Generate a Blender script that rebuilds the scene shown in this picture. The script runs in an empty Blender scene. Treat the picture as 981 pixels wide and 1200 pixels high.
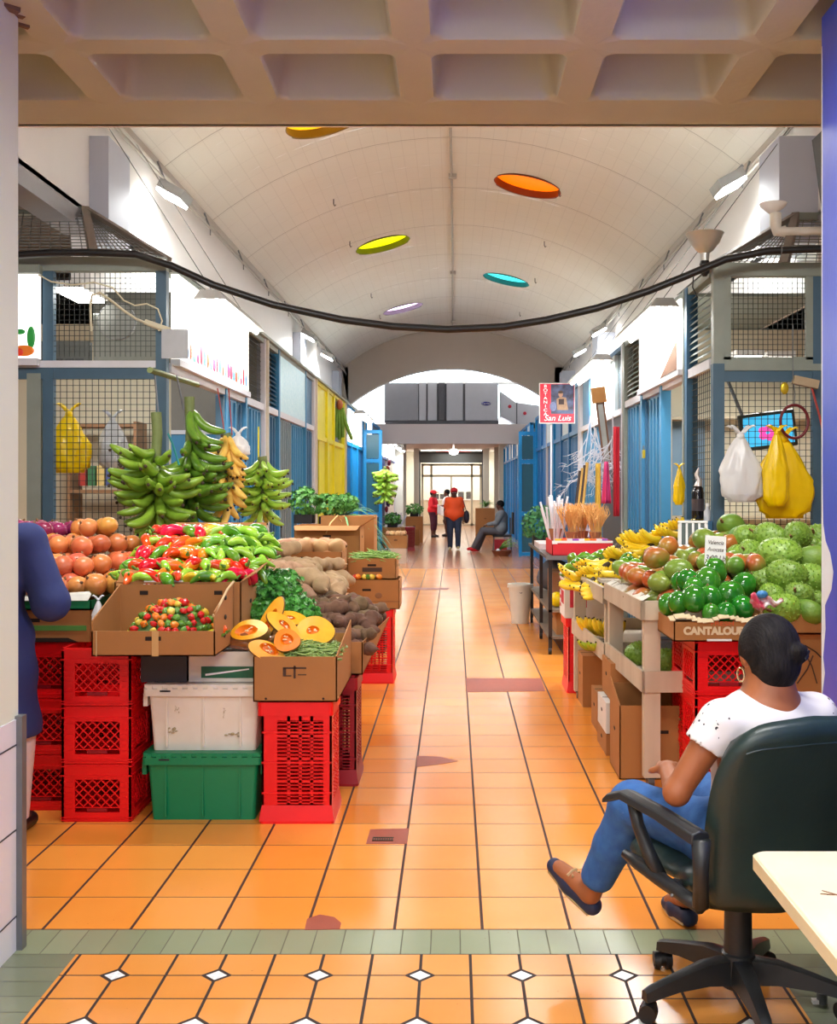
import bpy, bmesh, math, random
import numpy as np
from mathutils import Vector, Matrix, Euler
R = math.radians
PI = math.pi
C = bpy.context.scene.collection
rnd = random.Random(7)
FX, VX, VY, HC = 1310.0, 531.7, 572.0, 1.58      # focal length (px), vanishing point, eye height

def P(px, py, d):
    return Vector(((px - VX) * d / FX, d, HC - (py - VY) * d / FX))
def lin(c):
    out = []
    for v in c[:3]:
        v = v / 255.0
        out.append(v / 12.92 if v <= .04045 else ((v + .055) / 1.055) ** 2.4)
    return (out[0], out[1], out[2], 1)

# ------------------------------------------------------------------ materials
MC = {}
def mat(name, rgb, rough=.5, var=.12, scale=14, bump=0, metal=0, rgb2=None, emit=0, objvar=0, spec=.5, sub=0,
        alpha=1, trans=0, coat=0, bscale=None, contrast=1.0, detail=4, stretch=None, gen=False):
    if name in MC: return MC[name]
    m = bpy.data.materials.new(name); m.use_nodes = True
    nt = m.node_tree; N = nt.nodes; L = nt.links
    b = N['Principled BSDF']
    b.inputs['Roughness'].default_value = rough
    b.inputs['Metallic'].default_value = metal
    b.inputs['Specular IOR Level'].default_value = spec
    b.inputs['Coat Weight'].default_value = coat
    b.inputs['Transmission Weight'].default_value = trans
    b.inputs['Alpha'].default_value = alpha
    tc = N.new('ShaderNodeTexCoord')
    vec = tc.outputs['Object']
    if stretch:
        mp = N.new('ShaderNodeMapping'); mp.inputs['Scale'].default_value = stretch
        L.new(vec, mp.inputs['Vector']); vec = mp.outputs['Vector']
    nz = N.new('ShaderNodeTexNoise'); nz.inputs['Scale'].default_value = scale; nz.inputs['Detail'].default_value = detail
    L.new(vec, nz.inputs['Vector'])
    oi = N.new('ShaderNodeObjectInfo')
    if objvar or rgb2:
        ad = N.new('ShaderNodeVectorMath'); ad.operation = 'ADD'
        cm = N.new('ShaderNodeCombineXYZ')
        ml = N.new('ShaderNodeMath'); ml.operation = 'MULTIPLY'; ml.inputs[1].default_value = 9.0
        L.new(oi.outputs['Random'], ml.inputs[0])
        for k in range(3): L.new(ml.outputs[0], cm.inputs[k])
        L.new(vec, ad.inputs[0]); L.new(cm.outputs[0], ad.inputs[1]); L.new(ad.outputs[0], nz.inputs['Vector'])
    a = lin(rgb)
    mx = N.new('ShaderNodeMix'); mx.data_type = 'RGBA'
    if rgb2:
        c2 = lin(rgb2); c1 = a
        mr = N.new('ShaderNodeMapRange'); mr.inputs['From Min'].default_value = .5 - .22 / contrast; mr.inputs['From Max'].default_value = .5 + .22 / contrast
        L.new(nz.outputs['Fac'], mr.inputs['Value']); fac = mr.outputs['Result']
    else:
        c1 = tuple(max(0, x * (1 - var)) for x in a[:3]) + (1,)
        c2 = tuple(min(1, x * (1 + var)) for x in a[:3]) + (1,)
        fac = nz.outputs['Fac']
    mx.inputs[6].default_value = c1; mx.inputs[7].default_value = c2
    L.new(fac, mx.inputs[0]); col = mx.outputs[2]
    if objvar:
        hs = N.new('ShaderNodeHueSaturation')
        m1 = N.new('ShaderNodeMapRange'); m1.inputs['To Min'].default_value = .5 - objvar * .12; m1.inputs['To Max'].default_value = .5 + objvar * .12
        m2 = N.new('ShaderNodeMapRange'); m2.inputs['To Min'].default_value = 1 - objvar; m2.inputs['To Max'].default_value = 1 + objvar * .7
        wn = N.new('ShaderNodeTexWhiteNoise'); wn.noise_dimensions = '1D'
        L.new(oi.outputs['Random'], wn.inputs['W'])
        L.new(oi.outputs['Random'], m1.inputs['Value']); L.new(wn.outputs['Value'], m2.inputs['Value'])
        L.new(m1.outputs['Result'], hs.inputs['Hue']); L.new(m2.outputs['Result'], hs.inputs['Value'])
        L.new(col, hs.inputs['Color']); col = hs.outputs['Color']
    L.new(col, b.inputs['Base Color'])
    if bump:
        n2 = N.new('ShaderNodeTexNoise'); n2.inputs['Scale'].default_value = bscale or scale * 3; n2.inputs['Detail'].default_value = 3
        L.new(vec, n2.inputs['Vector'])
        bp = N.new('ShaderNodeBump'); bp.inputs['Strength'].default_value = min(1, bump); bp.inputs['Distance'].default_value = .006
        L.new(n2.outputs['Fac'], bp.inputs['Height']); L.new(bp.outputs['Normal'], b.inputs['Normal'])
    if emit:
        L.new(col, b.inputs['Emission Color']); b.inputs['Emission Strength'].default_value = emit
    MC[name] = m
    return m
def emis(name, rgb, s):
    if name in MC: return MC[name]
    m = bpy.data.materials.new(name); m.use_nodes = True
    b = m.node_tree.nodes['Principled BSDF']
    b.inputs['Base Color'].default_value = lin(rgb); b.inputs['Emission Color'].default_value = lin(rgb)
    b.inputs['Emission Strength'].default_value = s
    MC[name] = m
    return m

class NB:      # tiny node-math helper
    def __init__(s, m): s.nt = m.node_tree; s.N = s.nt.nodes; s.L = s.nt.links
    def m(s, op, a, b=None, c=None):
        n = s.N.new('ShaderNodeMath'); n.operation = op
        for i, v in enumerate((a, b, c)):
            if v is None: continue
            if isinstance(v, (int, float)): n.inputs[i].default_value = v
            else: s.L.new(v, n.inputs[i])
        return n.outputs[0]
    def mix(s, f, a, b):
        n = s.N.new('ShaderNodeMix'); n.data_type = 'RGBA'
        for i, v in ((0, f), (6, a), (7, b)):
            if isinstance(v, (int, float, tuple)): n.inputs[i].default_value = v
            else: s.L.new(v, n.inputs[i])
        return n.outputs[2]
def tile_mat(name, cols, pitch, off, grout, gw, rough=.2, diamond=None, dcol=(235, 238, 235), gdark=None, bumpd=.002, size2=None):
    """square tiles with grout lines; optional white diamond insets on every second joint"""
    m = bpy.data.materials.new(name); m.use_nodes = True
    q = NB(m); b = q.N['Principled BSDF']
    tc = q.N.new('ShaderNodeTexCoord'); sp = q.N.new('ShaderNodeSeparateXYZ'); q.L.new(tc.outputs['Object'], sp.inputs[0])
    px, py = pitch
    x = q.m('DIVIDE', q.m('SUBTRACT', sp.outputs[0], off[0]), px); y = q.m('DIVIDE', q.m('SUBTRACT', sp.outputs[1], off[1]), py)
    ix, iy = q.m('FLOOR', x), q.m('FLOOR', y)
    fx, fy = q.m('FRACT', x), q.m('FRACT', y)
    ex = q.m('MULTIPLY', q.m('SUBTRACT', .5, q.m('ABSOLUTE', q.m('SUBTRACT', fx, .5))), px)
    ey = q.m('MULTIPLY', q.m('SUBTRACT', .5, q.m('ABSOLUTE', q.m('SUBTRACT', fy, .5))), py)
    g = q.m('MAXIMUM', q.m('LESS_THAN', ex, gw[0] / 2), q.m('LESS_THAN', ey, gw[1] / 2))
    cb = q.N.new('ShaderNodeCombineXYZ'); q.L.new(ix, cb.inputs[0]); q.L.new(iy, cb.inputs[1])
    wn = q.N.new('ShaderNodeTexWhiteNoise'); wn.noise_dimensions = '2D'; q.L.new(cb.outputs[0], wn.inputs['Vector'])
    nz = q.N.new('ShaderNodeTexNoise'); nz.inputs['Scale'].default_value = 3.0; nz.inputs['Detail'].default_value = 5; q.L.new(tc.outputs['Object'], nz.inputs['Vector'])
    f = q.m('ADD', q.m('MULTIPLY', wn.outputs['Value'], .55), q.m('MULTIPLY', nz.outputs['Fac'], .5))
    base = q.mix(f, lin(cols[0]), lin(cols[1]))
    n3 = q.N.new('ShaderNodeTexNoise'); n3.inputs['Scale'].default_value = 60; n3.inputs['Detail'].default_value = 6; q.L.new(tc.outputs['Object'], n3.inputs['Vector'])
    sc = q.m('GREATER_THAN', n3.outputs['Fac'], .72)
    base = q.mix(q.m('MULTIPLY', sc, .35), base, lin((120, 70, 40)))
    col = q.mix(g, base, lin(grout))
    if diamond:
        r1, r2 = diamond
        u = q.m('ABSOLUTE', q.m('SUBTRACT', q.m('MULTIPLY', q.m('FRACT', q.m('ADD', q.m('DIVIDE', x, 2), .5)), 2 * px), px))
        v = q.m('ABSOLUTE', q.m('SUBTRACT', q.m('MULTIPLY', q.m('FRACT', q.m('ADD', q.m('DIVIDE', y, 2), .5)), 2 * py), py))
        s_ = q.m('ADD', u, v)
        col = q.mix(q.m('LESS_THAN', s_, r2), col, lin(grout))
        d1 = q.m('LESS_THAN', s_, r1)
        col = q.mix(d1, col, lin(dcol))
        g = q.m('MAXIMUM', g, q.m('SUBTRACT', q.m('LESS_THAN', s_, r2), d1))
    q.L.new(col, b.inputs['Base Color'])
    rr = q.m('ADD', q.m('MULTIPLY', g, .5), q.m('ADD', rough - .06, q.m('MULTIPLY', nz.outputs['Fac'], .14)))
    q.L.new(rr, b.inputs['Roughness'])
    hh = q.m('ADD', q.m('MULTIPLY', g, -1.0), q.m('MULTIPLY', nz.outputs['Fac'], .35))
    bp = q.N.new('ShaderNodeBump'); bp.inputs['Strength'].default_value = .5; bp.inputs['Distance'].default_value = bumpd
    q.L.new(hh, bp.inputs['Height']); q.L.new(bp.outputs[0], b.inputs['Normal'])
    MC[name] = m
    return m

# ------------------------------------------------------------------ mesh builder
class MB:
    def __init__(s): s.v = []; s.f = []
    def add(s, vs, fs, M=None):
        o = len(s.v)
        s.v += [tuple(M @ Vector(p)) if M is not None else tuple(p) for p in vs]
        s.f += [tuple(i + o for i in f) for f in fs]
        return s
    def box(s, x0, x1, y0, y1, z0, z1, M=None):
        vs = [(x, y, z) for z in (z0, z1) for y in (y0, y1) for x in (x0, x1)]
        return s.add(vs, [(0, 2, 3, 1), (4, 5, 7, 6), (0, 1, 5, 4), (2, 6, 7, 3), (0, 4, 6, 2), (1, 3, 7, 5)], M)
    def rbox(s, x0, x1, y0, y1, z0, z1, r=.01, n=3, M=None, taper=0):
        """box with rounded vertical corners; taper shrinks the bottom"""
        vs, fs = [], []
        lv = []
        for z, t in ((z0, taper), (z1, 0)):
            ring = []
            for (cx, cy, a0) in ((x1 - r, y1 - r, 0), (x0 + r, y1 - r, 90), (x0 + r, y0 + r, 180), (x1 - r, y0 + r, 270)):
                for k in range(n + 1):
                    a = R(a0 + 90 * k / n); ring.append((cx + r * math.cos(a), cy + r * math.sin(a)))
            mx, my = (x0 + x1) / 2, (y0 + y1) / 2
            base = len(vs)
            for (x, y) in ring:
                fx = 1 - 2 * t / (x1 - x0); fy = 1 - 2 * t / (y1 - y0)
                vs.append((mx + (x - mx) * fx, my + (y - my) * fy, z))
            lv.append((base, len(ring)))
        n_ = lv[0][1]
        fs.append(tuple(reversed(range(n_)))); fs.append(tuple(range(n_, 2 * n_)))
        for i in range(n_):
            j = (i + 1) % n_; fs.append((i, j, n_ + j, n_ + i))
        return s.add(vs, fs, M)
    def tube(s, pts, r, n=8, cap=True, M=None):
        pts = [Vector(p) for p in pts]
        rs = r if isinstance(r, (list, tuple)) else [r] * len(pts)
        vs, fs = [], []
        t0 = (pts[1] - pts[0]).normalized()
        up = Vector((0, 0, 1)) if abs(t0.z) < .9 else Vector((1, 0, 0))
        u = t0.cross(up).normalized()
        for i, p in enumerate(pts):
            t = (pts[min(i + 1, len(pts) - 1)] - pts[max(i - 1, 0)])
            if t.length < 1e-9: t = t0.copy()
            t.normalize()
            u = (u - t * u.dot(t));
            if u.length < 1e-6: u = t.orthogonal()
            u.normalize(); w = t.cross(u)
            for k in range(n):
                a = 2 * PI * k / n
                vs.append(p + (u * math.cos(a) + w * math.sin(a)) * rs[i])
        for i in range(len(pts) - 1):
            for k in range(n):
                k2 = (k + 1) % n
                fs.append((i * n + k, i * n + k2, (i + 1) * n + k2, (i + 1) * n + k))
        if cap:
            fs.append(tuple(reversed(range(n)))); fs.append(tuple(range((len(pts) - 1) * n, len(pts) * n)))
        return s.add(vs, fs, M)
    def lathe(s, prof, n=16, M=None, cap=True):
        vs, fs = [], []
        for (r, z) in prof:
            for k in range(n):
                a = 2 * PI * k / n; vs.append((r * math.cos(a), r * math.sin(a), z))
        for i in range(len(prof) - 1):
            for k in range(n):
                k2 = (k + 1) % n
                fs.append((i * n + k, i * n + k2, (i + 1) * n + k2, (i + 1) * n + k))
        if cap:
            fs.append(tuple(reversed(range(n)))); fs.append(tuple(range((len(prof) - 1) * n, len(prof) * n)))
        return s.add(vs, fs, M)
    def prism(s, poly, axis, a, b, M=None):
        """extrude a 2D polygon along axis from a to b"""
        n = len(poly); vs = []
        for t in (a, b):
            for (p, q) in poly:
                vs.append((t, p, q) if axis == 'x' else (p, t, q) if axis == 'y' else (p, q, t))
        fs = [tuple(range(n)), tuple(reversed(range(n, 2 * n)))]
        for i in range(n):
            j = (i + 1) % n; fs.append((i, n + i, n + j, j))
        return s.add(vs, fs, M)
    def bar(s, a, b, w, h=None, M=None):
        """square bar between two points"""
        a, b = Vector(a), Vector(b); h = h or w
        t = (b - a); L = t.length; t.normalize()
        up = Vector((0, 0, 1)) if abs(t.z) < .95 else Vector((0, 1, 0))
        u = t.cross(up).normalized(); v = u.cross(t)
        vs = [p + u * i * w / 2 + v * j * h / 2 for p in (a, b) for j in (-1, 1) for i in (-1, 1)]
        return s.add(vs, [(0, 1, 3, 2), (4, 6, 7, 5), (0, 4, 5, 1), (2, 3, 7, 6), (0, 2, 6, 4), (1, 5, 7, 3)], M)
    def grid(s, fn, nu, nv, close_u=False, M=None):
        vs = [fn(i / (nu if close_u else nu - 1), j / (nv - 1)) for j in range(nv) for i in range(nu)]
        fs = []
        for j in range(nv - 1):
            for i in range(nu if close_u else nu - 1):
                i2 = (i + 1) % nu
                fs.append((j * nu + i, j * nu + i2, (j + 1) * nu + i2, (j + 1) * nu + i))
        return s.add(vs, fs, M)
    def sph(s, c, r, nu=14, nv=9, M=None, fn=None):
        c = Vector(c); r = (r, r, r) if isinstance(r, (int, float)) else r
        def g(u, v):
            a, b = 2 * PI * u, PI * v - PI / 2
            p = Vector((math.cos(a) * math.cos(b), math.sin(a) * math.cos(b), math.sin(b)))
            k = fn(p) if fn else 1
            return Vector((p.x * r[0] * k, p.y * r[1] * k, p.z * r[2] * k)) + c
        return s.grid(g, nu, nv, True, M)
    def build(s, name, m, parent=None, smooth=False, bevel=0, loc=None):
        me = bpy.data.meshes.new(name); me.from_pydata([tuple(p) for p in s.v], [], s.f); me.update()
        bm = bmesh.new(); bm.from_mesh(me); bmesh.ops.remove_doubles(bm, verts=bm.verts, dist=1e-6) if smooth else None
        bmesh.ops.recalc_face_normals(bm, faces=bm.faces); bm.to_mesh(me); bm.free()
        if m is not None: me.materials.append(m)
        if smooth:
            for p in me.polygons: p.use_smooth = True
            if smooth != 'all': me.set_sharp_from_angle(angle=R(45))
        o = bpy.data.objects.new(name, me); C.objects.link(o)
        if parent: o.parent = parent
        if loc is not None: o.location = loc
        if bevel:
            md = o.modifiers.new('bevel', 'BEVEL'); md.width = bevel; md.segments = 2; md.limit_method = 'ANGLE'
        return o

def tag(o, label, cat, group=None, kind=None):
    o['label'] = label; o['category'] = cat
    if group: o['group'] = group
    if kind: o['kind'] = kind
    return o
def thing(name, label, cat, loc=(0, 0, 0), rz=0, group=None, rot=None):
    o = bpy.data.objects.new(name, None); o.empty_display_size = .05; C.objects.link(o)
    o.location = loc; o.rotation_euler = rot if rot else (0, 0, rz)
    return tag(o, label, cat, group)
def struct(o, label=None):
    o['kind'] = 'structure'
    if label: o['label'] = label
    return o
def kids(o): return [c for c in bpy.data.objects if c.parent == o]
def copy_tree(o, parent=None):
    c = o.copy(); C.objects.link(c)
    if parent: c.parent = parent
    ch = CH.get(o.name)
    if ch is None: ch = CH[o.name] = kids(o)
    for k in ch: copy_tree(k, c)
    return c
CH = {}
class Proto:
    """first use moves the original itself, later uses copy it"""
    def __init__(s, o): s.o = o; s.used = False
    def put(s, loc, rot=(0, 0, 0), sc=1, label=None, group=None, cat=None):
        if not s.used: s.used = True; c = s.o; CH[s.o.name] = kids(s.o)
        else: c = copy_tree(s.o)
        c.location = loc; c.rotation_euler = rot; c.scale = (sc, sc, sc) if isinstance(sc, (int, float)) else sc
        if label: c['label'] = label
        if group: c['group'] = group
        if cat: c['category'] = cat
        return c
def text_mesh(name, s, size, m, parent, loc, rot, ext=.002, align='CENTER', shear=0, sx=1, space=1, bold=0):
    cu = bpy.data.curves.new(name, 'FONT'); cu.body = s; cu.size = size; cu.extrude = ext; cu.align_x = align; cu.align_y = 'CENTER'
    cu.shear = shear; cu.offset = bold; cu.space_character = space
    t = bpy.data.objects.new('tmp_text', cu); C.objects.link(t)
    dg = bpy.context.evaluated_depsgraph_get(); dg.update()
    me = bpy.data.meshes.new_from_object(t.evaluated_get(dg)); me.name = name
    bpy.data.objects.remove(t); me.materials.clear(); me.materials.append(m)
    o = bpy.data.objects.new(name, me); C.objects.link(o); o.parent = parent; o.location = loc; o.rotation_euler = rot; o.scale = (sx, 1, 1)
    return o

# ------------------------------------------------------------------ implicit bodies (distance fields meshed by surface nets)
def smin(a, b, k):
    h = np.clip(.5 + .5 * (b - a) / k, 0, 1)
    return b * (1 - h) + a * h - k * h * (1 - h)
class Field:
    def __init__(s, lo, hi, h):
        s.lo = np.array(lo, float); s.h = h
        s.n = np.ceil((np.array(hi) - s.lo) / h).astype(int) + 1
        s.F = np.full(s.n, 9.0, np.float32)
    def sub(s, lo, hi):
        i0 = np.maximum(0, np.floor((lo - s.lo) / s.h).astype(int)); i1 = np.minimum(s.n, np.ceil((hi - s.lo) / s.h).astype(int) + 1)
        sl = tuple(slice(a, b) for a, b in zip(i0, i1))
        g = np.meshgrid(*[s.lo[k] + s.h * np.arange(i0[k], i1[k]) for k in range(3)], indexing='ij')
        return sl, g
    def cap(s, a, b, ra, rb, k=.03, cut=False):
        a, b = np.array(a, float), np.array(b, float); m = max(ra, rb) + k + .03
        sl, g = s.sub(np.minimum(a, b) - m, np.maximum(a, b) + m)
        if min(x.stop - x.start for x in sl) <= 0: return s
        ab = b - a; L2 = max(1e-9, ab @ ab)
        t = np.clip(sum((g[i] - a[i]) * ab[i] for i in range(3)) / L2, 0, 1)
        d = np.sqrt(sum((g[i] - a[i] - t * ab[i]) ** 2 for i in range(3))) - (ra + (rb - ra) * t)
        s.F[sl] = np.maximum(s.F[sl], -d) if cut else smin(s.F[sl], d, k)
        return s
    def ell(s, c, r, k=.03, rot=None, cut=False):
        c = np.array(c, float); r = np.array(r, float); m = max(r) + k + .03
        sl, g = s.sub(c - m, c + m)
        if min(x.stop - x.start for x in sl) <= 0: return s
        q = [g[i] - c[i] for i in range(3)]
        if rot is not None:
            Mt = np.array(Euler(rot).to_matrix().transposed())
            q = [sum(Mt[i, j] * q[j] for j in range(3)) for i in range(3)]
        k0 = np.sqrt(sum((q[i] / r[i]) ** 2 for i in range(3))); k1 = np.sqrt(sum((q[i] / r[i] ** 2) ** 2 for i in range(3))) + 1e-6
        d = k0 * (k0 - 1) / k1
        s.F[sl] = np.maximum(s.F[sl], -d) if cut else smin(s.F[sl], d, k)
        return s
    def half(s, p, n):
        """keep only the side where (x-p).n < 0"""
        g = np.meshgrid(*[s.lo[k] + s.h * np.arange(s.n[k]) for k in range(3)], indexing='ij')
        n = np.array(n, float); n /= np.linalg.norm(n)
        d = sum((g[i] - p[i]) * n[i] for i in range(3))
        s.F = np.maximum(s.F, d.astype(np.float32))
        return s
    def mesh(s, name, m, parent=None, smoothit=1):
        F = s.F; ins = F < 0
        nx, ny, nz = F.shape
        S = np.zeros((nx - 1, ny - 1, nz - 1, 3), np.float32); W = np.zeros((nx - 1, ny - 1, nz - 1), np.float32)
        for ax in range(3):
            o = [(0, 0), (0, 1), (1, 0), (1, 1)]
            for (p, q) in o:
                a = [0, 0, 0]; ot = [i for i in range(3) if i != ax]; a[ot[0]] = p; a[ot[1]] = q
                b = list(a); b[ax] = 1
                A = F[a[0]:nx - 1 + a[0], a[1]:ny - 1 + a[1], a[2]:nz - 1 + a[2]]; B = F[b[0]:nx - 1 + b[0], b[1]:ny - 1 + b[1], b[2]:nz - 1 + b[2]]
                cr = (A < 0) != (B < 0)
                t = np.where(cr, A / np.where(cr, A - B, 1), 0)
                for k in range(3): S[..., k] += np.where(cr, a[k] + (t if k == ax else 0), 0)
                W += cr
        act = W > 0
        idx = np.full(act.shape, -1, np.int64); ids = np.argwhere(act); idx[act] = np.arange(len(ids))
        V = (ids + S[act] / W[act][:, None]) * s.h + s.lo
        faces = []
        for ax in range(3):
            o1, o2 = [(1, 2), (2, 0), (0, 1)][ax]
            sh = [nx, ny, nz]; sh[ax] -= 1
            sl0 = [slice(1, -1)] * 3; sl0[ax] = slice(0, sh[ax]); sl1 = list(sl0); sl1[ax] = slice(1, sh[ax] + 1)
            A, B = ins[tuple(sl0)], ins[tuple(sl1)]
            e = np.argwhere(A != B)
            if not len(e): continue
            sgn = A[tuple(e.T)]
            base = e.copy(); base[:, o1] += 1; base[:, o2] += 1
            def at(d1, d2):
                q = base.copy(); q[:, o1] -= d1; q[:, o2] -= d2; return idx[tuple(q.T)]
            Q = np.stack([at(1, 1), at(0, 1), at(0, 0), at(1, 0)], 1)
            Q[~sgn] = Q[~sgn][:, ::-1]
            faces.append(Q)
        Fc = np.concatenate(faces)
        for _ in range(smoothit):
            acc = np.zeros_like(V); cnt = np.zeros(len(V))
            for i in range(4):
                for j in ((i + 1) % 4, (i + 3) % 4):
                    np.add.at(acc, Fc[:, i], V[Fc[:, j]]); np.add.at(cnt, Fc[:, i], 1)
            V = V * .5 + .5 * acc / np.maximum(cnt, 1)[:, None]
        me = bpy.data.meshes.new(name); me.from_pydata(V.tolist(), [], Fc.tolist()); me.update()
        if m: me.materials.append(m)
        for p in me.polygons: p.use_smooth = True
        ob = bpy.data.objects.new(name, me); C.objects.link(ob)
        if parent: ob.parent = parent
        return ob
# ================================================================== materials used everywhere
TORANGE = tile_mat('orange_floor_tile', ((236, 140, 48), (243, 162, 72)), (.315, .3146), (-.2124, 4.004), (70, 38, 26), (.011, .006), rough=.2)
TFRONT = tile_mat('front_floor_tile', ((222, 140, 58), (232, 160, 80)), (.165, .165), (-.109, 3.625), (52, 34, 26), (.010, .007), rough=.2, diamond=(.034, .052))
TGREEN = tile_mat('green_border_tile', ((128, 140, 108), (148, 156, 124)), (.102, .21), (.023, 3.79), (92, 92, 70), (.004, .006), rough=.22)
TGREY = tile_mat('side_green_tile', ((112, 120, 96), (132, 138, 112)), (.315, .105), (.0, 3.79), (84, 86, 66), (.004, .005), rough=.2)
WHITEW = mat('white_wall_paint', (236, 232, 230), .6, .03, 3, bump=.1, bscale=60)
GREYW = mat('grey_pilaster_paint', (186, 190, 204), .6, .04, 3)
VAULTM = bpy.data.materials.new('board_marked_vault'); VAULTM.use_nodes = True
def _v():
    q = NB(VAULTM); b = q.N['Principled BSDF']; tc = q.N.new('ShaderNodeTexCoord'); sp = q.N.new('ShaderNodeSeparateXYZ'); q.L.new(tc.outputs['Object'], sp.inputs[0])
    nz = q.N.new('ShaderNodeTexNoise'); nz.inputs['Scale'].default_value = .9; nz.inputs['Detail'].default_value = 6; q.L.new(tc.outputs['Object'], nz.inputs['Vector'])
    base = q.mix(nz.outputs['Fac'], lin((226, 220, 208)), lin((236, 232, 224)))
    def ln(o, per, w): 
        f = q.m('FRACT', q.m('DIVIDE', o, per)); return q.m('LESS_THAN', f, w / per)
    a = ln(sp.outputs[1], 2.27, .022); c = ln(sp.outputs[0], .16, .006); d = ln(sp.outputs[1], .57, .010)
    base = q.mix(q.m('MULTIPLY', a, .65), base, lin((150, 138, 128)))
    base = q.mix(q.m('MULTIPLY', q.m('MAXIMUM', c, d), .2), base, lin((150, 138, 128)))
    q.L.new(base, b.inputs['Base Color']); b.inputs['Roughness'].default_value = .55
    bp = q.N.new('ShaderNodeBump'); bp.inputs['Strength'].default_value = .4; bp.inputs['Distance'].default_value = .01
    q.L.new(q.m('ADD', q.m('MULTIPLY', a, -1.0), q.m('MULTIPLY', nz.outputs['Fac'], .6)), bp.inputs['Height']); q.L.new(bp.outputs[0], b.inputs['Normal'])
_v()
WAFFLE = mat('waffle_concrete_paint', (182, 182, 164), .55, .08, 4, bump=.25, bscale=30)
BEAMW = mat('beam_paint', (222, 214, 214), .6, .03, 3)
STEEL = mat('grey_steel', (120, 122, 124), .4, .1, 20, metal=.6)
PIPE = mat('painted_pipe', (176, 168, 158), .5, .1, 10)
DARK = mat('dark_recess', (34, 34, 36), .7, .1)
BLACK = mat('black_plastic', (20, 20, 22), .45, .15, 30, bump=.05)
WPL = mat('white_plastic', (235, 235, 232), .4, .04)
BLUE = mat('blue_shop_paint', (58, 128, 170), .42, .12, 9, bump=.08, bscale=25)
BLUED = mat('dark_blue_shop_paint', (54, 100, 134), .45, .14, 9)
BLUEB = mat('bright_blue_shop_paint', (6, 138, 204), .4, .1, 9)
BLUEM = mat('mid_blue_shop_paint', (14, 102, 162), .42, .12, 9)
GGREY = mat('grey_green_metal', (132, 140, 130), .5, .12, 9, bump=.08)
TEAL = mat('slate_blue_post', (62, 92, 112), .5, .14, 9)
YELLOW = mat('yellow_shop_paint', (232, 222, 30), .45, .08, 9)
WIRE = mat('wire_mesh', (52, 56, 52), .5, .1, metal=.4)
WIREL = mat('galvanised_wire_mesh', (120, 120, 116), .5, .1, metal=.4)
WTRIM = mat('pale_metal_trim', (208, 208, 214), .45, .05)
GLASSD = mat('dark_glass', (60, 78, 90), .12, .1)
PANELL = mat('light_panel', (190, 205, 210), .4, .06)
LAMP = emis('lamp_tube', (255, 252, 244), 9)
SIGNLIT = emis('backlit_sign', (255, 252, 246), 1.5)

# ================================================================== floor
MB().box(-7, 7, 4.0, 21.92, -.05, 0).build('floor', TORANGE)['kind'] = 'structure'
MB().box(-7, 7, 21.92, 50, -.05, 0).build('floor.004', tile_mat('brown_floor_tile', ((176, 112, 74), (190, 126, 86)), (.63, .63), (-.2124, 21.92), (80, 50, 40), (.014, .014), rough=.2))['kind'] = 'structure'
MB().box(-7, 7, 3.79, 4.0, -.05, 0).build('trim_1', TGREEN)['kind'] = 'structure'
MB().box(-1.28, 1.06, -4, 3.79, -.05, 0).build('floor.001', TFRONT)['kind'] = 'structure'
MB().box(-7, -1.28, -4, 3.79, -.05, 0).build('floor.002', TGREY)['kind'] = 'structure'
MB().box(1.06, 7, -4, 3.79, -.05, 0).build('floor.003', TGREY)['kind'] = 'structure'
# worn brown patches and a floor drain, set flush in the tiles
PATCH = mat('worn_red_cement', (158, 74, 52), .5, .15, 20)
def flat(name, poly, m, label, cat, z=.0015):
    n = len(poly); vs = [(x, y, z) for x, y in poly] + [(x, y, 0) for x, y in poly]
    o = MB().add(vs, [tuple(range(n))] + [(i, i + n, (i + 1) % n + n, (i + 1) % n) for i in range(n)]).build(name, m)
    return tag(o, label, cat)
def fp(pts): return [((x - VX) * (HC * FX / (y - VY)) / FX, HC * FX / (y - VY)) for x, y in pts]
flat('floor_patch', fp([(546, 795), (547, 811), (639, 810), (634, 795)]), PATCH, 'long red cement patch replacing one floor tile beside the right stands', 'floor patch')
flat('floor_patch', fp([(489, 886), (488, 899), (520, 895), (537, 892), (516, 887)]), PATCH, 'pointed red brown chip patch in the middle floor tiles', 'floor patch')
flat('floor_patch', fp([(357, 1090), (360, 1077), (375, 1072), (392, 1075), (400, 1082), (398, 1089)]), PATCH, 'rounded red patch at the green border in front of the perforated crate', 'floor patch')
flat('floor_patch', fp([(418, 700), (415, 692), (430, 688.5), (527, 689), (524, 691), (430, 692)]), PATCH, 'thin pale red cracked patch far down the aisle', 'floor patch')
dr = thing('floor_drain', 'small rectangular floor drain with dark slots and a red surround', 'drain', (0, 0, 0))
pp = fp([(429, 989), (434, 972), (479, 971), (477, 989)])
flat_o = MB(); n_ = len(pp); flat_o.add([(x, y, .0015) for x, y in pp] + [(x, y, 0) for x, y in pp], [(0, 1, 2, 3)] + [(i, i + n_, (i + 1) % n_ + n_, (i + 1) % n_) for i in range(n_)]).build('drain_surround', PATCH, dr)
g = MB(); a_, b_ = fp([(436, 986)])[0], fp([(462, 979)])[0]
for i in range(9):
    x = a_[0] + (b_[0] - a_[0]) * i / 8 * .9
    g.box(x, x + .006, a_[1], a_[1] + .05, .0015, .004)
g.box(a_[0], b_[0], a_[1], a_[1] + .008, .0015, .004); g.box(a_[0], b_[0], a_[1] + .045, a_[1] + .053, .0015, .004)
g.build('grate', mat('drain_metal', (70, 62, 50), .5, .2, metal=.5), dr)

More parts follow.
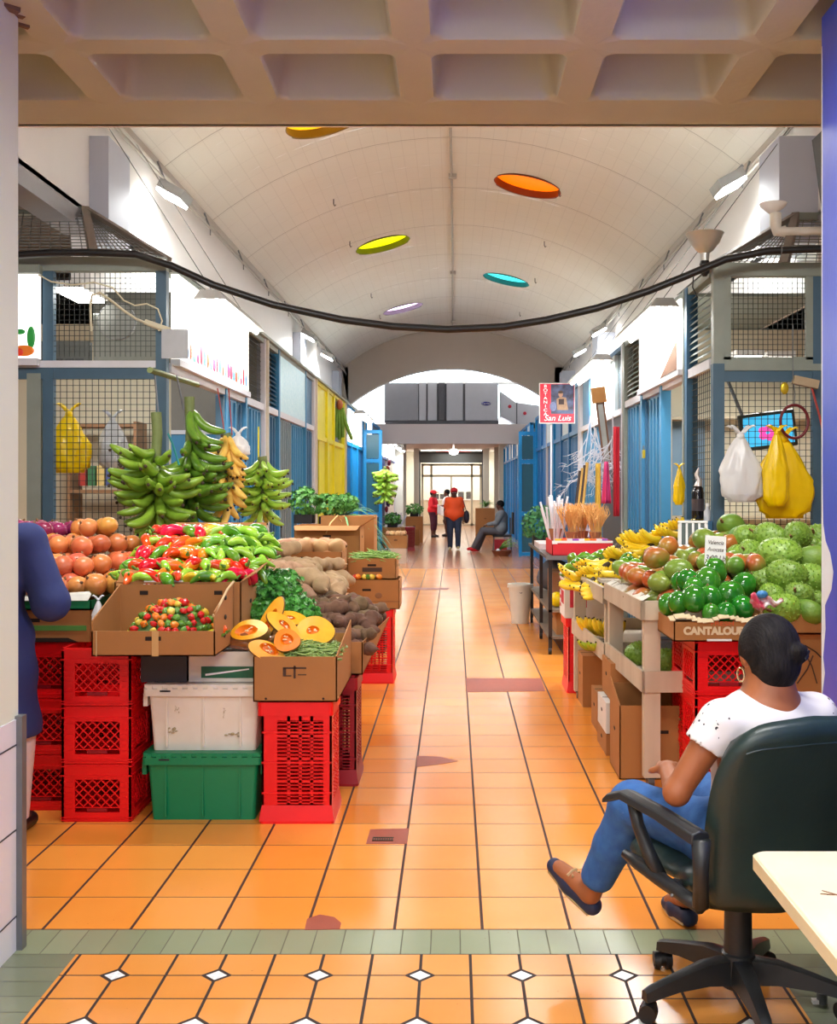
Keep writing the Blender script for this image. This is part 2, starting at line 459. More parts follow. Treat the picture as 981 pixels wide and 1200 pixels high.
# ================================================================== foreground passage walls (white left, blue right)
TILEW = tile_mat('white_dado_tile', ((226, 226, 226), (232, 230, 230)), (5.0, 5.0), (0.3, .3), (60, 60, 66), (.0, .0), rough=.25)
MB().box(-4.5, -1.5, -4, 3.85, .79, 3.2).build('wall_left', mat('white_pillar_paint', (220, 226, 206), .5, .02, 3))['kind'] = 'structure'
w = struct(MB().box(-4.5, -1.495, -4, 3.85, 0, .79).build('wall_left.001', mat('white_tile_dado', (226, 224, 226), .25, .03, 3)))
g = MB()
for z in (.115, .41, .70): g.box(-1.494, -1.4935, -4, 3.84, z, z + .006)
for i in range(12): g.box(-1.494, -1.4935, 3.5 - i * .3, 3.504 - i * .3, 0, .79)
struct(g.build('trim_2', mat('tile_joint', (60, 60, 64), .7)))
struct(MB().box(-1.515, -1.475, 3.82, 3.86, 0, .80).build('trim_3', STEEL))
BLUEP = mat('glossy_blue_pillar_paint', (62, 82, 200), .3, .06, 5, bump=.15, bscale=14)
struct(MB().box(1.268, 4.5, -4, 3.85, .85, 3.2).build('wall_right', BLUEP))
struct(MB().box(1.262, 4.5, -4, 3.852, 0, .85).build('wall_right.001', mat('dark_dado', (70, 66, 72), .4, .1)))
# paint chips on the blue corner (white plaster showing)
g = MB()
def chip(zs, ws):
    n = len(zs); vs = []
    for z, w_ in zip(zs, ws): vs += [(1.2675, 3.8515, z), (1.2675, 3.8515 - w_ * 3, z), (1.2675 + w_, 3.8525, z)]
    fs = []
    for i in range(n - 1):
        a = 3 * i; fs += [(a, a + 1, a + 4, a + 3), (a, a + 3, a + 5, a + 2)]
    g.add(vs, fs)
chip([.87, .95, 1.0, 1.1, 1.18, 1.24, 1.30, 1.36, 1.40, 1.46, 1.60, 1.8, 2.2, 2.6, 3.1], [.003, .012, .006, .014, .012, .034, .040, .030, .014, .006, .004, .004, .003, .004, .003])
struct(g.build('trim_4', mat('bare_plaster', (225, 228, 232), .6, .05)))

# ================================================================== waffle ceiling over the passage
def waffle():
    g = MB(); px_, py_ = .648, .63; cw, cd = .513, .50; dep = .46; ins = .075
    x0, y1 = -.084 - .0675, 4.67 + .065
    def ring(cx, cy, hx, hy, r, z, n=5):
        out = []
        for (sx, sy, a0) in ((1, 1, 0), (-1, 1, 90), (-1, -1, 180), (1, -1, 270)):
            for k in range(n + 1):
                a = R(a0 + 90 * k / n); out.append((cx + sx * (hx - r) + r * math.cos(a), cy + sy * (hy - r) + r * math.sin(a), z))
        return out
    for i in range(-6, 7):
        for j in range(0, 10):
            cx = x0 + (i + .5) * px_; cy = y1 - (j + .5) * py_
            rs = [ring(cx, cy, px_ / 2, py_ / 2, .0, 3.2), ring(cx, cy, cw / 2, cd / 2, .05, 3.2), ring(cx, cy, cw / 2 - .012, cd / 2 - .012, .05, 3.215),
                  ring(cx, cy, cw / 2 - ins, cd / 2 - ins, .06, 3.2 + dep - .05), ring(cx, cy, cw / 2 - ins - .05, cd / 2 - ins - .05, .05, 3.2 + dep)]
            m = len(rs[0]); fs = []
            for a in range(4):
                for k in range(m):
                    k2 = (k + 1) % m; fs.append((a * m + k, a * m + k2, (a + 1) * m + k2, (a + 1) * m + k))
            fs.append(tuple(range(4 * m, 5 * m)))
            g.add([p for r_ in rs for p in r_], fs)
    xl, xr = x0 - 6 * px_, x0 + 7 * px_; yb = y1 - 10 * py_
    g.add([(xl, y1, 3.2), (xr, y1, 3.2), (xr, 5.0, 3.2), (xl, 5.0, 3.2)], [(0, 1, 2, 3)])
    o = g.build('ceiling', WAFFLE, smooth=True); struct(o)
    struct(MB().box(xl, xr, 4.98, 5.02, 3.2, 6.2).build('wall_front', WHITEW))
    struct(MB().box(xl, xr, yb, 5.0, 3.72, 3.76).build('ceiling.001', WAFFLE))
waffle()
# broken corner of the waffle: dark hole with debris at the upper left
g = MB()
for i in range(5):
    g.bar((-1.62 - .03 * i, 3.80 - .11 * i, 3.205 + .012 * i), (-1.49 + .01 * i, 3.92 - .07 * i, 3.20 + .01 * (i % 2)), .02 + .006 * (i % 3))
tag(g.build('loose_lath', mat('broken_lath', (112, 84, 66), .8, .3, 20)), 'splintered brown lath hanging from the damaged ceiling corner above the white pillar', 'debris')

# ================================================================== hall: vault, upper walls, side rooms
VR, VZ = 4.775, 1.085
def vp(x, y, off=0):
    a = math.asin(x / VR); return Vector(((VR + off) * math.sin(a), y, VZ + (VR + off) * math.cos(a)))
SKY = [(-1.40, 12.3, (255, 190, 20), 'amber'), (1.02, 15.4, (255, 110, 0), 'orange'), (-1.2, 18.9, (228, 235, 0), 'yellow'), (1.05, 22.3, (70, 225, 225), 'cyan'), (-1.17, 25.7, (250, 225, 255), 'pale pink')]
def vault():
    g = MB(); ph = math.asin(3.0 / VR); na = 10
    da = 2 * ph / na
    cellmap = {}
    ys = [5.0]
    marks = []
    for (sx, sy, c, nm) in SKY: marks += [sy - .62, sy + .62]
    ys = sorted(set([5.0, 8.0, 10.0] + marks + [13.6, 17.1, 20.6, 24, 27.4, 30.0]))
    for j in range(len(ys) - 1):
        ya, yb = ys[j], ys[j + 1]
        sk = [s for s in SKY if abs((ya + yb) / 2 - s[1]) < .05]
        if not sk:
            for i in range(na * 2):
                a0, a1 = -ph + i * da / 2, -ph + (i + 1) * da / 2
                g.add([vp(VR * math.sin(a), y) for (a, y) in ((a0, ya), (a1, ya), (a1, yb), (a0, yb))], [(0, 1, 2, 3)])
            continue
        sx, sy = sk[0][0], sk[0][1]; ac = math.asin(sx / VR); half = .62 / VR
        segs = []
        def strip(a0, a1):
            k = max(1, int(round((a1 - a0) / (da / 2))))
            for i in range(k):
                b0, b1 = a0 + (a1 - a0) * i / k, a0 + (a1 - a0) * (i + 1) / k
                g.add([vp(VR * math.sin(a), y) for (a, y) in ((b0, ya), (b1, ya), (b1, yb), (b0, yb))], [(0, 1, 2, 3)])
        strip(-ph, ac - half); strip(ac + half, ph)
        n = 40; vs = []
        for lev in range(3):
            for k in range(n):
                t = 2 * PI * k / n; c, s = math.cos(t), math.sin(t)
                if lev == 0: m_ = 1 / max(abs(c), abs(s)); u, v, o = c * m_ * .62, s * m_ * .62, 0
                else: u, v, o = c * .475, s * .475, (0 if lev == 1 else .30)
                vs.append(vp(VR * math.sin(ac + u / VR), sy + v, o))
        fs = [(l * n + k, l * n + (k + 1) % n, (l + 1) * n + (k + 1) % n, (l + 1) * n + k) for l in range(2) for k in range(n)]
        g.add(vs, fs)
    o = g.build('ceiling.002', VAULTM, smooth=True); struct(o)
    for (sx, sy, c, nm) in SKY:
        ac = math.asin(sx / VR)
        t = thing('skylight', 'round %s skylight glowing in the %s side of the vaulted ceiling' % (nm, 'left' if sx < 0 else 'right'), 'skylight', vp(sx, sy), rot=(0, ac, 0))
        prof = [(.49, -.012), (.49, .0), (.465, .0), (.465, .12)]
        MB().lathe([(.500, -.004), (.500, -.02), (.466, -.02), (.466, .10), (.475, .10), (.475, -.004)], 40, cap=False).build('rim', mat('rim_' + nm, tuple(int(v * .45) for v in c), .5, .05), t, smooth=True)
        MB().lathe([(.001, .135), (.30, .125), (.466, .085), (.466, .075), (.001, .075)], 40).build('dome', emis('glow_' + nm, c, .95 if nm not in ('pale pink',) else 1.6), t, smooth=True)
vault()
for sx, nm in ((-1, 'left'), (1, 'right')):
    o = MB().box(min(sx * 3, sx * 3.15), max(sx * 3, sx * 3.15), 5, 9.2, 3.8, 4.9).box(min(sx * 3, sx * 3.15), max(sx * 3, sx * 3.15), 9.2, 30, 3.2, 4.9).build('wall_' + nm + '.002', WHITEW); struct(o)
    # pilasters standing off the upper wall
    pw = 2.84 if sx < 0 else 2.68
    for k, (ya, yb) in enumerate(((9.2, 9.8), (20.8, 21.6), (27.6, 28.3))):
        struct(MB().box(min(sx * pw, sx * 3.0), max(sx * pw, sx * 3.0), ya, yb, 3.2 if k else 3.6, 4.48).build('trim_5' if nm == 'left' else 'trim_6', GREYW))
    struct(MB().box(min(sx * 2.97, sx * 3.2), max(sx * 2.97, sx * 3.2), 5, 9.19, 3.66, 3.80).build('trim_10', mat('lintel_grey', (150, 150, 154), .6, .05)))
    # cornice ledge
    struct(MB().box(min(sx * 2.93, sx * 3.1), max(sx * 2.93, sx * 3.1), 5, 30, 4.78, 4.84).build('trim_7', PIPE))
    struct(MB().box(min(sx * 6.0, sx * 6.15), max(sx * 6.0, sx * 6.15), 3.8, 50, 0, 4).build('wall_' + nm + '.003', mat('side_wall_paint', (206, 196, 180), .6, .06, 3)))
    struct(MB().box(min(sx * 3, sx * 6.15), max(sx * 3, sx * 6.15), 5, 30, 3.8, 3.86).build('ceiling.003', mat('aisle_ceiling', (120, 116, 112), .7, .05)))
    struct(MB().box(min(sx * 4.0, sx * 6.2), max(sx * 4.0, sx * 6.2), 3.70, 3.80, 0, 3.3).build('wall_' + nm + '.004', WHITEW))
# cornice conduits
for sx, nm in ((-1, 'left'), (1, 'right')):
    t = thing('conduit', 'long twin conduit pipe running under the vault along the %s cornice' % nm, 'pipe', (sx * 2.9, 8, 4.72))
    MB().tube([(0, 0, 0), (0, 21.8, 0)], .018, 8).build('upper_pipe', PIPE, t, smooth=True)
    MB().tube([(sx * -.07, 0, -.12), (sx * -.07, 21.5, -.12)], .014, 8).build('lower_pipe', PIPE, t, smooth=True)
    for k in range(11):
        y = .9 + 2.05 * k
        MB().bar((0, y, .06), (sx * -.07, y, -.13), .02).bar((sx * -.07, y, -.13), (sx * -.07, y, -.20), .012).build('hanger', STEEL, t)
t = thing('ridge_conduit', 'thin pipe running down the crown of the vaulted ceiling', 'pipe', (0, 9, 5.82))
MB().tube([(-.06, 0, 0), (-.03, 6, 0), (-.02, 12, 0), (-.03, 20, 0)], .018, 8).build('pipe', PIPE, t, smooth=True)
for k, y in enumerate((6.2, 13.0, 19.5)): MB().box(-.07, .04, y - .03, y + .03, -.03, .03).build('coupling', PIPE, t)
HOOKM = mat('rusty_hook', (60, 46, 40), .7)
for k, (px_, py_, d) in enumerate([(391, 216, 15.4), (410, 262, 18.0), (655, 209, 15.2), (638, 259, 18.3), (627, 297, 21.4), (435, 326, 22.8), (445, 350, 25.6), (609, 351, 25.6)]):
    x = (px_ - VX) * d / FX; z = VZ + math.sqrt(VR ** 2 - x * x)
    o = MB().tube([(0, 0, 0), (0, 0, -.07), (.015, 0, -.10), (.03, 0, -.08)], .008, 6).build('ceiling_hook', HOOKM, smooth=True); o.location = (x, d, z)
    tag(o, 'small rusty hook left hanging in the bare vault ceiling, away from the pipes', 'hook', 'loose hooks in the vault')

# ================================================================== end wall with segmental arch, beam and what lies beyond
ENDW = mat('end_wall_paint', (196, 184, 172), .6, .05, 2)
def arch():
    pts = []
    n = 28; vs = []; fs = []
    # inner arch curve: from left spring to right spring
    ax0, ax1, zs, za = -2.83, 2.71, 3.78, 4.79
    hw = (ax1 - ax0) / 2; mx = (ax0 + ax1) / 2; rise = za - zs; r_ = (hw * hw + rise * rise) / (2 * rise)
    inner = [(mx + hw * (2 * i / n - 1), za - r_ + math.sqrt(r_ ** 2 - (hw * (2 * i / n - 1)) ** 2)) for i in range(n + 1)]
    ph = math.asin(3.0 / VR)
    outer = [(VR * math.sin(-ph + 2 * ph * i / n), VZ + VR * math.cos(ph - 2 * ph * i / n) + .02) for i in range(n + 1)]
    for y in (30.0, 30.35):
        for (a, b) in zip(inner, outer): vs += [(a[0], y, a[1]), (b[0], y, b[1])]
    m = 2 * (n + 1)
    for i in range(n):
        a = 2 * i
        fs += [(a, a + 2, a + 3, a + 1), (m + a, m + a + 1, m + a + 3, m + a + 2), (a, m + a, m + a + 2, a + 2)]
    g = MB().add(vs, fs)
    g.box(-3.0, ax0, 30, 30.35, 3.3, 4.82); g.box(ax1, 3.0, 30, 30.35, 3.3, 4.82)
    g.box(ax0, -2.81, 30, 30.35, 3.3, zs + .01); g.box(2.69, ax1, 30, 30.35, 3.3, zs + .01)
    struct(g.build('wall_back', ENDW))
arch()
struct(MB().box(-6.1, 6.1, 30, 30.4, 2.77, 3.3).build('trim_8', BEAMW))
struct(MB().box(-6.1, 6.1, 30.4, 50, 3.2, 3.3).build('ceiling.004', BEAMW))
struct(MB().box(-6.1, 6.1, 37.2, 37.3, 3.3, 6.5).build('wall_back.001', WHITEW))
struct(MB().box(-6.1, -5.9, 30.3, 37.2, 3.3, 6.5).box(5.9, 6.1, 30.3, 37.2, 3.3, 6.5).build('wall_back.002', WHITEW))
struct(MB().box(-6.1, 6.1, 30.3, 37.2, 6.4, 6.5).build('ceiling.005', WHITEW))
o = MB(); 
for i in range(4): o.box(-4.6 + i * 2.35, -2.6 + i * 2.35, 37.12, 37.18, 3.9, 6.1)
struct(o.build('window_1', emis('daylight_window', (226, 246, 255), 4)))
# air handler on the roof of the far passage
t = thing('air_handler', 'big grey sheet metal air handling unit sitting above the far passage', 'air conditioner', (0, 31.0, 3.3))
AHU = mat('ahu_metal', (142, 144, 152), .45, .06, 6, metal=.2); AHUL = mat('ahu_metal_light', (176, 180, 190), .4, .05, 6, metal=.2); AHUD = mat('ahu_dark', (82, 84, 92), .5, .1, 6)
MB().box(-1.90, 1.25, 0, 1.2, .0, .14).build('base_frame', AHUD, t)
for (x0, x1, m_) in ((-1.9, -.98, AHU), (-.96, -.76, AHUL), (-.72, -.46, AHUL), (-.42, -.24, AHUD), (-.20, .26, AHUL), (.32, 1.22, AHUL)):
    MB().box(x0, x1, -.02, 1.2, .15, 1.20).build('casing_panel', m_, t, bevel=.015)
MB().box(-1.92, 1.24, .05, 1.15, .1, 1.18).build('casing_core', AHUD, t)
o = MB().sph((.90, -.03, .62), (.135, .02, .055), 24, 7).build('blue_badge', mat('badge_blue', (30, 36, 130), .4), t, smooth=True)
text_mesh('lettering', 'Carrier', .08, WPL, o, (.90, -.055, .62), (PI / 2, 0, 0))
MB().box(-.40, -.26, -.05, 0, 1.0, 1.08).box(-.38, -.28, -.05, 0, .2, .28).build('latch', AHUD, t)
t = thing('air_duct', 'silver sheet metal duct with red dots leaving the right of the air handler', 'duct', (0, 31.1, 3.3))
g = MB().prism([(1.30, .98), (1.30, .28), (1.75, .05), (2.4, .05), (2.4, .58), (1.75, .66)], 'y', 0, .8); g.build('duct_body', AHUL, t)
for x, z in ((1.56, .55), (1.98, .36)): MB().sph((x, -.01, z), (.05, .02, .05), 12, 7).build('red_dot', mat('red_dot', (170, 20, 50), .5), t)
MB().box(1.74, 1.77, -.02, 0, .05, .66).build('flange', AHUD, t)
tag(MB().tube([(-1.0, 31.6, 4.55), (1.9, 31.6, 4.55), (2.6, 31.8, 4.35)], .05, 8).build('refrigerant_pipe', WPL, smooth=True), 'white pipe passing above the air handler', 'pipe')

# far passage: side columns, roller shutter, glazed front and lit shop behind
struct(MB().box(-6.1, -1.70, 40.0, 40.2, 0, 3.2).build('wall_back.003', mat('far_wall_paint', (204, 206, 196), .6, .05)))
struct(MB().box(1.60, 6.1, 44.0, 44.2, 0, 3.2).build('wall_back.004', MC['far_wall_paint']))
for x0, x1, y in ((-2.02, -1.72, 38), (-1.62, -1.42, 45.5), (1.20, 1.45, 45.5), (1.62, 1.98, 40)):
    struct(MB().box(x0, x1, y, y + .3, 0, 3.2).build('trim_9', mat('pale_column', (214, 218, 210), .5, .05)))
t = thing('roller_shutter', 'rolled up grey metal shutter above the far glass doors', 'shutter', (0, 46, 0))
MB().tube([(-1.42, .2, 2.9), (1.18, .2, 2.9)], .2, 14).build('roll', mat('shutter_metal', (96, 100, 98), .5, .1, metal=.3), t, smooth=True)
MB().box(-1.46, 1.22, -.05, 0, 2.62, 2.98).build('housing', MC['shutter_metal'], t)
for x in (-1.46, 1.16): MB().box(x, x + .1, -.06, .06, 0, 3.15).build('guide_rail', AHUD, t)
t = thing('glass_entrance', 'cream framed glass doors at the very end of the hall', 'glass doors', (0, 47, 0))
FR = mat('cream_frame', (226, 224, 200), .5, .05)
g = MB()
for x in (-1.36, -.98, .72, 1.1): g.box(x, x + .09, -.04, .04, 0, 2.6)
g.box(-.13, -.07, -.04, .04, 0, 2.05)
for z in (.0, 2.05, 2.52): g.box(-1.36, 1.19, -.04, .04, z, z + .09)
g.build('frame', FR, t)
MB().box(-1.3, 1.1, -.005, .005, .05, 2.6).build('glazing', mat('clear_glass', (250, 250, 250), .03, 0, trans=.0, alpha=.12), t)
struct(MB().box(-2.6, 2.6, 50.0, 50.1, 0, 3.2).build('wall_back.005', mat('lit_shop_wall', (232, 230, 214), .6, .06)))
struct(MB().box(-2.6, -2.5, 47, 50, 0, 3.2).box(2.5, 2.6, 47, 50, 0, 3.2).build('wall_back.006', MC['lit_shop_wall']))
t = thing('shop_counter', 'pale counter with dark goods inside the glass fronted shop', 'counter', (0, 49, 0))
MB().box(-1.6, 1.6, 0, .5, 0, 1.05).build('cabinet', mat('counter_cream', (216, 206, 176), .5, .05), t)
MB().box(-1.65, 1.65, -.05, .55, 1.05, 1.1).build('counter_top', WPL, t)
for x in (-.9, -.6, .2, .55): tag(MB().rbox(x, x + .25, 49.1, 49.4, 1.1, 1.32 + .1 * (x > 0), .04).build('counter_appliance', BLACK), 'dark appliance standing on the far shop counter', 'appliance', 'appliances on the far counter')
for x in (-1.0, 0, 1.0):
    tag(MB().box(x - .4, x + .4, 48.2, 48.4, 3.05, 3.15).build('strip_light', LAMP), 'glowing strip light inside the far glass fronted shop', 'light', 'strip lights in the far shop')
t = thing('ceiling_fan_light', 'lit ceiling fan with reddish blades in front of the far shutter', 'ceiling fan', (0, 38, 3.2))
MB().tube([(0, 0, 0), (0, 0, -.3)], .03, 8).build('rod', WPL, t)
MB().lathe([(.02, -.5), (.14, -.45), (.16, -.38), (.08, -.3), (.02, -.3)], 16).build('lamp_bowl', LAMP, t, smooth=True)
for k in range(4):
    a = PI / 2 * k + .3
    MB().add([(.1 * math.cos(a) - .05 * math.sin(a), .1 * math.sin(a) + .05 * math.cos(a), -.36), (.1 * math.cos(a) + .05 * math.sin(a), .1 * math.sin(a) - .05 * math.cos(a), -.38),
              (.6 * math.cos(a) + .08 * math.sin(a), .6 * math.sin(a) - .08 * math.cos(a), -.38), (.6 * math.cos(a) - .08 * math.sin(a), .6 * math.sin(a) + .08 * math.cos(a), -.36)], [(0, 1, 2, 3)]).build('blade', mat('red_blade', (200, 60, 50), .5), t).modifiers.new('solid', 'SOLIDIFY').thickness = .012

# ================================================================== camera, world, lights
cam_d = bpy.data.cameras.new('camera'); cam = bpy.data.objects.new('camera', cam_d); C.objects.link(cam)
cam.location = (0, 0, HC); cam.rotation_euler = (PI / 2, 0, 0)
cam_d.sensor_fit = 'VERTICAL'; cam_d.sensor_height = 24.0; cam_d.sensor_width = 24.0 * 981 / 1200
cam_d.lens = 24.0 * FX / 1200
cam_d.shift_x = -(VX - 490.5) / 1200; cam_d.shift_y = (VY - 600) / 1200
cam_d.clip_end = 200; cam_d.clip_start = .05
bpy.context.scene.camera = cam
wd = bpy.data.worlds.new('world'); bpy.context.scene.world = wd; wd.use_nodes = True
wd.node_tree.nodes['Background'].inputs[0].default_value = (.93, .96, 1, 1); wd.node_tree.nodes['Background'].inputs[1].default_value = 1.15
vs_ = bpy.context.scene.view_settings; vs_.view_transform = 'Standard'; vs_.look = 'None'; vs_.gamma = 1; vs_.use_curve_mapping = False; vs_.exposure = .52
def area(name, loc, size, power, rot, col=(.98, 1, .99), sy=None, spread=180):
    l = bpy.data.lights.new(name, 'AREA'); l.energy = power; l.color = col; l.size = size
    if sy: l.shape = 'RECTANGLE'; l.size_y = sy
    l.spread = R(spread)
    o = bpy.data.objects.new(name, l); C.objects.link(o); o.location = loc; o.rotation_euler = rot
    return o
# ================================================================== market stall fronts
def lattice(g, a0, a1, z0, z1, cell, w, axis, c, diag=False, t=.004):
    """wire lattice in the plane axis=c; a runs along the other horizontal axis"""
    def bar(p, q):
        if axis == 'x': g.bar((c, p[0], p[1]), (c, q[0], q[1]), w, t)
        else: g.bar((p[0], c, p[1]), (q[0], c, q[1]), w, t)
    if not diag:
        n = int((a1 - a0) / cell)
        for i in range(1, n): bar((a0 + (a1 - a0) * i / n, z0), (a0 + (a1 - a0) * i / n, z1))
        n = int((z1 - z0) / cell)
        for i in range(1, n): bar((a0, z0 + (z1 - z0) * i / n), (a1, z0 + (z1 - z0) * i / n))
    else:
        W, H = a1 - a0, z1 - z0; s = cell
        k = -H
        while k < W:
            p = (max(0, k), max(0, -k)); e = min(W - p[0], H - p[1])
            if e > .01: bar((a0 + p[0], z0 + p[1]), (a0 + p[0] + e, z0 + p[1] + e))
            p = (max(0, k), H - max(0, -k)); e = min(W - p[0], p[1])
            if e > .01: bar((a0 + p[0], z0 + p[1]), (a0 + p[0] + e, z0 + p[1] - e))
            k += s
def panel(kind, parent, s, a0, a1, z0, z1, m, extra=None):
    g = MB()
    if kind == 'mesh':
        lattice(g, a0, a1, z0, z1, .05, .005, 'x', s * .02); return g.build('mesh_panel', WIRE, parent)
    if kind == 'door':
        g.box(min(s * .03, s * .06), max(s * .03, s * .06), a0, a1, z0, z1)
        n = max(2, int((a1 - a0) / .16))
        for i in range(n):
            c = a0 + (a1 - a0) * (i + .5) / n; g.box(min(s * .012, s * .04), max(s * .012, s * .04), c - .035, c + .035, z0 + .03, z1 - .03)
        o = g.build('door', m, parent)
        h = MB().box(min(-s * .02, s * .012), max(-s * .02, s * .012), a0 + .10, a0 + .13, 1.0, 1.14).build('handle', STEEL, o)
        return o
    if kind == 'panel':
        g.box(min(s * .02, s * .05), max(s * .02, s * .05), a0, a1, z0, z1)
        return g.build('solid_panel', m, parent)
    if kind == 'louver':
        n = int((z1 - z0) / .05)
        for i in range(n):
            z = z0 + .05 * i; g.add([(s * .0, a0, z), (s * .0, a1, z), (s * .045, a1, z + .04), (s * .045, a0, z + .04)], [(0, 1, 2, 3)]).add([(s * .0, a0, z - .006), (s * .0, a1, z - .006), (s * .045, a1, z + .034), (s * .045, a0, z + .034)], [(3, 2, 1, 0)])
        return g.build('louver_panel', extra or mat('louver_slats', (84, 92, 98), .5, .1), parent)
    if kind == 'glass':
        g.box(min(s * .03, s * .04), max(s * .03, s * .04), a0, a1, z0, z1)
        return g.build('pane', extra or GLASSD, parent)
    if kind == 'sign':
        g.box(min(-s * .01, s * .03), max(-s * .01, s * .03), a0, a1, z0, z1)
        return g.build('sign_panel', extra or PANELL, parent)
def stall_front(s, X, y0, y1, label, m, upper, lower, posts, zr=2.45, zt=3.2, pm=None, postm=None):
    t = thing('stall_front', label, 'stall front', (X, y0, 0), group='row of painted market stall fronts')
    L = y1 - y0; pm = pm or m
    xa, xb = min(s * -.01, s * .06), max(s * -.01, s * .06)
    MB().box(xa, xb, 0, L, zt - .06, zt).build('top_rail', GGREY if m is BLUE else m, t)
    MB().box(xa, xb, 0, L, zr - .035, zr + .035).build('middle_rail', WTRIM if m in (BLUE, BLUED) else m, t)
    MB().box(xa, xb, 0, L, 0, .12).build('bottom_rail', m, t)
    for (p, w, pmm) in posts:
        MB().box(min(s * -.02, s * .07), max(s * -.02, s * .07), p, p + w, 0, zt).build('post', pmm, t)
    for (k, a0, a1, mm) in upper: panel(k, t, s, a0, a1, zr + .035, zt - .06, mm, mm)
    for (k, a0, a1, mm) in lower: panel(k, t, s, a0, a1, .12, zr - .035, mm, None)
    return t
SIGNBLUE = mat('pale_blue_sign', (170, 214, 226), .35, .06, 30, rgb2=(205, 232, 236))
CORR = mat('corrugated_grey', (120, 132, 136), .45, .1)
LX, RX = -2.05, 1.90
stall_front(-1, LX, 8.08, 12.1, 'nearest blue stall front on the left, behind the hanging plantains', BLUE,
    [('mesh', 2.95, 3.92, WIRE)], [('door', 2.0, 2.62, BLUE), ('door', 2.68, 3.2, BLUED), ('door', 3.26, 3.92, BLUE)],
    [(.9 + 1.0, .08, BLUE), (2.86, .07, BLUE), (3.95, .09, WTRIM)])
stall_front(-1, LX, 12.14, 16.4, 'blue stall front on the left with a pale blue sign panel and grey shutter door', BLUE,
    [('louver', .08, .85, BLUED), ('sign', 1.0, 3.3, SIGNBLUE), ('panel', 3.35, 4.15, BLUED)],
    [('door', .1, .85, BLUED), ('door', .98, 2.1, CORR), ('door', 2.2, 3.2, BLUE), ('door', 3.3, 4.15, BLUED)],
    [(.0, .06, BLUE), (.86, .09, BLUE), (3.22, .07, BLUE), (4.17, .09, WTRIM)])
stall_front(-1, LX, 16.44, 20.9, 'yellow painted stall front on the left side of the aisle', YELLOW,
    [('panel', .08, 2.6, YELLOW), ('glass', 2.7, 4.3, GLASSD)], [('glass', .15, .7, GLASSD), ('panel', .75, 1.5, YELLOW), ('door', 1.9, 2.9, YELLOW), ('door', 3.0, 4.3, YELLOW)],  # lower dark pane stands in for the shade of an open doorway
    [(.0, .08, YELLOW), (1.6, .2, YELLOW), (2.6, .1, YELLOW), (4.3, .14, YELLOW)], 2.35)
stall_front(-1, LX, 20.94, 25.3, 'bright blue stall front on the left beyond the yellow one, with a white lit panel', BLUEB,
    [('panel', .08, .9, BLUED), ('sign', 1.0, 3.9, SIGNLIT)], [('door', .1, 1.4, BLUEM), ('door', 1.5, 2.8, BLUEB), ('door', 2.9, 4.2, BLUEM)],
    [(.0, .08, BLUEB), (1.4, .08, BLUEB), (2.8, .08, BLUEB), (4.26, .1, BLUEB)])
stall_front(-1, -1.98, 25.34, 29.7, 'bright blue stall front on the left just before the arch', BLUEB,
    [('sign', .1, 1.6, SIGNLIT), ('panel', 1.7, 4.2, BLUED)], [('door', .1, 1.4, BLUEB), ('door', 1.5, 2.8, BLUEM), ('door', 2.9, 4.2, BLUEB)],
    [(.0, .08, BLUEB), (1.6, .08, BLUEB), (4.26, .1, BLUEB)])
stall_front(-1, -2.0, 30.5, 38, 'white and navy stall front on the left under the low ceiling past the arch', mat('navy_front', (40, 52, 96), .5, .1),
    [('sign', .1, 3.2, SIGNLIT), ('sign', 3.5, 7.2, SIGNLIT)], [('door', .1, 2.2, MC['navy_front']), ('door', 4.0, 7.2, mat('cream_front', (222, 214, 200), .5))],
    [(.0, .1, WTRIM), (3.3, .1, WTRIM), (7.35, .1, WTRIM)], zt=3.1)
# right row
stall_front(1, RX, 8.28, 12.45, 'blue stall front nearest on the right, behind the bananas, under a blazing white sign', BLUE,
    [('louver', .06, .85, GGREY), ('louver', 3.0, 4.0, GGREY)], [('mesh', .06, .72, WIRE), ('door', 2.0, 2.7, BLUE), ('door', 2.76, 3.3, BLUED), ('door', 3.36, 4.05, BLUE)],
    [(.86, .06, GGREY), (.74, .08, BLUED), (1.85, .09, BLUE), (2.9, .09, BLUE), (4.06, .12, GGREY)], 2.5)
stall_front(1, RX, 12.5, 16.8, 'dark stall front on the right with a white lit panel, hung with cloths and branches', BLUED,
    [('glass', .1, .6, GLASSD), ('sign', .62, 1.0, PANELL), ('sign', 1.2, 2.9, SIGNLIT), ('panel', 3.2, 4.1, BLUE)],
    [('panel', .08, 1.9, mat('charcoal_front', (50, 54, 66), .5)), ('door', 1.95, 3.2, BLUE), ('door', 3.3, 4.1, BLUE)],
    [(.0, .06, WTRIM), (2.95, .09, BLUE), (4.15, .1, WTRIM)])
stall_front(1, RX, 16.84, 21.2, 'plain mid blue stall front on the right behind the red shop sign', BLUEM,
    [('panel', .1, 1.4, BLUEM), ('sign', 1.6, 2.6, PANELL), ('panel', 2.7, 4.2, BLUEM)], [('door', .1, 1.4, BLUEM), ('door', 1.5, 2.8, BLUEM), ('door', 2.9, 4.2, BLUEM)],
    [(.0, .08, WTRIM), (1.45, .08, BLUEM), (2.8, .07, BLUEM), (4.26, .1, BLUEB)])
stall_front(1, RX, 21.24, 25.8, 'mid blue stall front on the right beside the open blue gate', BLUEM,
    [('sign', .1, 1.4, PANELL), ('panel', 1.6, 4.4, BLUEM)], [('door', .1, 1.4, BLUEM), ('door', 1.5, 2.8, BLUEM), ('door', 2.9, 4.3, BLUEM)],
    [(.0, .08, BLUEM), (1.45, .08, WTRIM), (2.8, .07, BLUEM), (4.46, .1, BLUEB)])
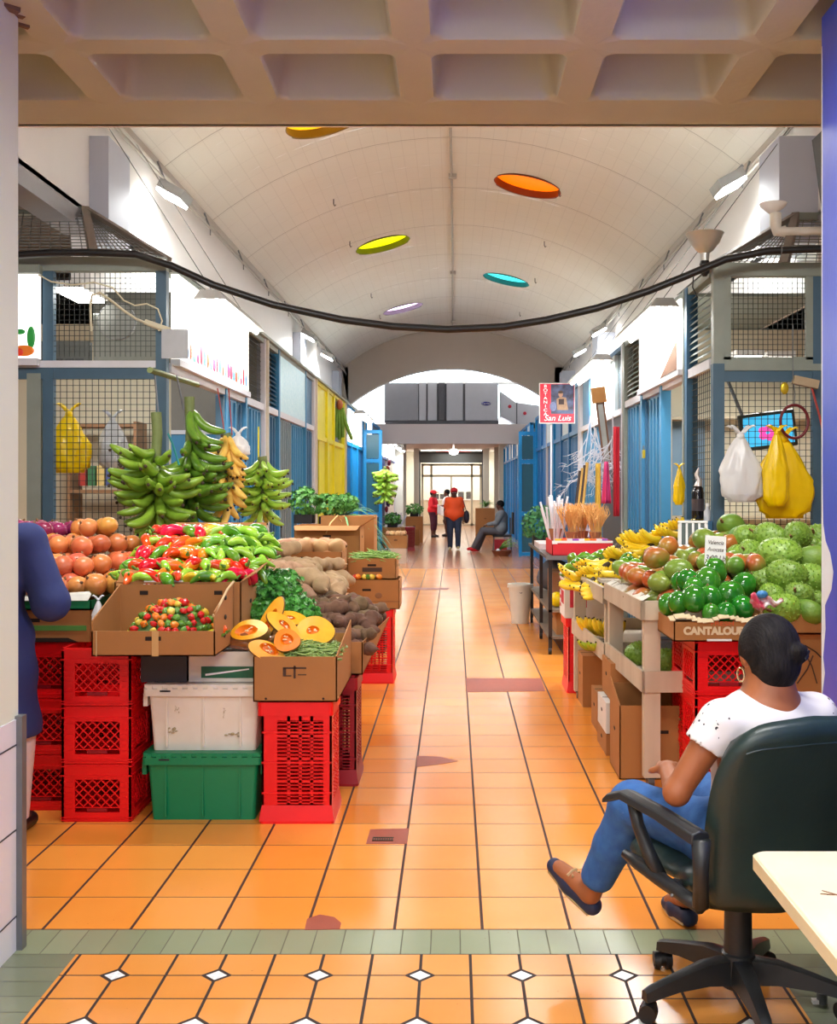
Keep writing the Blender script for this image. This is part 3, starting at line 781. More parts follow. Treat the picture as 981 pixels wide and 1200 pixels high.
for k, (ya, yb, lb) in enumerate([(25.84, 29.9, 'bright blue stall front on the right just before the arch, behind the seated person'), (30.5, 34.5, 'bright blue stall front on the right, first one past the arch'), (34.6, 39.5, 'farthest bright blue stall front on the right, by the pale column')]):
    stall_front(1, 1.78, ya, yb, lb, BLUEM, [('sign', .3, 1.0, PANELL), ('panel', 1.1, 2.6, BLUEM), ('sign', 2.8, 3.6, PANELL)], [('door', .1, 1.3, BLUEB), ('door', 1.4, 2.6, BLUEM), ('door', 2.7, 3.9, BLUEB)],
        [(.0, .08, BLUEB), (1.32, .08, BLUEB), (2.62, .08, BLUEB), (yb - ya - .1, .1, BLUEB)], zt=3.0 if k else 3.1)
# partitions and roofs of the stall rows
PART = mat('stall_partition', (206, 196, 176), .6, .06, 4)
for s, nm, ys in ((-1, 'left', (12.08, 16.4, 20.9, 25.3, 29.7)), (1, 'right', (12.43, 16.8, 21.2, 25.8, 29.9))):
    for y in ys: struct(MB().box(min(s * 2.0, s * 6), max(s * 2.0, s * 6), y, y + .04, 0, 3.18).build('wall_' + nm + '.005', PART))
    struct(MB().box(min(s * 2.0, s * 3.1), max(s * 2.0, s * 3.1), 9.4, 30, 3.19, 3.22).build('ceiling.006', GGREY))
    struct(MB().box(min(s * 2.95, s * 6), max(s * 2.95, s * 6), 12.4, 30, 3.19, 3.22).build('ceiling.007', GGREY))

# ------------------------------------------------------------------ near corner cages with sloping mesh lids
def cage(s, X, y0, w, x_sec, label, lit):
    t = thing('mesh_cage_stall', label, 'mesh cage', (X, y0, 0))
    x = lambda a: s * a                      # a = distance into the stall row
    def bx(g, a0, a1, ya, yb, z0, z1): return g.box(min(x(a0), x(a1)), max(x(a0), x(a1)), ya, yb, z0, z1)
    bx(MB(), 0, w, -.03, .05, 3.13, 3.23).build('top_beam', GGREY, t)
    bx(MB(), .002, w, -.024, .03, 2.44, 2.49).build('middle_rail', WTRIM if s < 0 else GGREY, t)
    bx(MB(), .002, w, -.014, .03, 2.36, 2.44).build('lower_rail', TEAL, t)
    bx(MB(), .002, w, -.012, .03, .0, .95).build('base_panel', TEAL, t)
    bx(MB(), 0, .075, -.03, .05, 0, 3.13).build('post', TEAL if s < 0 else GGREY, t)
    if s > 0: bx(MB(), -.004, .079, -.034, .05, 0, 2.49).build('post_paint', TEAL, t)
    bx(MB(), x_sec, x_sec + .075, -.02, .04, 0, 3.13).build('post', TEAL, t)
    if s > 0: bx(MB(), .075, .13, -.02, .02, 2.52, 3.13).build('panel_frame', GGREY, t); bx(MB(), x_sec - .05, x_sec, -.02, .02, 2.52, 3.13).build('panel_frame', GGREY, t); bx(MB(), .075, x_sec, -.02, .02, 2.49, 2.54).build('panel_frame', GGREY, t)
    g = MB(); a, b = sorted((x(.08), x(x_sec))); lattice(g, a, b, 2.52, 3.12, .036, .0045, 'y', .0); g.build('upper_mesh', WIRE, t)
    g = MB(); lattice(g, a, b, .95, 2.36, .045, .0045, 'y', .0); g.build('lower_mesh', WIRE, t)
    # sloping lid: ridge back from the front, hip down to the aisle corner
    zr, yr, ar = 3.80, .95, .90
    MB().bar((x(ar), yr, zr), (x(w), yr, zr), .06).build('ridge', GGREY, t)
    MB().bar((x(0), .02, 3.2), (x(ar), yr, zr), .05, .07).build('hip_rafter', mat('brown_rafter', (120, 108, 98), .5), t)
    MB().bar((x(ar - .38), .0, 3.2), (x(ar), yr, zr), .06, .08).build('rafter', MC['brown_rafter'], t)
    g = MB()
    def slope(p0, p1, q0, q1, n, m):
        p0, p1, q0, q1 = map(Vector, (p0, p1, q0, q1))
        for i in range(n + 1): g.bar(p0.lerp(p1, i / n), q0.lerp(q1, i / n), .006)
        for j in range(m + 1): g.bar(p0.lerp(q0, j / m), p1.lerp(q1, j / m), .006)
    slope((x(ar - .38), 0, 3.22), (x(w), 0, 3.22), (x(ar), yr, zr), (x(w), yr, zr), 44, 16)
    slope((x(0), 0, 3.22), (x(ar - .38), 0, 3.22), (x(ar) - .001, yr, zr), (x(ar), yr, zr), 12, 16)
    slope((x(0), 0, 3.22), (x(0), 1.3, 3.22), (x(ar), yr, zr), (x(ar), 1.3, zr), 16, 16)
    g.build('lid_mesh', WIREL, t)
    return t
tL = cage(-1, LX, 8.0, 4.0, .81, 'wire mesh cage stall on the left with a sloping mesh lid and white sign', True)
MB().box(-1.0, -.90, -.015, .035, 0, 2.40).build('grey_post', GGREY, tL)
tR = cage(1, RX, 8.2, 4.0, .73, 'grey and slate blue wire mesh cage stall on the right holding two hanging bags', False)
# white sign with fruit painted on it, set in the left cage
t = thing('produce_sign', 'white lit sign with a painted red and orange fruit beside the white pillar', 'sign', (LX - .9, 7.94, 2.50))
MB().box(-1.4, -.0, 0, .05, 0, .62).build('panel', emis('lit_panel_soft', (255, 253, 250), 1.05), t)
MB().box(-1.42, .02, -.05, .03, .60, .66).build('lamp_housing', GGREY, t)
MB().box(-1.42, .0, -.03, .03, -.05, .0).build('ledge', WTRIM, t)
RED = mat('sign_red', (240, 60, 30), .4); ORG = mat('sign_orange', (250, 130, 30), .4); GRN = mat('sign_green', (40, 170, 70), .4)
MB().sph((-.10, -.008, .055), (.075, .006, .04), 20, 8).build('painted_fruit', ORG, t, smooth=True); MB().sph((-.14, -.012, .045), (.04, .006, .03), 16, 8).build('painted_fruit', RED, t, smooth=True)
MB().sph((-.05, -.006, .15), (.03, .006, .08), 12, 8).build('painted_leaf', GRN, t, smooth=True); MB().sph((-.13, -.006, .19), (.04, .006, .02), 12, 8).build('painted_leaf', GRN, t, smooth=True)
# long lit picture sign on the near left stall
def lit_sign(name, label, X, s, ya, yb, z0, z1, art=True):
    t = thing(name, label, 'sign', (X, ya, z0)); L = yb - ya; H = z1 - z0
    MB().box(min(-s * .04, s * .01), max(-s * .04, s * .01), 0, L, 0, H).build('panel', SIGNLIT, t)
    MB().box(min(-s * .06, s * .01), max(-s * .06, s * .01), -.02, L + .02, -.05, 0).build('sill', WTRIM, t)
    if art:
        cols = [(236, 60, 80), (90, 160, 220), (240, 90, 60), (120, 200, 160), (220, 70, 110)]
        r2 = random.Random(3)
        for i in range(22):
            y = .15 + (L - .3) * i / 21; h = .06 + .12 * r2.random()
            c = cols[i % 5]
            MB().sph((-s * .043, y, .03 + h * .5), (.004, .04 + .03 * r2.random(), h * .5), 10, 6).build('painted_produce', mat('paint%d' % (i % 5), c, .5), t, smooth=True)
    return t
lit_sign('picture_sign', 'long white lit sign with red and blue produce picture above the left stall window', LX, -1, 8.15, 10.95, 2.52, 3.14)
lit_sign('blank_lit_sign', 'blazing white sign over the near right stall with a brown stained corner', RX, 1, 9.2, 11.2, 2.56, 3.14, False)
o = MB().add([(RX - .06, 9.22, 2.56), (RX - .06, 9.95, 2.56), (RX - .06, 9.22, 2.80)], [(0, 1, 2)]).build('peeling_paint', mat('brown_stain', (120, 84, 60), .7, .3)); o.modifiers.new('solid', 'SOLIDIFY').thickness = .004
tag(o, 'brown peeling corner at the bottom of the white sign on the right', 'stained panel')
# window opening of the near left stall
t = thing('service_window', 'dark framed service window opening behind the hanging plantains', 'window', (LX, 8.1, 0))
MB().box(-.06, .01, 0, 1.85, .95, 1.0).box(-.06, .01, 1.80, 1.86, 1.0, 2.4).build('frame', TEAL, t)
MB().box(-.05, .0, 0, 1.8, .12, .95).build('lower_panel', BLUE, t); MB().box(-.68, -.06, 2.70, 2.75, 0, 2.10).build('inner_board', BLUE, t); MB().box(-.68, -.06, 2.69, 2.76, 2.10, 2.14).build('board_trim', WTRIM, t); MB().box(-.68, -.06, 2.70, 2.75, 2.14, 3.1).build('dim_upper_sheet', mat('dim_board', (120, 116, 108), .6, .1), t)  # upper grey sheet is added, its colour imitating a dim back wall
t = thing('service_counter', 'blue lined opening of the near right stall behind the bananas', 'window', (RX, 9.1, 0))
MB().box(-.01, .06, 0, 1.0, .9, .96).box(-.01, .05, 0, .05, .96, 2.46).build('frame', BLUED, t); MB().box(0, .05, 0, 1.0, .12, .9).build('lower_panel', BLUE, t); MB().box(.08, .62, 2.1, 2.15, 0, 2.3).build('inner_board', mat('pale_blue_board', (128, 160, 186), .4, .06), t)
# stall interiors: back walls, shelf units
struct(MB().box(-6, -2.12, 10.9, 10.95, 0, 3.18).build('wall_left.006', mat('inner_cream', (222, 212, 186), .6, .08, 2)))
struct(MB().box(2.0, 6, 11.3, 11.35, 0, 3.18).build('wall_right.006', MC['inner_cream']))
def shelf_unit(label, x0, x1, y, z, n, col, d=.35):
    t = thing('shelf_unit', label, 'shelf', (x0, y, 0)); g = MB(); W = x1 - x0
    for x in (0, W - .03): MB().box(x, x + .03, 0, d, 0, z).build('upright', col, t)
    for i in range(n): MB().box(0.03, W - .03, 0, d, .3 + (z - .35) * i / (n - 1), .33 + (z - .35) * i / (n - 1)).build('shelf', col, t)
    return t
shelf_unit('brown shelf unit with boxes inside the left mesh cage', -3.6, -2.95, 10.4, 2.2, 4, mat('shelf_brown', (150, 110, 76), .6))
shelf_unit('pale wooden shelf along the inner wall of the right mesh cage', 2.1, 4.2, 10.9, 2.3, 3, mat('shelf_pale', (206, 190, 160), .6))
g = random.Random(5)
for i in range(7):
    x = -3.5 + .085 * i; tag(MB().rbox(x, x + .07, 10.42, 10.55, 1.602, 1.75 + .05 * g.random(), .01).build('packet', mat('pk%d' % (i % 4), [(180, 60, 50), (70, 120, 80), (220, 190, 120), (90, 100, 150)][i % 4], .5)), 'small packet standing on the brown shelf inside the left cage', 'packet', 'packets on the brown shelf')
# fan, bags and clutter in the left cage
t = thing('wall_fan', 'round grey fan behind the upper mesh of the left cage', 'fan', P(138, 377, 8.5))
g = MB()
for k in range(5):
    r_ = .02 + .03 * k; g.tube([(r_ * math.cos(a), -.03, r_ * math.sin(a)) for a in [2 * PI * i / 24 for i in range(25)]], .003, 4)
for i in range(16): a = 2 * PI * i / 16; g.bar((.02 * math.cos(a), -.03, .02 * math.sin(a)), (.15 * math.cos(a), -.02, .15 * math.sin(a)), .004)
g.build('guard', STEEL, t); MB().lathe([(.02, -.03), (.14, -.02), (.14, .03), (.03, .06)], 20, M=Matrix.Rotation(PI / 2, 4, 'X')).build('blade_housing', mat('fan_grey', (120, 122, 116), .5), t, smooth=True)
MB().lathe([(.03, 0), (.03, .05)], 12, M=Matrix.Rotation(PI / 2, 4, 'X')).build('hub', BLACK, t)
t = thing('electrical_panel', 'dark electrical box with cables inside the left cage', 'electrical box', P(80, 445, 8.9)); t.location.z = 2.45
MB().box(-.28, .16, 0, .1, .05, .30).build('box', mat('dark_box', (60, 62, 58), .6, .2), t)
for k in range(5): MB().box(-.26 + .08 * k, -.2 + .08 * k, -.01, 0, .08, .16).build('breaker', BLACK, t)
MB().box(.18, .96, .06, .10, .03, .70).build('dim_backboard', mat('board_grey', (104, 106, 98), .6, .15), t)  # board widened, its grey standing in for the dim upper cage interior
def bag(name, label, cat, loc, w, h, m, seed, d=.16, rz=0):
    r2 = random.Random(seed); ph = [r2.random() * 6 for _ in range(6)]
    t = thing(name, label, cat, loc, rz)
    def f(u, v):
        a = 2 * PI * u
        prof = .16 + .84 * min(1, (1 - v) * 1.9) ** .8 if v > .45 else 1 - .18 * (abs(.3 - v) / .3) ** 2
        if v < .05: prof *= .75
        k = 1 + .10 * math.sin(3 * a + ph[0] + 4 * v) + .07 * math.sin(7 * a + ph[1] - 6 * v) + .05 * math.sin(11 * a + 9 * v + ph[2])
        return Vector((w / 2 * prof * math.cos(a) * k, d / 2 * prof * math.sin(a) * k, -h * (1 - v)))
    b = MB().grid(f, 40, 22, True); n = 40; b.f.append(tuple(reversed(range(n)))); b.build('sack', m, t, smooth='all')
    # knotted neck with two ears
    k = MB().sph((0, 0, .005), (.09 * w + .003, .08 * w + .003, .1 * w), 12, 8); k.build('knot', m, t, smooth=True)
    es = min(1, w / .3 + .12)
    for s_ in (-1, 1):
        MB().grid(lambda u, v: es * Vector((s_ * (.01 + .07 * v) + .02 * math.sin(6 * u + s_), (u - .5) * (.02 + .06 * v), .02 + .055 * math.sin(v * 2) + .012 * math.sin(9 * u))), 7, 6).build('ear', m, t, smooth='all').modifiers.new('s', 'SOLIDIFY').thickness = .003
    return t
YBAG = mat('yellow_bag_film', (250, 208, 0), .3, .08, 9, bump=.5, bscale=14)
WBAG = mat('white_bag_film', (228, 228, 228), .3, .06, 9, bump=.5, bscale=14)
bag('plastic_bag', 'yellow plastic bag hanging behind the mesh of the left cage', 'bag', P(81, 486, 8.25), .30, .43, YBAG, 1)
bag('plastic_bag', 'crumpled clear white plastic bag hanging behind the left mesh', 'bag', P(132, 492, 8.3), .22, .36, mat('clear_bag_film', (196, 198, 200), .2, .2, 30, bump=.6, bscale=20), 2)
bag('plastic_bag', 'white plastic bag hanging on the right mesh beside the big yellow bags', 'bag', P(868, 512, 8.05), .30, .47, WBAG, 3, d=.14)
bag('plastic_bag', 'large yellow plastic bag, rear one of the pair hung on the right mesh', 'bag', P(918, 514, 8.12), .40, .58, YBAG, 4, d=.10)
bag('plastic_bag', 'slim twisted yellow plastic bag, front one of the pair hung on the right mesh', 'bag', P(910, 508, 7.98), .18, .52, YBAG, 5, d=.10)
bag('plastic_bag', 'small yellow bag hanging in the blue stall opening by the black bottle', 'bag', P(796, 548, 9.0), .09, .30, YBAG, 6, d=.05)
# cables on the left cage
WC = mat('white_cable', (214, 206, 176), .5)
t = thing('power_cable', 'cream power cable with a plug looped on the upper mesh of the left cage', 'cable', (0, 0, 0))
MB().tube([P(x, y, 7.93) for x, y in [(107, 388), (106, 360), (108, 346), (117, 343), (130, 352), (145, 364), (160, 374), (170, 378)]], .009, 8).build('cord', WC, t, smooth=True)
MB().tube([P(170, 377, 7.93), P(199, 388, 7.93)], [.02, .026], 10).build('connector', WC, t, smooth=True)
tag(MB().tube([P(x, y, 7.92) for x, y in [(45, 322), (60, 330), (85, 334), (110, 331), (132, 337), (145, 352), (158, 358), (172, 356), (185, 362), (190, 376), (186, 388)]], .006, 6).build('thin_cable', WC, smooth=True), 'thin wavy white cable strung along the top of the left cage', 'cable')
o = MB().box(-.09, .09, -.01, .01, -.10, .10).build('grey_card', mat('grey_card', (168, 170, 172), .6)); o.location = P(205, 403, 7.7); tag(o, 'blank grey square card sticking out at the corner of the left cage', 'card')

# ------------------------------------------------------------------ light fixtures
def strip(label, X, s, ya, yb, z, wires=True):
    t = thing('strip_light', label, 'strip light', (X, ya, z)); L = yb - ya
    MB().prism([(-.11, .0), (.11, .0), (.06, .07), (-.06, .07)], 'y', 0, L).build('housing', mat('lamp_housing', (150, 148, 144), .5), t) if False else MB().add([(-.12, 0, 0), (.12, 0, 0), (.07, 0, .07), (-.07, 0, .07), (-.12, L, 0), (.12, L, 0), (.07, L, .07), (-.07, L, .07)],
        [(0, 1, 2, 3), (7, 6, 5, 4), (3, 2, 6, 7), (0, 3, 7, 4), (1, 5, 6, 2)]).build('housing', mat('lamp_housing', (150, 148, 144), .5), t)
    MB().tube([(-.05, .03, -.01), (-.05, L - .03, -.01)], .02, 8).tube([(.05, .03, -.01), (.05, L - .03, -.01)], .02, 8).build('tubes', LAMP, t, smooth=True)
    if wires:
        for y in (.15, L - .15): MB().tube([(0, y, .07), (s * 2.88 - X, y, 4.70 - z)], .003, 5).build('hanging_wire', WIRE, t)
    return t
W_ = 1.0
def slight(X, s, ya, yb, z, p):
    area('tube_light', (X, (ya + yb) / 2, z - .05), .22, p, (0, 0, 0), sy=yb - ya, spread=170)
strip('long strip light hanging over the near left stall sign', -1.86, -1, 8.5, 10.3, 3.02); slight(-1.86, -1, 8.5, 10.3, 3.02, 34)
strip('long strip light hanging over the near right stall sign', 1.72, 1, 9.1, 11.2, 3.06); slight(1.72, 1, 9.1, 11.2, 3.06, 36)
strip('second strip light on the right, above the red shop sign', 1.72, 1, 12.9, 15.8, 3.06); slight(1.72, 1, 12.9, 15.8, 3.06, 40)
strip('strip light farther along on the left, above the bright blue stalls', -1.82, -1, 21.6, 24.2, 3.02, False); slight(-1.82, -1, 21.6, 24.2, 3.0, 38)
for k, y in enumerate((31.5, 34.0, 36.6)):
    strip(['first', 'second', 'last'][k] + ' of the three small strip lights along the left past the arch', -1.72, -1, y, y + 1.2, 2.82, False); slight(-1.72, -1, y, y + 1.2, 2.8, 18)
def flood(label, x, y, z, s, p):
    t = thing('flood_light', label, 'flood light', (x, y, z))
    M_ = Matrix.Rotation(s * -.5, 4, 'Y')
    MB().box(-.13, .13, -.18, .18, 0, .09, M_).build('housing', mat('lamp_housing', (150, 148, 144), .5), t)
    MB().box(-.12, .12, -.17, .17, -.03, 0, M_).build('lens', emis('flood_lens', (255, 255, 252), 14), t)
    MB().bar((0, 0, .08), (s * .12, 0, .2), .03).build('bracket', STEEL, t)
    area('flood_lamp', (x + s * 0.0, y, z - .08), .3, p, (0, s * -.2, 0), sy=.4, spread=170)
flood('flood light glaring on the upper wall above the left mesh cage', -2.74, 10.9, 4.42, -1, 60)
flood('flood light glaring on the upper wall above the right mesh cage', 2.62, 10.6, 4.44, 1, 60)
flood('left of the two distant flood lights on the left cornice, above the yellow stall', -2.74, 21.0, 4.42, -1, 50)
flood('right of the two distant flood lights on the left cornice, nearer the arch', -2.74, 24.2, 4.42, -1, 50)
flood('right of the two distant flood lights on the right cornice, farther from the arch', 2.64, 20.3, 4.42, 1, 50)
flood('left of the two distant flood lights on the right cornice, nearest the arch', 2.64, 23.4, 4.42, 1, 50)
# lamps inside the near stalls
def inner(label, x, y, z):
    t = thing('ceiling_lamp', label, 'lamp', (x, y, z)); MB().box(-.12, .12, -.3, .3, 0, .05).build('housing', WPL, t); MB().box(-.10, .10, -.28, .28, -.02, 0).build('diffuser', LAMP, t)
inner('bright square lamp inside the top of the left mesh cage', -2.80, 8.36, 3.03); area('stall_lamp', (-3.0, 9.2, 2.98), .5, 24, (0, 0, 0))
inner('left lamp glowing at the back of the right mesh cage', 2.55, 9.9, 2.72); inner('right lamp glowing at the back of the right mesh cage', 2.85, 10.0, 2.72); area('stall_lamp', (2.8, 9.6, 2.6), .5, 24, (0, 0, 0))
# light coming down the skylights, and added batten fill near the camera
for (sx, sy, c, nm) in SKY:
    area('skylight_day', tuple(vp(sx, sy, -.05)), .8, 34, (0, math.asin(sx / VR), 0), (.97,1,1), spread=160)
for y in (33.0, 37, 42, 45): area('far_lamp', (0, y, 3.1 if y != 33 else 3.15), 1.2, 26, (0, 0, 0), (1,.98,.93))
area('shop_lamp', (0, 48.4, 3.0), 2.5, 100, (0, 0, 0), (1,.99,.94))
area('beyond_arch', (0, 34.5, 6.3), 3, 420, (0, 0, 0), (.92, .97, 1))
for k, (x, y) in enumerate(((-.55, 1.1), (.75, 2.9), (-.5, -1.2), (.9, .2))):  # unseen battens added as fill light for the foreground
    t = thing('fill_batten', 'unseen fill batten added on the waffle ceiling over the passage', 'lamp', (x, y, 3.12), group='added fill lamps on the waffle ceiling')
    MB().box(-.6, .6, -.08, .08, .02, .08).build('housing', WPL, t); MB().tube([(-.58, 0, 0), (.58, 0, 0)], .02, 8).build('tube', LAMP, t)
    area('fill_batten_light', (x, y, 3.08), 1.2, 36, (0, 0, 0), (1,.99,.96), sy=.15)
for k, x in enumerate((-1.75, 1.7)):  # hidden lamps added to brighten the produce from the camera side
    t = thing('fill_batten', ['left', 'right'][k] + ' added fill batten hidden behind the front ceiling beam, over the stalls', 'lamp', (x, 5.12, 3.42))
    MB().box(-.6, .6, -.1, .02, .0, .08).build('housing', WPL, t); MB().tube([(-.58, -.03, -.025), (.58, -.03, -.025)], .02, 8).build('tube', LAMP, t)
    area('fill_batten_light', (x, 5.13, 3.37), 1.2, 38, (R(28), 0, 0), (1, .985, .95), sy=.14)
# black hose across the hall
t = thing('black_hose', 'thick black hose sagging right across the hall in front of both cages', 'hose', (0, 0, 0))
pts = [(0, 299), (17, 299), (60, 296), (100, 295.5), (160, 298), (200, 311), (250, 334), (320, 357), (400, 374.5), (460, 382.5), (525, 386), (590, 383), (640, 375), (700, 361), (760, 341), (800, 325), (850, 304), (900, 294), (963, 291.5), (1000, 291)]
MB().tube([P(x, y, 7.75) for x, y in pts], .026, 12).build('hose', BLACK, t, smooth=True)
for x, y in ((915, 293),): MB().tube([P(x, y, 7.74) + Vector((0, -.03 * math.sin(a), .034 * math.cos(a))) for a in [i * PI / 6 for i in range(13)]], .005, 5).build('tie', STEEL, t)
# dish reflector lamp and pipe on the right cage
t = thing('dish_reflector', 'upturned metal dish reflector on a clamp at the corner of the right cage', 'reflector lamp', P(826, 305, 8.25))
MB().lathe([(.03, -.02), (.035, .05), (.06, .07), (.11, .13), (.135, .19), (.142, .195), (.138, .20), (.105, .14), (.05, .085), (.02, .06)], 28).build('dish', mat('brushed_steel', (186, 184, 176), .3, .1, metal=.45), t, smooth=True)
MB().lathe([(.015, -.12), (.035, -.09), (.04, -.03), (.03, 0)], 14).build('socket', BLACK, t, smooth=True)
MB().tube([(-.02, 0, -.05), (-.08, 0, -.08), (-.09, 0, -.2), (-.05, 0, -.28)], .005, 6).build('cord', BLACK, t)
t = thing('white_conduit', 'white pipe with an elbow joint over the right cage lid', 'pipe', (0, 0, 0))
MB().tube([P(x, y, 8.1) for x, y in [(1000, 270), (930, 271), (915, 271)]], .03, 10).build('pipe', mat('ivory_pipe', (212, 206, 194), .5), t, smooth=True)
MB().tube([P(x, y, 8.1) for x, y in [(920, 271), (911, 271), (909, 262), (909, 250)]], .042, 12).build('elbow', MC['ivory_pipe'], t, smooth=True)
MB().lathe([(.03, 0), (.09, .05), (.10, .07), (.02, .075)], 16).build('cap', WPL, t, smooth=True).location = P(906, 250, 8.1)
# monitor, ring and tool seen through the right mesh
t = thing('monitor', 'tilted flat screen showing a pink flower on blue behind the right mesh', 'monitor', P(902, 504, 9.1), rot=(0, R(-7), 0))
MB().box(-.24, .22, 0, .05, -.15, .15).build('casing', mat('monitor_casing', (60, 56, 40), .4), t, bevel=.01)
MB().box(-.21, .19, -.012, 0, -.12, .12).build('screen', emis('screen_blue', (60, 170, 215), .8), t)
for k in range(5): MB().sph((-.02 + .05 * math.cos(k * 1.25), -.014, -.02 + .04 * math.sin(k * 1.25)), (.035, .004, .03), 10, 6).build('flower_petal', emis('screen_pink', (225, 70, 160), .8), t, smooth=True)
MB().bar((-.2, .03, .15), (-.25, .2, .5), .02).build('bracket', STEEL, t)
t = thing('ring_frame', 'dark red ring shaped frame hanging from a chain on the right mesh', 'ring', P(931, 494, 8.05))
MB().tube([(.10 * math.cos(a), 0, .12 * math.sin(a)) for a in [2 * PI * i / 28 for i in range(29)]], .011, 8).build('ring', mat('dark_red_ring', (110, 26, 36), .4), t, smooth=True)
MB().tube([(0, 0, .12), (.005, 0, .2), (-.01, 0, .3), (-.01, 0, .7)], .004, 5).build('chain', STEEL, t)
MB().sph((-.07, 0, .24), (.03, .008, .045), 12, 8).build('brass_tag', mat('brass', (200, 170, 40), .35, metal=.6), t, smooth=True)
t = thing('paint_roller', 'small wooden block brush on a red handle hooked on the right mesh', 'brush', P(944, 448, 8.05))
MB().box(-.09, .09, -.03, .03, -.03, .03, Matrix.Rotation(R(12), 4, 'Y')).build('block', mat('wood_block', (170, 150, 120), .6), t); MB().tube([(.04, 0, -.02), (.09, 0, -.2), (.13, 0, -.36)], .008, 6).build('handle', mat('red_handle', (170, 60, 50), .5), t)
# ================================================================== cartons, crates and tubs
CARD = mat('cardboard', (170, 114, 60), .75, .08, 6, bump=.08, bscale=40)
CARDD = mat('cardboard_shaded_side', (176, 124, 72), .75, .08, 6)
CARDP = mat('pale_cardboard', (206, 176, 130), .75, .08, 6)
INK = mat('carton_ink', (70, 46, 34), .7)
HOLE = mat('hand_hole', (40, 26, 18), .9)
REDP = mat('red_crate_plastic', (238, 10, 20), .38, .06, 8)
REDD = mat('dark_red_crate_plastic', (150, 10, 30), .4, .08, 8)
def carton(label, x0, x1, y0, y1, z0, hf, hb=None, m=None, rz=0, flaps='', holes=True, fl=.10, lid=False, group=None, name='cardboard_box', hl=None, hr=None, th=.006, flare=0):
    """open or closed carton; hf/hb heights of the front and back panels; rz about the front left corner"""
    hb = hb or hf; m = m or CARD; W, D = x1 - x0, y1 - y0
    t = thing(name, label, 'box', (x0, y0, z0), rz, group)
    g = MB()
    if lid:
        g.box(0, W, 0, D, 0, hf).build('body', m, t)
        MB().box(.004, W - .004, D * .49, D * .51, hf, hf + .002).build('lid_seam', INK, t)
    else:
        g.box(0, W, 0, D, 0, th); g.box(0, W, 0, th, 0, hf); g.box(0, W, D - th, D, 0, hb)
        la, lb = (hl or (hf, hb)); ra, rb = (hr or (hf, hb))
        g.prism([(0, 0), (D, 0), (D, lb), (0, la)], 'x', 0, th)
        if flare:
            g.add([(W - th, 0, 0), (W - th, D, 0), (W - th + flare, D, rb), (W - th, 0, ra), (W, 0, 0), (W, D, 0), (W + flare, D, rb), (W, 0, ra)], [(0, 1, 2, 3), (7, 6, 5, 4), (0, 4, 5, 1), (1, 5, 6, 2), (2, 6, 7, 3), (3, 7, 4, 0)])
        else: g.prism([(0, 0), (D, 0), (D, rb), (0, ra)], 'x', W - th, W)
        g.build('body', m, t)
    for f in flaps:
        q = MB()
        if f == 'l': q.add([(0, 0, hf), (0, D, hb), (-fl, D - .02, hb + fl * .5), (-fl, .02, hf + fl * .5)], [(0, 1, 2, 3)])
        if f == 'r': q.add([(W, 0, hf), (W, D, hb), (W + fl, D - .02, hb + fl * .6), (W + fl, .02, hf + fl * .6)], [(0, 1, 2, 3)])
        if f == 'b': q.add([(0, D, hb), (W, D, hb), (W - .02, D + fl * .5, hb + fl), (.02, D + fl * .5, hb + fl)], [(0, 1, 2, 3)])
        if f == 'f': q.add([(0, 0, hf), (W, 0, hf), (W - .02, -fl * .8, hf - fl * .3), (.02, -fl * .8, hf - fl * .3)], [(0, 1, 2, 3)])
        q.build('flap', m, t).modifiers.new('solid', 'SOLIDIFY').thickness = .005
    if holes:
        for (cx, cy) in ((W / 2, -.001),):
            MB().box(cx - .035, cx + .035, cy - .001, cy + .001, hf * .62, hf * .62 + .018).build('hand_hole', HOLE, t)
        for xx in (-.001, W + .001):
            MB().sph((xx, D / 2, hf * .6), (.0015, .03, .012), 14, 6).build('hand_hole', HOLE, t, smooth=True)
    return t
def crate_proto():
    t = thing('milk_crate', 'red milk crate', 'crate')
    w, h = .33, .272; th = .012
    g = MB()
    def wall(fn):
        # u along the wall 0..w, v height, t thickness
        wx0, wx1, wz0, wz1 = .063, .275, .045, .200
        for (a, b, c, d) in ((0, w, 0, wz0), (0, w, wz1, h), (0, wx0, wz0, wz1), (wx1, w, wz0, wz1)): fn(a, b, c, d, 0, th)
        for z in (.006, .018, .215, h - .012): fn(0, w, z, z + .006, -.004, 0)
        for z in (.06, .085, .11, .135, .16, .185): fn(.01, wx0 - .01, z, z + .004, -.003, 0); fn(wx1 + .01, w - .01, z, z + .004, -.003, 0)
        fn(wx0, wx1, .066, .070, 0, th)
    walls = [lambda a, b, c, d, e, f: g.box(a, b, e, f, c, d), lambda a, b, c, d, e, f: g.box(a, b, w - f, w - e, c, d),
             lambda a, b, c, d, e, f: g.box(e, f, a, b, c, d), lambda a, b, c, d, e, f: g.box(w - f, w - e, a, b, c, d)]
    for fn in walls: wall(fn)
    for i in range(6): g.box(.02 + .052 * i, .03 + .052 * i, .01, w - .01, 0, .008)
    g.box(.01, w - .01, .01, w - .01, .002, .007)  # solid floor plate added to cut the light inside the crate
    g.build('shell', REDP, t)
    for k in range(4):
        q = MB()
        lattice(q, .063, .275, .070, .200, .042, .006, 'y' if k < 2 else 'x', [.006, w - .006, .006, w - .006][k], True, .006)
        q.build('side_grid', REDP, t)
    for y in (.004, w - .004): MB().box(.12, .215, y - .003, y + .003, .048, .064).build('grip', REDD, t)
    return t
CR = Proto(crate_proto())
def crates(x, y, n, lab, rz=0):
    names = {1: ['only'], 2: ['lower', 'upper'], 3: ['bottom', 'middle', 'top']}[n]
    for k in range(n): CR.put((x, y, .275 * k), (0, 0, rz), 1, '%s red milk crate %s' % (names[k], lab))
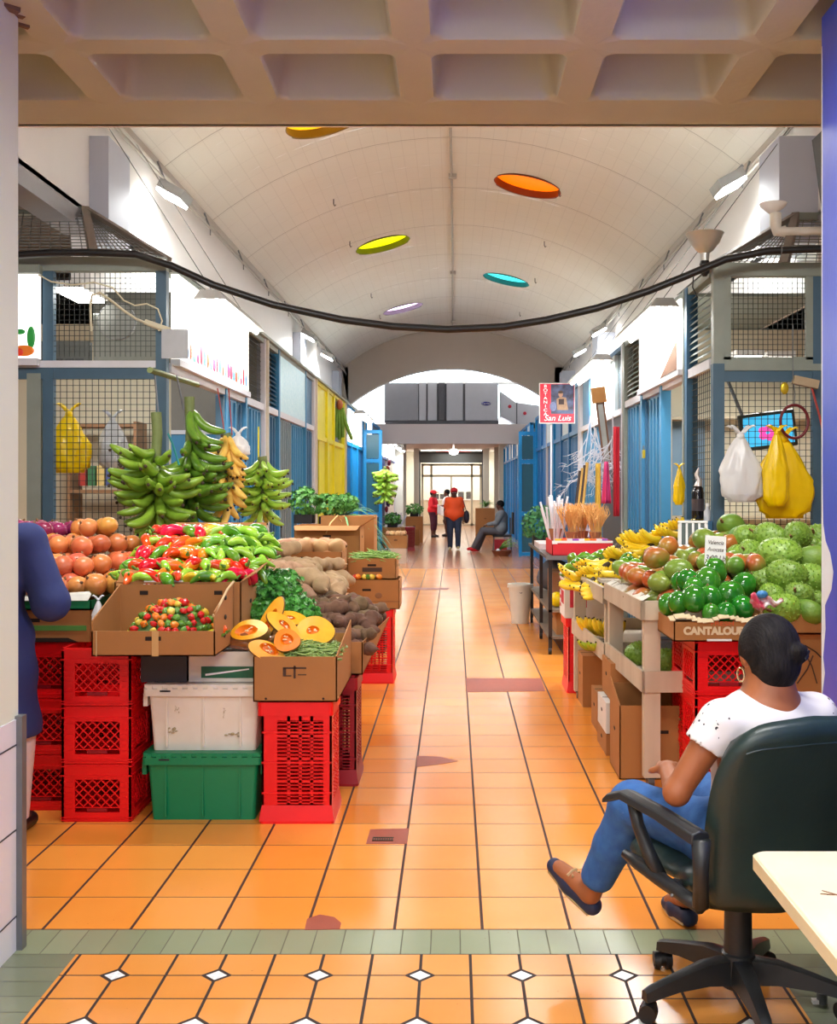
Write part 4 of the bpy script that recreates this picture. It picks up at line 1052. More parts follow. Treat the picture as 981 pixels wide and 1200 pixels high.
crates(-1.856, 5.29, 3, 'of the front stack, under the habanero box, beside the green tub')
crates(-2.19, 5.48, 3, 'of the stack behind the navy robe, under the onion box')
crates(-1.856, 5.66, 3, 'of the stack hidden behind the front stack, under the mixed peppers')
crates(-2.19, 5.83, 3, 'of the rear stack behind the navy robe, under the onions')
crates(1.20, 5.55, 3, 'of the stack under the cantaloupe carton')
crates(1.55, 5.58, 2, 'of the short stack under the marked carton by the blue pillar')
crates(1.22, 5.92, 3, 'of the second stack behind the one under the cantaloupe carton')
crates(1.58, 6.02, 3, 'of the stack behind the marked carton, under the prickly green fruit')
crates(-1.22, 5.78, 2, 'of the stack hidden behind the totes, under the parsley')
def tall_basket(label, x, y, z, w, d, h, m, m2):
    t = thing('plastic_basket', label, 'basket', (x, y, z)); g = MB(); th = .01
    def face(fn, W):
        # perforated panel: 4 slot columns, rows of slots in 4 groups
        fn(0, W * .22, 0, h); fn(W * .88, W, 0, h)
        cols = [W * (.22 + .165 * i) for i in range(5)]
        for c in cols[1:4]: fn(c - .007, c + .007, 0, h)
        fn(W * .22, W * .88, 0, .09); fn(W * .22, W * .88, h - .09, h)
        n = 22; z0, z1 = .09, h - .09
        for i in range(n + 1):
            z = z0 + (z1 - z0) * i / n; hh = .012 if i % 6 == 0 else .0055
            fn(W * .22, W * .88, z - hh / 2, z + hh / 2)
    face(lambda a, b, c, e: g.box(a, b, 0, th, c, e), w)
    face(lambda a, b, c, e: g.box(a, b, d - th, d, c, e), w)
    face(lambda a, b, c, e: g.box(0, th, a, b, c, e), d)
    face(lambda a, b, c, e: g.box(w - th, w, a, b, c, e), d)
    g.build('shell', m, t)
    MB().rbox(-.012, w + .012, -.012, d + .012, 0, .012, .02, 3).add([(-.012, -.012, .012), (w + .012, -.012, .012), (w + .012, d + .012, .012), (-.012, d + .012, .012), (0, 0, .085), (w, 0, .085), (w, d, .085), (0, d, .085)], [(0, 1, 5, 4), (1, 2, 6, 5), (2, 3, 7, 6), (3, 0, 4, 7)]).build('foot_rim', m, t)
    MB().rbox(-.02, w + .008, -.010, d + .010, h - .065, h, .02, 3).build('top_rim', m, t)
    g = MB()
    for i in range(1, 4): g.box(0, w, -.006, 0, h * i / 4 - .004, h * i / 4 + .004)
    g.build('rib', m, t)
    return t
tall_basket('bright red perforated basket standing on end beside the green tub, under the bean carton', -.905, 5.27, 0, .33, .34, .572, REDP, REDD)
tall_basket('dark red perforated basket behind the bright red one, under the bean carton', -.80, 5.93, 0, .283, .34, .572, REDD, REDD)
tall_basket('red perforated basket standing in the aisle under two cartons on the left', -.87, 9.04, 0, .375, .40, .60, REDP, REDD)
tall_basket('red perforated basket on the right under the white carton, past the banana stand', .885, 8.62, 0, .42, .40, .575, REDP, REDD)
def tote(label, x, y, z, w, d, h, m, mr):
    t = thing('storage_tote', label, 'tub', (x, y, z)); th = .008
    MB().rbox(0, w, 0, d, 0, h - .05, .02, 3, taper=.018).build('body', m, t, smooth=True)
    g = MB().rbox(-.022, w + .022, -.022, d + .022, h - .055, h - .02, .02, 3); g.build('lip', m, t, smooth=True)
    g = MB()
    for i in range(3): g.box(w * (i + .5) / 3 - .004, w * (i + .5) / 3 + .004, -.002, .02, .02, h - .06)
    g.build('rib', m, t)
    for s_ in (0, 1):
        g = MB(); n = 22
        for i in range(n):
            y0_ = s_ * d / 2; 
        g.rbox(-.018, w + .018, -.018 if s_ == 0 else d / 2, d / 2 if s_ == 0 else d + .018, h - .018, h, .01, 2)
        for i in range(n):
            if i % 2 == 0: g.box((w / n) * i, (w / n) * (i + 1), -.024 if s_ == 0 else d, 0 if s_ == 0 else d + .024, h - .03, h - .004)
        g.build('lid_half', m, t)
    for xx in (-.03, w + .01): MB().box(xx, xx + .02, .02, .09, h - .11, h - .05).build('latch', m, t)
    MB().box(.06, .11, -.025, -.02, h - .034, h - .026).build('slot', DARK, t)
    return t
GTUB = mat('green_tub_plastic', (0, 132, 84), .4, .05, 6)
WTUB = mat('dirty_white_tub_plastic', (222, 214, 196), .5, .2, 9, rgb2=(236, 232, 220), contrast=.6)
tote('green lidded storage tub on the floor between the red crates', -1.455, 5.31, 0, .525, .40, .325, GTUB, GTUB)
tote('stained white storage tub stacked on the green tub', -1.455, 5.33, .326, .525, .38, .32, WTUB, WTUB)
g = MB()
q_ = random.Random(3)
for (x, z, a, b) in ((.12, .10, .03, .010), (.40, .08, .032, .008), (.13, .2, .012, .012), (.36, .19, .007, .018)):
    for k_ in range(9): g.sph((x + q_.gauss(0, a * .55), .012 + .0 * z, z + q_.gauss(0, b * .7)), (a * q_.uniform(.1, .35), .0125, b * q_.uniform(.15, .5)), 8, 5)
tk = g.build('stain', mat('brown_grime', (186, 170, 134), .8, .3), bpy.data.objects['storage_tote.001'], smooth=True)
# things wedged between the white tub and the boxes
t = carton('flat white foam carton with a dark green band on the white tub, beneath the squash', -1.27, -.96, 5.36, 5.72, .65, .145, lid=True, m=mat('dirty_foam', (214, 210, 196), .6, .12, 9), holes=False)
MB().box(.06, .31, -.003, -.001, .02, .075).build('green_band', mat('dark_green_print', (24, 92, 60), .5, .2), t)
MB().add([(.08, -.004, .03), (.29, -.004, .06), (.29, -.004, .066), (.08, -.004, .04)], [(0, 1, 2, 3)]).build('stripe', WPL, t)
t = carton('small dark plastic bin on the white tub beside the top red crate', -1.50, -1.28, 5.36, 5.70, .65, .135, lid=True, m=mat('dark_bin', (50, 46, 52), .5, .1), holes=False, name='plastic_bin')
t = carton('crumpled printed packet on the foam carton under the squash', -1.22, -1.12, 5.37, 5.45, .797, .025, lid=True, m=mat('printed_packet', (160, 130, 132), .5, .5, 60), holes=False, name='packet')
# onion cartons
t = carton('tan carton with a green stripe under the brown onions, beside the navy robe', -2.33, -1.775, 5.45, 5.85, .83, .155, lid=True)
MB().box(.26, .54, -.003, -.001, .055, .08).build('green_stripe', mat('print_green', (84, 140, 60), .6), t)
MB().add([(.10, -.002, .0), (.5, -.002, .0), (.45, -.002, .02), (.15, -.002, .02)], [(0, 1, 2, 3)]).build('cut_out', HOLE, t)
carton('tan carton behind the green striped one, holding up the onion heap', -2.33, -1.775, 5.87, 6.35, .83, .26, lid=True)
t = carton('shallow tray with a dark green band and printed liner holding the brown onions', -2.34, -1.765, 5.44, 5.88, .988, .045, hb=.045, m=mat('tray_green', (0, 112, 66), .5, .1), holes=False, name='produce_tray')
MB().add([(.0, -.003, .045), (.56, -.003, .045), (.57, .02, .075), (.55, .05, .085), (.30, .04, .07), (.02, .03, .07)], [(0, 1, 2), (0, 2, 3, 4, 5)]).build('paper_liner', mat('liner_paper', (214, 212, 200), .7, .15, 30), t).modifiers.new('s', 'SOLIDIFY').thickness = .003
text_mesh('lettering', 'DOLORES  6', .035, INK, t, (.33, -.006, .058), (PI / 2, 0, 0), .0005) if False else None
carton('pale box carrying the red onions behind the navy robe', -2.9, -2.36, 6.0, 6.55, .0, 1.12, lid=True, m=CARDP)
bag('plastic_bag', 'knotted little white plastic bag tied to the corner of the habanero box', 'bag', (-1.66, 5.22, 1.055), .055, .13, WBAG, 9, d=.05)
# habanero box and mixed pepper box
C_ = carton('open tan carton with a low front holding the tiny habanero peppers', -1.62, -1.068, 5.0, 5.42, .828, .112, hb=.285, hl=(.16, .285), hr=(.20, .30), flaps='')
MB().box(.02, .024, -.002, 0, 0, .112, ).build('tape', CARDP, C_); MB().box(.27, .30, -.0025, -.0005, 0, .112).build('tape_strip', mat('tape', (206, 160, 100), .4), C_)
for x in (.10, .46): MB().box(x, x + .04, .413, .415, .235, .255).build('hand_hole', HOLE, C_)
for z in (.15, .24): MB().sph((.555, .22, z), (.004, .022, .012), 12, 6).build('hand_hole', HOLE, C_, smooth=True)
MB().tube([(.545, -.002, .18), (.552, .10, .22), (.556, .25, .275), (.556, .40, .30)], .006, 6).build('torn_edge', CARDP, C_, smooth=True)
D_ = carton('big tan carton heaped with mixed red, orange and green peppers', -1.66, -1.04, 5.47, 5.98, .83, .29, hb=.33, flaps='r', fl=.07)
carton('tan carton behind the pepper heap with its flap up', -1.62, -1.06, 6.0, 6.4, .83, .40, hb=.46, flaps='b', fl=.09)
MB().add([(.01, -.004, .27), (.20, -.004, .25), (.19, .05, .33), (.02, .05, .35)], [(0, 1, 2, 3)]).build('front_flap', CARD, D_).modifiers.new('s', 'SOLIDIFY').thickness = .005
MB().add([(.14, -.008, .262), (.34, -.008, .255), (.33, .02, .295), (.145, .02, .312)], [(0, 1, 2, 3)]).build('printed_label', mat('label_paper', (226, 220, 214), .6, .1), D_).modifiers.new('s', 'SOLIDIFY').thickness = .003
for i in range(4): MB().box(.155 + .02 * i, .167 + .02 * i, -.0095, -.0085, .268, .285 - .003 * (i % 2)).build('print_mark', mat('label_red', (180, 50, 60), .6) if i < 2 else INK, D_)
# bean carton, malanga carton
F_ = carton('tan carton of green beans on the tall red baskets at the aisle edge', -.942, -.548, 5.25, 5.98, .576, .212, hb=.23, hr=(.215, .30), holes=False)
for x in (.06, .33): MB().sph((x, -.001, .015), (.006, .002, .006), 8, 6).build('staple_hole', HOLE, F_)
g = MB(); g.box(.14, .155, -.002, 0, .12, .16); g.box(.14, .25, -.002, 0, .155, .163); g.box(.19, .20, -.002, 0, .11, .17); g.box(.21, .25, -.002, 0, .125, .13); g.box(.15, .18, -.002, 0, .12, .125); g.build('printed_mark', INK, F_)
G_ = carton('tan carton of dark malanga roots with a splayed side, behind the bean carton', -.90, -.49, 6.02, 6.98, .576, .175, hb=.2, hr=(.175, .2), flare=.09, holes=False)
carton('plain carton under the parsley heap behind the squash', -1.25, -.93, 5.76, 6.55, .56, .28, lid=True, holes=False)
for (x0, x1, y0, y1, z0, h, lb) in ((-1.65, -1.2, 6.6, 7.6, 0, .93, 'tall carton under the left end of the yam heap'), (-1.18, -.72, 7.02, 7.7, 0, .86, 'tall carton under the right end of the yam heap'),
        (-.92, -.62, 6.34, 6.98, 0, .57, 'carton on the floor beneath the malanga carton')):
    carton(lb, x0, x1, y0, y1, z0, h, lid=True, holes=False)
# farther cartons on the left
t = carton('long tan carton lying on the tall red basket by the aisle, tiny peppers on top', -.965, -.437, 9.0, 9.42, .605, .235, hb=.235)
MB().box(.0, .528, -.002, 0, .06, .063).build('print_line', INK, t); MB().sph((.36, -.002, .11), (.03, .002, .025), 14, 6).build('round_mark', mat('faded_ink', (140, 96, 60), .7), t, smooth=True)
t = carton('tan carton of pale green beans stacked on the long carton by the aisle', -.86, -.465, 9.05, 9.45, .842, .168)
MB().box(.12, .28, -.003, -.001, .06, .095).build('dark_label', INK, t)
carton('tan carton of round brown roots behind the yam heap', -1.43, -.86, 8.6, 9.0, .94, .15, hb=.2)
for (x0, x1, y0, y1, z0, h, lb, m_) in ((-1.45, -.9, 8.6, 9.0, 0, .80, 'brown carton standing under the round root cartons', CARD), (-1.40, -.88, 8.62, 9.0, .80, .135, 'white and green printed carton under the round brown roots', mat('green_white_carton', (170, 186, 150), .6, .3, 20)),
        (-1.45, -.85, 9.5, 10.2, 0, 1.0, 'tall brown carton behind the bean cartons', CARD)):
    carton(lb, x0, x1, y0, y1, z0, h, lid=True, m=m_, holes=False)
t = carton('half closed carton with twisted string, behind the round brown roots', -1.36, -.80, 9.52, 10.0, 1.0, .26, flaps='fr', fl=.12)
MB().tube([(.28, -.05, .20), (.30, .1, .28), (.34, .3, .34), (.36, .45, .28)], .006, 6).build('string', mat('twine', (206, 170, 110), .7), t, smooth=True)
carton('carton with flap up standing behind the stringed carton', -1.20, -.72, 10.1, 10.5, 0, 1.33, lid=True)
# far left floor goods
carton('white topped carton on the floor, left side, with a carton of potatoes on it', -1.42, -1.0, 23.4, 24.1, 0, .31, lid=True, m=mat('whitish_carton', (222, 196, 170), .7))
carton('small tan carton of pale potatoes on the white topped carton', -1.46, -.98, 23.5, 23.95, .31, .27)
tall_basket('small red plastic basket standing on the far left by the arch', -1.21, 28.2, 0, .22, .3, .6, REDD, REDD)
for k, (x0, x1, y, z, h, lb) in enumerate(((-1.75, -1.25, 29.3, 0, .55, 'tan carton on the floor far left under the white paper bundles'), (-1.35, -.95, 31.0, 0, .4, 'flat carton far left beside the woman in red'), (-1.4, -.9, 32.5, 0, .75, 'taller carton far left behind the woman in red'),
        (-1.8, -1.35, 26.3, 0, .5, 'brown carton far left beside the hanging green bananas'), (-1.75, -1.3, 27.2, 0, .62, 'brown carton far left with leafy greens on it'))):
    carton(lb, x0, x1, y, y + .45, z, h, lid=k != 1)

# ================================================================== produce
def lump(r, seed, amp=.06):
    q = random.Random(seed); P_ = [(Vector((q.gauss(0, 1), q.gauss(0, 1), q.gauss(0, 1))).normalized() * q.uniform(1.5, 4), q.random() * 6) for _ in range(5)]
    return lambda p: 1 + amp * sum(math.sin(v.dot(p) * 1.6 + ph) for v, ph in P_) / 2
def fruit(name, cat, r, m, seed=1, amp=.03, nu=20, nv=13, fn=None, parts=(), smooth='all'):
    t = thing(name, name.replace('_', ' '), cat)
    MB().sph((0, 0, 0), r, nu, nv, fn=fn or lump(1, seed, amp)).build('flesh', m, t, smooth=smooth)
    for (nm, mb, mm) in parts: mb.build(nm, mm, t, smooth=True)
    return Proto(t)
STEMB = mat('dry_stem', (128, 92, 60), .8, .3)
STEMG = mat('green_stem', (96, 140, 50), .6, .2)
def hexpts(x0, x1, y0, y1, zb, zt, r, rn, j=.18, depth=1.5):
    """hexagonally packed centres inside a mound between zb and zt(x,y); only the layers near the surface"""
    out = []; dz = r * 1.63; k = 0; z = zb + r
    while z < 4:
        any_ = False; row = 0; y = y0 + r + (k % 2) * r * .58
        while y < y1 - r * .5:
            x = x0 + r + ((row + k) % 2) * r
            while x < x1 - r * .4:
                xx, yy = x + rn.uniform(-j, j) * r, y + rn.uniform(-j, j) * r
                top = zt(xx, yy) - r * .6
                if z <= top:
                    any_ = True
                    if top - z < depth * dz: out.append((xx, yy, z + rn.uniform(-j, j) * r * .5))
                x += 2 * r
            y += r * 1.74; row += 1
        if not any_: break
        z += dz; k += 1
    return out
def label_heap(items, noun, place, group):
    """items: [(object, xyz)]; ends of the heap get labels of their own"""
    if not items: return
    used = set()
    def pick(key, txt):
        c = [i for i in range(len(items)) if i not in used]
        if not c: return
        b = max(c, key=lambda i: key(items[i][1])); used.add(b); items[b][0]['label'] = txt
    pick(lambda p: p[2], 'topmost %s %s' % (noun, place))
    pick(lambda p: -p[0] / p[1], 'leftmost %s %s' % (noun, place))
    pick(lambda p: p[0] / p[1], 'rightmost %s %s' % (noun, place))
    pick(lambda p: -p[1], 'nearest %s %s' % (noun, place))
    for i, (o, p) in enumerate(items):
        o['group'] = group
        if i not in used: o['label'] = '%s from the middle %s' % (noun, place)
def row_labels(items, noun, place):
    """large fruit: every one singled out by its level and its turn from the left"""
    zs = sorted(items, key=lambda t: (1.58 - t[1][2]) / t[1][1])   # by height in view, top first
    n = len(zs); per = 6; names = ['top', 'second', 'third', 'fourth', 'fifth', 'sixth', 'seventh']; orde = ['first', 'second', 'third', 'fourth', 'fifth', 'sixth', 'seventh']
    for r_ in range(0, n, per):
        ch = sorted(zs[r_:r_ + per], key=lambda t: t[1][0] / t[1][1]); rowi = r_ // per
        nm = names[min(rowi, 6)] if r_ + per < n else 'lowest'
        for i, (o, p) in enumerate(ch): o['label'] = '%s from the left in the %s row, %s %s' % (orde[i], nm, noun, place)
rr = lambda a, b: rnd.uniform(a, b)
def heap(protos, pts, tilt=.4, sc=(.92, 1.1), yaw=True):
    items = []
    for (x, y, z) in pts:
        p = protos(x, y, z) if callable(protos) else rnd.choice(protos)
        o = p.put((x, y, z), (rr(-tilt, tilt), rr(-tilt, tilt), rr(0, 6.28) if yaw else rr(-.3, .3)), rr(*sc)); items.append((o, (x, y, z)))
    return items
# brown onions
ONI = mat('brown_onion_skin', (200, 108, 56), .3, .12, 5, objvar=.25, rgb2=(230, 150, 84), stretch=(1, 1, .25), bump=.1)
def oprof(p): return 1 + .10 * max(0, p.z) ** 6 - .04 * max(0, -p.z) ** 4 + .012 * math.sin(9 * math.atan2(p.y, p.x))
onion = fruit('brown_onion', 'onion', (.055, .055, .050), ONI, fn=oprof, nu=24, parts=(('neck', MB().tube([(0, 0, .050), (.002, 0, .060), (.006, .002, .066)], [.010, .006, .003], 8), STEMB), ('root_tuft', MB().lathe([(.010, -.050), (.007, -.053), (.001, -.054)], 8), STEMB)))
f_on = lambda x, y: min(1.12 + (y - 5.47) * .52, 1.47) - max(0, abs(x + 1.99) - .0) * (.62 if x < -1.99 else .62) * min(1, max(.25, (y - 5.4) * 2))
pts = hexpts(-2.34, -1.66, 5.45, 6.3, 1.035, f_on, .056, rnd, .28)
it = heap([onion], pts, .9)
label_heap(it, 'brown onion', 'in the heap over the green banded tray', 'brown onions')
RON = mat('red_onion_skin', (128, 30, 74), .25, .15, 6, objvar=.2, rgb2=(176, 60, 110), stretch=(1, 1, .25))
ronion = fruit('red_onion', 'onion', (.052, .052, .046), RON, fn=oprof, parts=(('neck', MB().tube([(0, 0, .046), (.002, 0, .056), (.006, .002, .062)], [.009, .006, .003], 8), STEMB),))
it = heap([ronion], hexpts(-2.86, -2.12, 6.05, 6.55, 1.13, lambda x, y: 1.36 + (y - 6.05) * .15 - max(0, x + 2.2) * .4, .05, rnd), .9)
label_heap(it, 'purple red onion', 'beside the navy robe, left of the brown onions', 'red onions')
# long and bell peppers in several colours
def pepper_proto(col, rgb, rgb2, L=.125, r=.026, bend=.03):
    t = thing(col + '_pepper', col + ' pepper', 'pepper'); n = 10
    pts = [(L * (i / n - .5), 0, bend * (math.sin(PI * i / n) - .5)) for i in range(n + 1)]
    rs = [r * (.35 + .65 * min(1, i / 1.5)) * (1 - .72 * (i / n) ** 2.2) for i in range(n + 1)]
    mb = MB(); mb.tube(pts, rs, 12)
    mb.v = [(x, y * (1 + .13 * math.cos(3 * math.atan2(z, y))), z * (1 + .10 * math.sin(2 * math.atan2(z, y) + 20 * x))) for (x, y, z) in mb.v]
    mb.build('flesh', mat(col + '_pepper_skin', rgb, .16, .1, 12, rgb2=rgb2, objvar=.15, coat=.3), t, smooth='all')
    MB().tube([(-L / 2 - .002, 0, -bend * .5), (-L / 2 - .014, 0, -bend * .4), (-L / 2 - .03, .004, -bend * .1)], [r * .42, .006, .005], 8).build('stem', STEMG, t, smooth=True)
    return Proto(t)
PEP = {'red': pepper_proto('red', (222, 24, 20), (240, 50, 24)), 'orange': pepper_proto('orange', (244, 100, 14), (250, 140, 30), .12, .028, .02),
       'green': pepper_proto('green', (70, 132, 28), (120, 178, 48)), 'lime': pepper_proto('lime_green', (140, 200, 50), (168, 214, 70), .14, .022, .04), 'yellow': pepper_proto('yellow', (236, 196, 40), (170, 196, 50), .11, .024, .02)}
CNT = {k: [] for k in PEP}
def pcol(x, y, z):
    u = (x + 1.66) / .62; v = (y - 5.47) / .8; q = rnd.random()
    if u > .72 and v < .35: c = 'red' if q < .55 else ('lime' if q < .8 else 'yellow')
    elif u > .62: c = 'green' if q < .45 else 'lime'
    elif u > .40: c = 'orange' if q < .5 else ('lime' if q < .7 else ('yellow' if q < .85 else 'red'))
    else: c = 'red' if q < .38 else ('orange' if q < .5 else ('green' if q < .75 else 'lime'))
    return c
f_pe = lambda x, y: min(1.17 + (y - 5.5) * .33, 1.37) - max(0, x + 1.15) * .55 - max(0, -1.62 - x) * .8
for (x, y, z) in hexpts(-1.70, -.98, 5.46, 6.38, 1.10, f_pe, .031, rnd, .3, 1.25):
    c = pcol(x, y, z)
    o = PEP[c].put((x, y, z), (rr(-.5, .5), rr(-.45, .45), rr(0, 6.28)), rr(.98, 1.3)); CNT[c].append((o, (x, y, z)))
for c in CNT: label_heap(CNT[c], {'lime': 'lime green'}.get(c, c) + ' pepper', 'in the big heap of mixed peppers', 'mixed %s peppers' % c)
# habaneros: individuals over a heap
HB = []
for nm, a, b in (('red', (206, 20, 30), (226, 50, 40)), ('orange', (240, 120, 30), (246, 150, 50)), ('green', (70, 122, 36), (110, 160, 60)), ('yellow', (236, 196, 60), (240, 210, 90))):
    o = MB().sph((0, 0, 0), (.0135, .0135, .016), 12, 8, fn=lambda p: 1 + .10 * math.cos(4 * math.atan2(p.y, p.x)) + .1 * p.z).build(nm + '_habanero', mat(nm + '_habanero_skin', a, .18, .1, 30, rgb2=b, coat=.3), smooth='all')
    tag(o, nm, 'pepper'); MB().tube([(0, 0, .015), (.002, 0, .024)], .0022, 5).build('stem', STEMG, o)
    HB.append((nm, Proto(o)))
f_hb = lambda x, y: .90 + max(0, .16 * (1 - ((x + 1.32) / .25) ** 2 - ((y - 5.26) / .24) ** 2)) - max(0, -x - 1.45) * .5 
hb_pts = hexpts(-1.58, -1.085, 5.015, 5.40, .835, f_hb, .0165, rnd, .35, .9)
print('habaneros', len(hb_pts))
rnd.shuffle(hb_pts); hb_pts = hb_pts[:300]
items = {n: [] for n, _ in HB}
for (x, y, z) in hb_pts:
    q = rnd.random(); k = 0 if q < .27 else (1 if q < .47 else (2 if q < .9 else 3))
    nm, p = HB[k]; o = p.put((x, y, z), (rr(-2, 2), rr(-2, 2), rr(0, 6)), rr(1.05, 1.35)); items[nm].append((o, (x, y, z)))
for nm, _ in HB: label_heap(items[nm], 'tiny %s habanero' % nm, 'in the low front carton', 'tiny %s habaneros' % nm)
mb = MB().grid(lambda u, v: Vector((-1.60 + .51 * u, 5.01 + .40 * v, f_hb(-1.60 + .51 * u, 5.01 + .40 * v) - .034)), 24, 20)
tag(mb.build('pepper_leaves', mat('mixed_leaf_bed', (60, 96, 34), .6, .4, 60, bump=.6), smooth='all'), 'green leafy bed under the heap of tiny habaneros', 'leaves', kind='stuff')
o = PEP['yellow'].put((-1.12, 5.16, .90), (0, .2, 2.9), .9); o['label'] = 'yellow pepper lying alone at the right end of the habanero carton'
o = PEP['orange'].put((-1.10, 5.22, .915), (0, .1, 2.6), .85); o['label'] = 'orange pepper lying alone at the right end of the habanero carton'
# leafy parsley bunches
LEAFG = mat('parsley_green', (44, 122, 40), .35, .3, 30, rgb2=(96, 178, 70), bump=.2)
def leafy(name, label, cat, c, rx, ry, rz, n, sz, m, seed, stem=None, kind=None, up=.3, parent=None):
    q = random.Random(seed); g = MB()
    for i in range(n):
        v = Vector((q.gauss(0, 1), q.gauss(0, 1), q.gauss(0, 1) + up)).normalized() * q.uniform(.72, 1.03)
        if v.z < -.4: v.z = -.4 + .2 * q.random()
        p = Vector((v.x * rx, v.y * ry, v.z * rz))
        nrm = (v + Vector((q.gauss(0, .5), q.gauss(0, .5), q.gauss(0, .5)))).normalized(); u = nrm.orthogonal().normalized(); w_ = nrm.cross(u); a = q.random() * 6.28
        u, w_ = u * math.cos(a) + w_ * math.sin(a), w_ * math.cos(a) - u * math.sin(a); s_ = sz * q.uniform(.7, 1.25)
        ring = [(1, 0), (.55, .38), (.62, .75), (.15, .5), (-.3, .62), (-.2, .2), (-.9, 0), (-.2, -.2), (-.3, -.62), (.15, -.5), (.62, -.75), (.55, -.38)]
        vs = [p + (u * a_ + w_ * b_) * s_ + nrm * (s_ * .25 * (abs(b_) - .3)) for a_, b_ in ring]
        g.add(vs + [p], [(12, k, (k + 1) % 12) for k in range(12)])
    o = g.build(name, m, parent)
    if not parent: tag(o, label, cat, kind=kind)
    o.location = c
    return o
for k, (x, y, z, w) in enumerate([(-1.10, 5.98, 1.00, .13), (-.96, 6.10, .965, .14), (-1.13, 6.25, 1.04, .14), (-.98, 6.36, 1.00, .13), (-.83, 6.04, .89, .11), (-1.00, 5.82, .90, .11)]):
    t = thing('parsley_bunch', ['upper left bunch of parsley beside the pepper heap', 'middle bunch of parsley above the squash', 'rear left bunch of parsley below the white card', 'rear right bunch of parsley against the yams', 'right hand bunch of parsley tumbling toward the malanga', 'lowest front bunch of parsley behind the squash'][k], 'parsley', (x, y, z))
    leafy('leaves', '', '', (0, 0, 0), w, w * 1.1, w * .95, 520, .022, LEAFG, k, parent=t)
    MB().sph((0, 0, 0), (w * .8, w * .85, w * .75), 14, 9).build('stems', mat('stem_mass', (40, 88, 30), .6, .2), t, smooth=True)
# yams, malangas, round roots
def root_proto(name, cat, L, r, m, seed, bend=.04, hair=False):
    q = random.Random(seed); t = thing(name, name, cat); n = 12
    pts = [(L * (i / n - .5), bend * math.sin(PI * i / n + q.random() * .5) - bend / 2, .01 * math.sin(3 * i / n)) for i in range(n + 1)]
    rs = [r * math.sqrt(max(.03, 1 - abs(2 * i / n - 1) ** 2.6)) * (1 + .13 * math.sin(i * 1.3 + seed)) for i in range(n + 1)]
    mb = MB().tube(pts, rs, 12); mb.v = [tuple(Vector(v) * (1 + .05 * math.sin(v[0] * 90 + seed) * math.sin(v[1] * 80))) for v in mb.v]
    mb.build('tuber', m, t, smooth='all')
    MB().tube([pts[-1], (pts[-1][0] + .015, pts[-1][1] + .004, 0)], [r * .2, r * .08], 7).build('tail', m, t, smooth=True)
    return Proto(t)
YAMM = mat('yam_skin', (168, 134, 100), .8, .18, 14, rgb2=(196, 162, 126), objvar=.12, bump=.5, bscale=60)
yam = [root_proto('yam', 'yam', .24, .052, YAMM, 1), root_proto('yam', 'yam', .20, .048, YAMM, 5, .06), root_proto('yam', 'yam', .27, .045, YAMM, 9, .03)]
f_y = lambda x, y: 1.04 + (y - 6.65) * .19 - max(0, x + 1.05) * .42 if x < -.7 else 0
pts = hexpts(-1.68, -.70, 6.62, 7.6, .90, f_y, .060, rnd, .25, 1.3)
it = heap(yam, pts, .35, (.9, 1.1)); label_heap(it, 'tan yam', 'in the yam heap behind the parsley', 'yams')
for i, (x, y, z) in enumerate([(-.86, 6.72, 1.02), (-.74, 6.90, .95), (-.95, 6.62, .97), (-.66, 6.62, .88)]):
    o = yam[i % 3].put((x, y, z), (0, .3, [-.5, -.9, .2, -.3][i]), [1.2, 1.0, 1.1, .8][i]); o['label'] = ['big yam lying on top at the aisle end of the yam heap', 'yam pointing at the aisle, next to the long carton', 'yam resting against the parsley, low in the yam heap', 'small yam just above the dark malanga roots'][i]
carton('carton on edge filling the gap under the aisle end of the yams', -1.0, -.56, 6.5, 7.0, .58, .25, lid=True, holes=False) if False else None
MALM = mat('malanga_skin', (92, 66, 46), .85, .2, 18, rgb2=(128, 96, 70), objvar=.2, bump=.7, bscale=50)
mal = [root_proto('malanga', 'malanga', .15, .036, MALM, 3, .03), root_proto('malanga', 'malanga', .12, .040, MALM, 7, .02)]
f_m = lambda x, y: .80 + .14 * max(0, 1 - ((y - 6.6) / .5) ** 2) - max(0, x + .62) * .35
it = heap(mal, hexpts(-.90, -.44, 6.05, 7.0, .66, f_m, .038, rnd, .3, 1.4), .6, (.9, 1.2)); label_heap(it, 'dark hairy malanga root', 'in the splayed carton by the aisle', 'malanga roots')
RND = mat('round_root_skin', (206, 158, 112), .7, .15, 10, rgb2=(184, 128, 86), objvar=.15, bump=.4)
rroot = fruit('round_root', 'root', (.07, .064, .058), RND, 11, .05, parts=(('tip', MB().tube([(.066, 0, .0), (.082, 0, .004)], [.014, .005], 8), STEMB),))
it = heap([rroot], hexpts(-1.41, -.88, 8.62, 9.0, .96, lambda x, y: 1.14 + (y - 8.6) * .22, .062, rnd, .15, 1.6), .8); label_heap(it, 'round brown root', 'in the carton behind the yams', 'round brown roots')
it = heap([rroot], hexpts(-1.44, -1.0, 23.52, 23.93, .45, lambda x, y: .66, .062, rnd, .15, 1.6), .8); label_heap(it, 'pale potato', 'in the small far carton on the left', 'far potatoes')
o = MB().add([(-1.52, 6.9, 1.19), (-1.30, 6.82, 1.17), (-1.20, 6.78, 1.13), (-1.14, 6.80, 1.12), (-1.19, 6.88, 1.19), (-1.35, 6.95, 1.215)], [(0, 1, 2, 3, 4, 5)]).build('price_card', mat('white_card', (240, 240, 236), .5)); o.modifiers.new('s', 'SOLIDIFY').thickness = .003
tag(o, 'white torn card lying on the yams above the parsley', 'card')
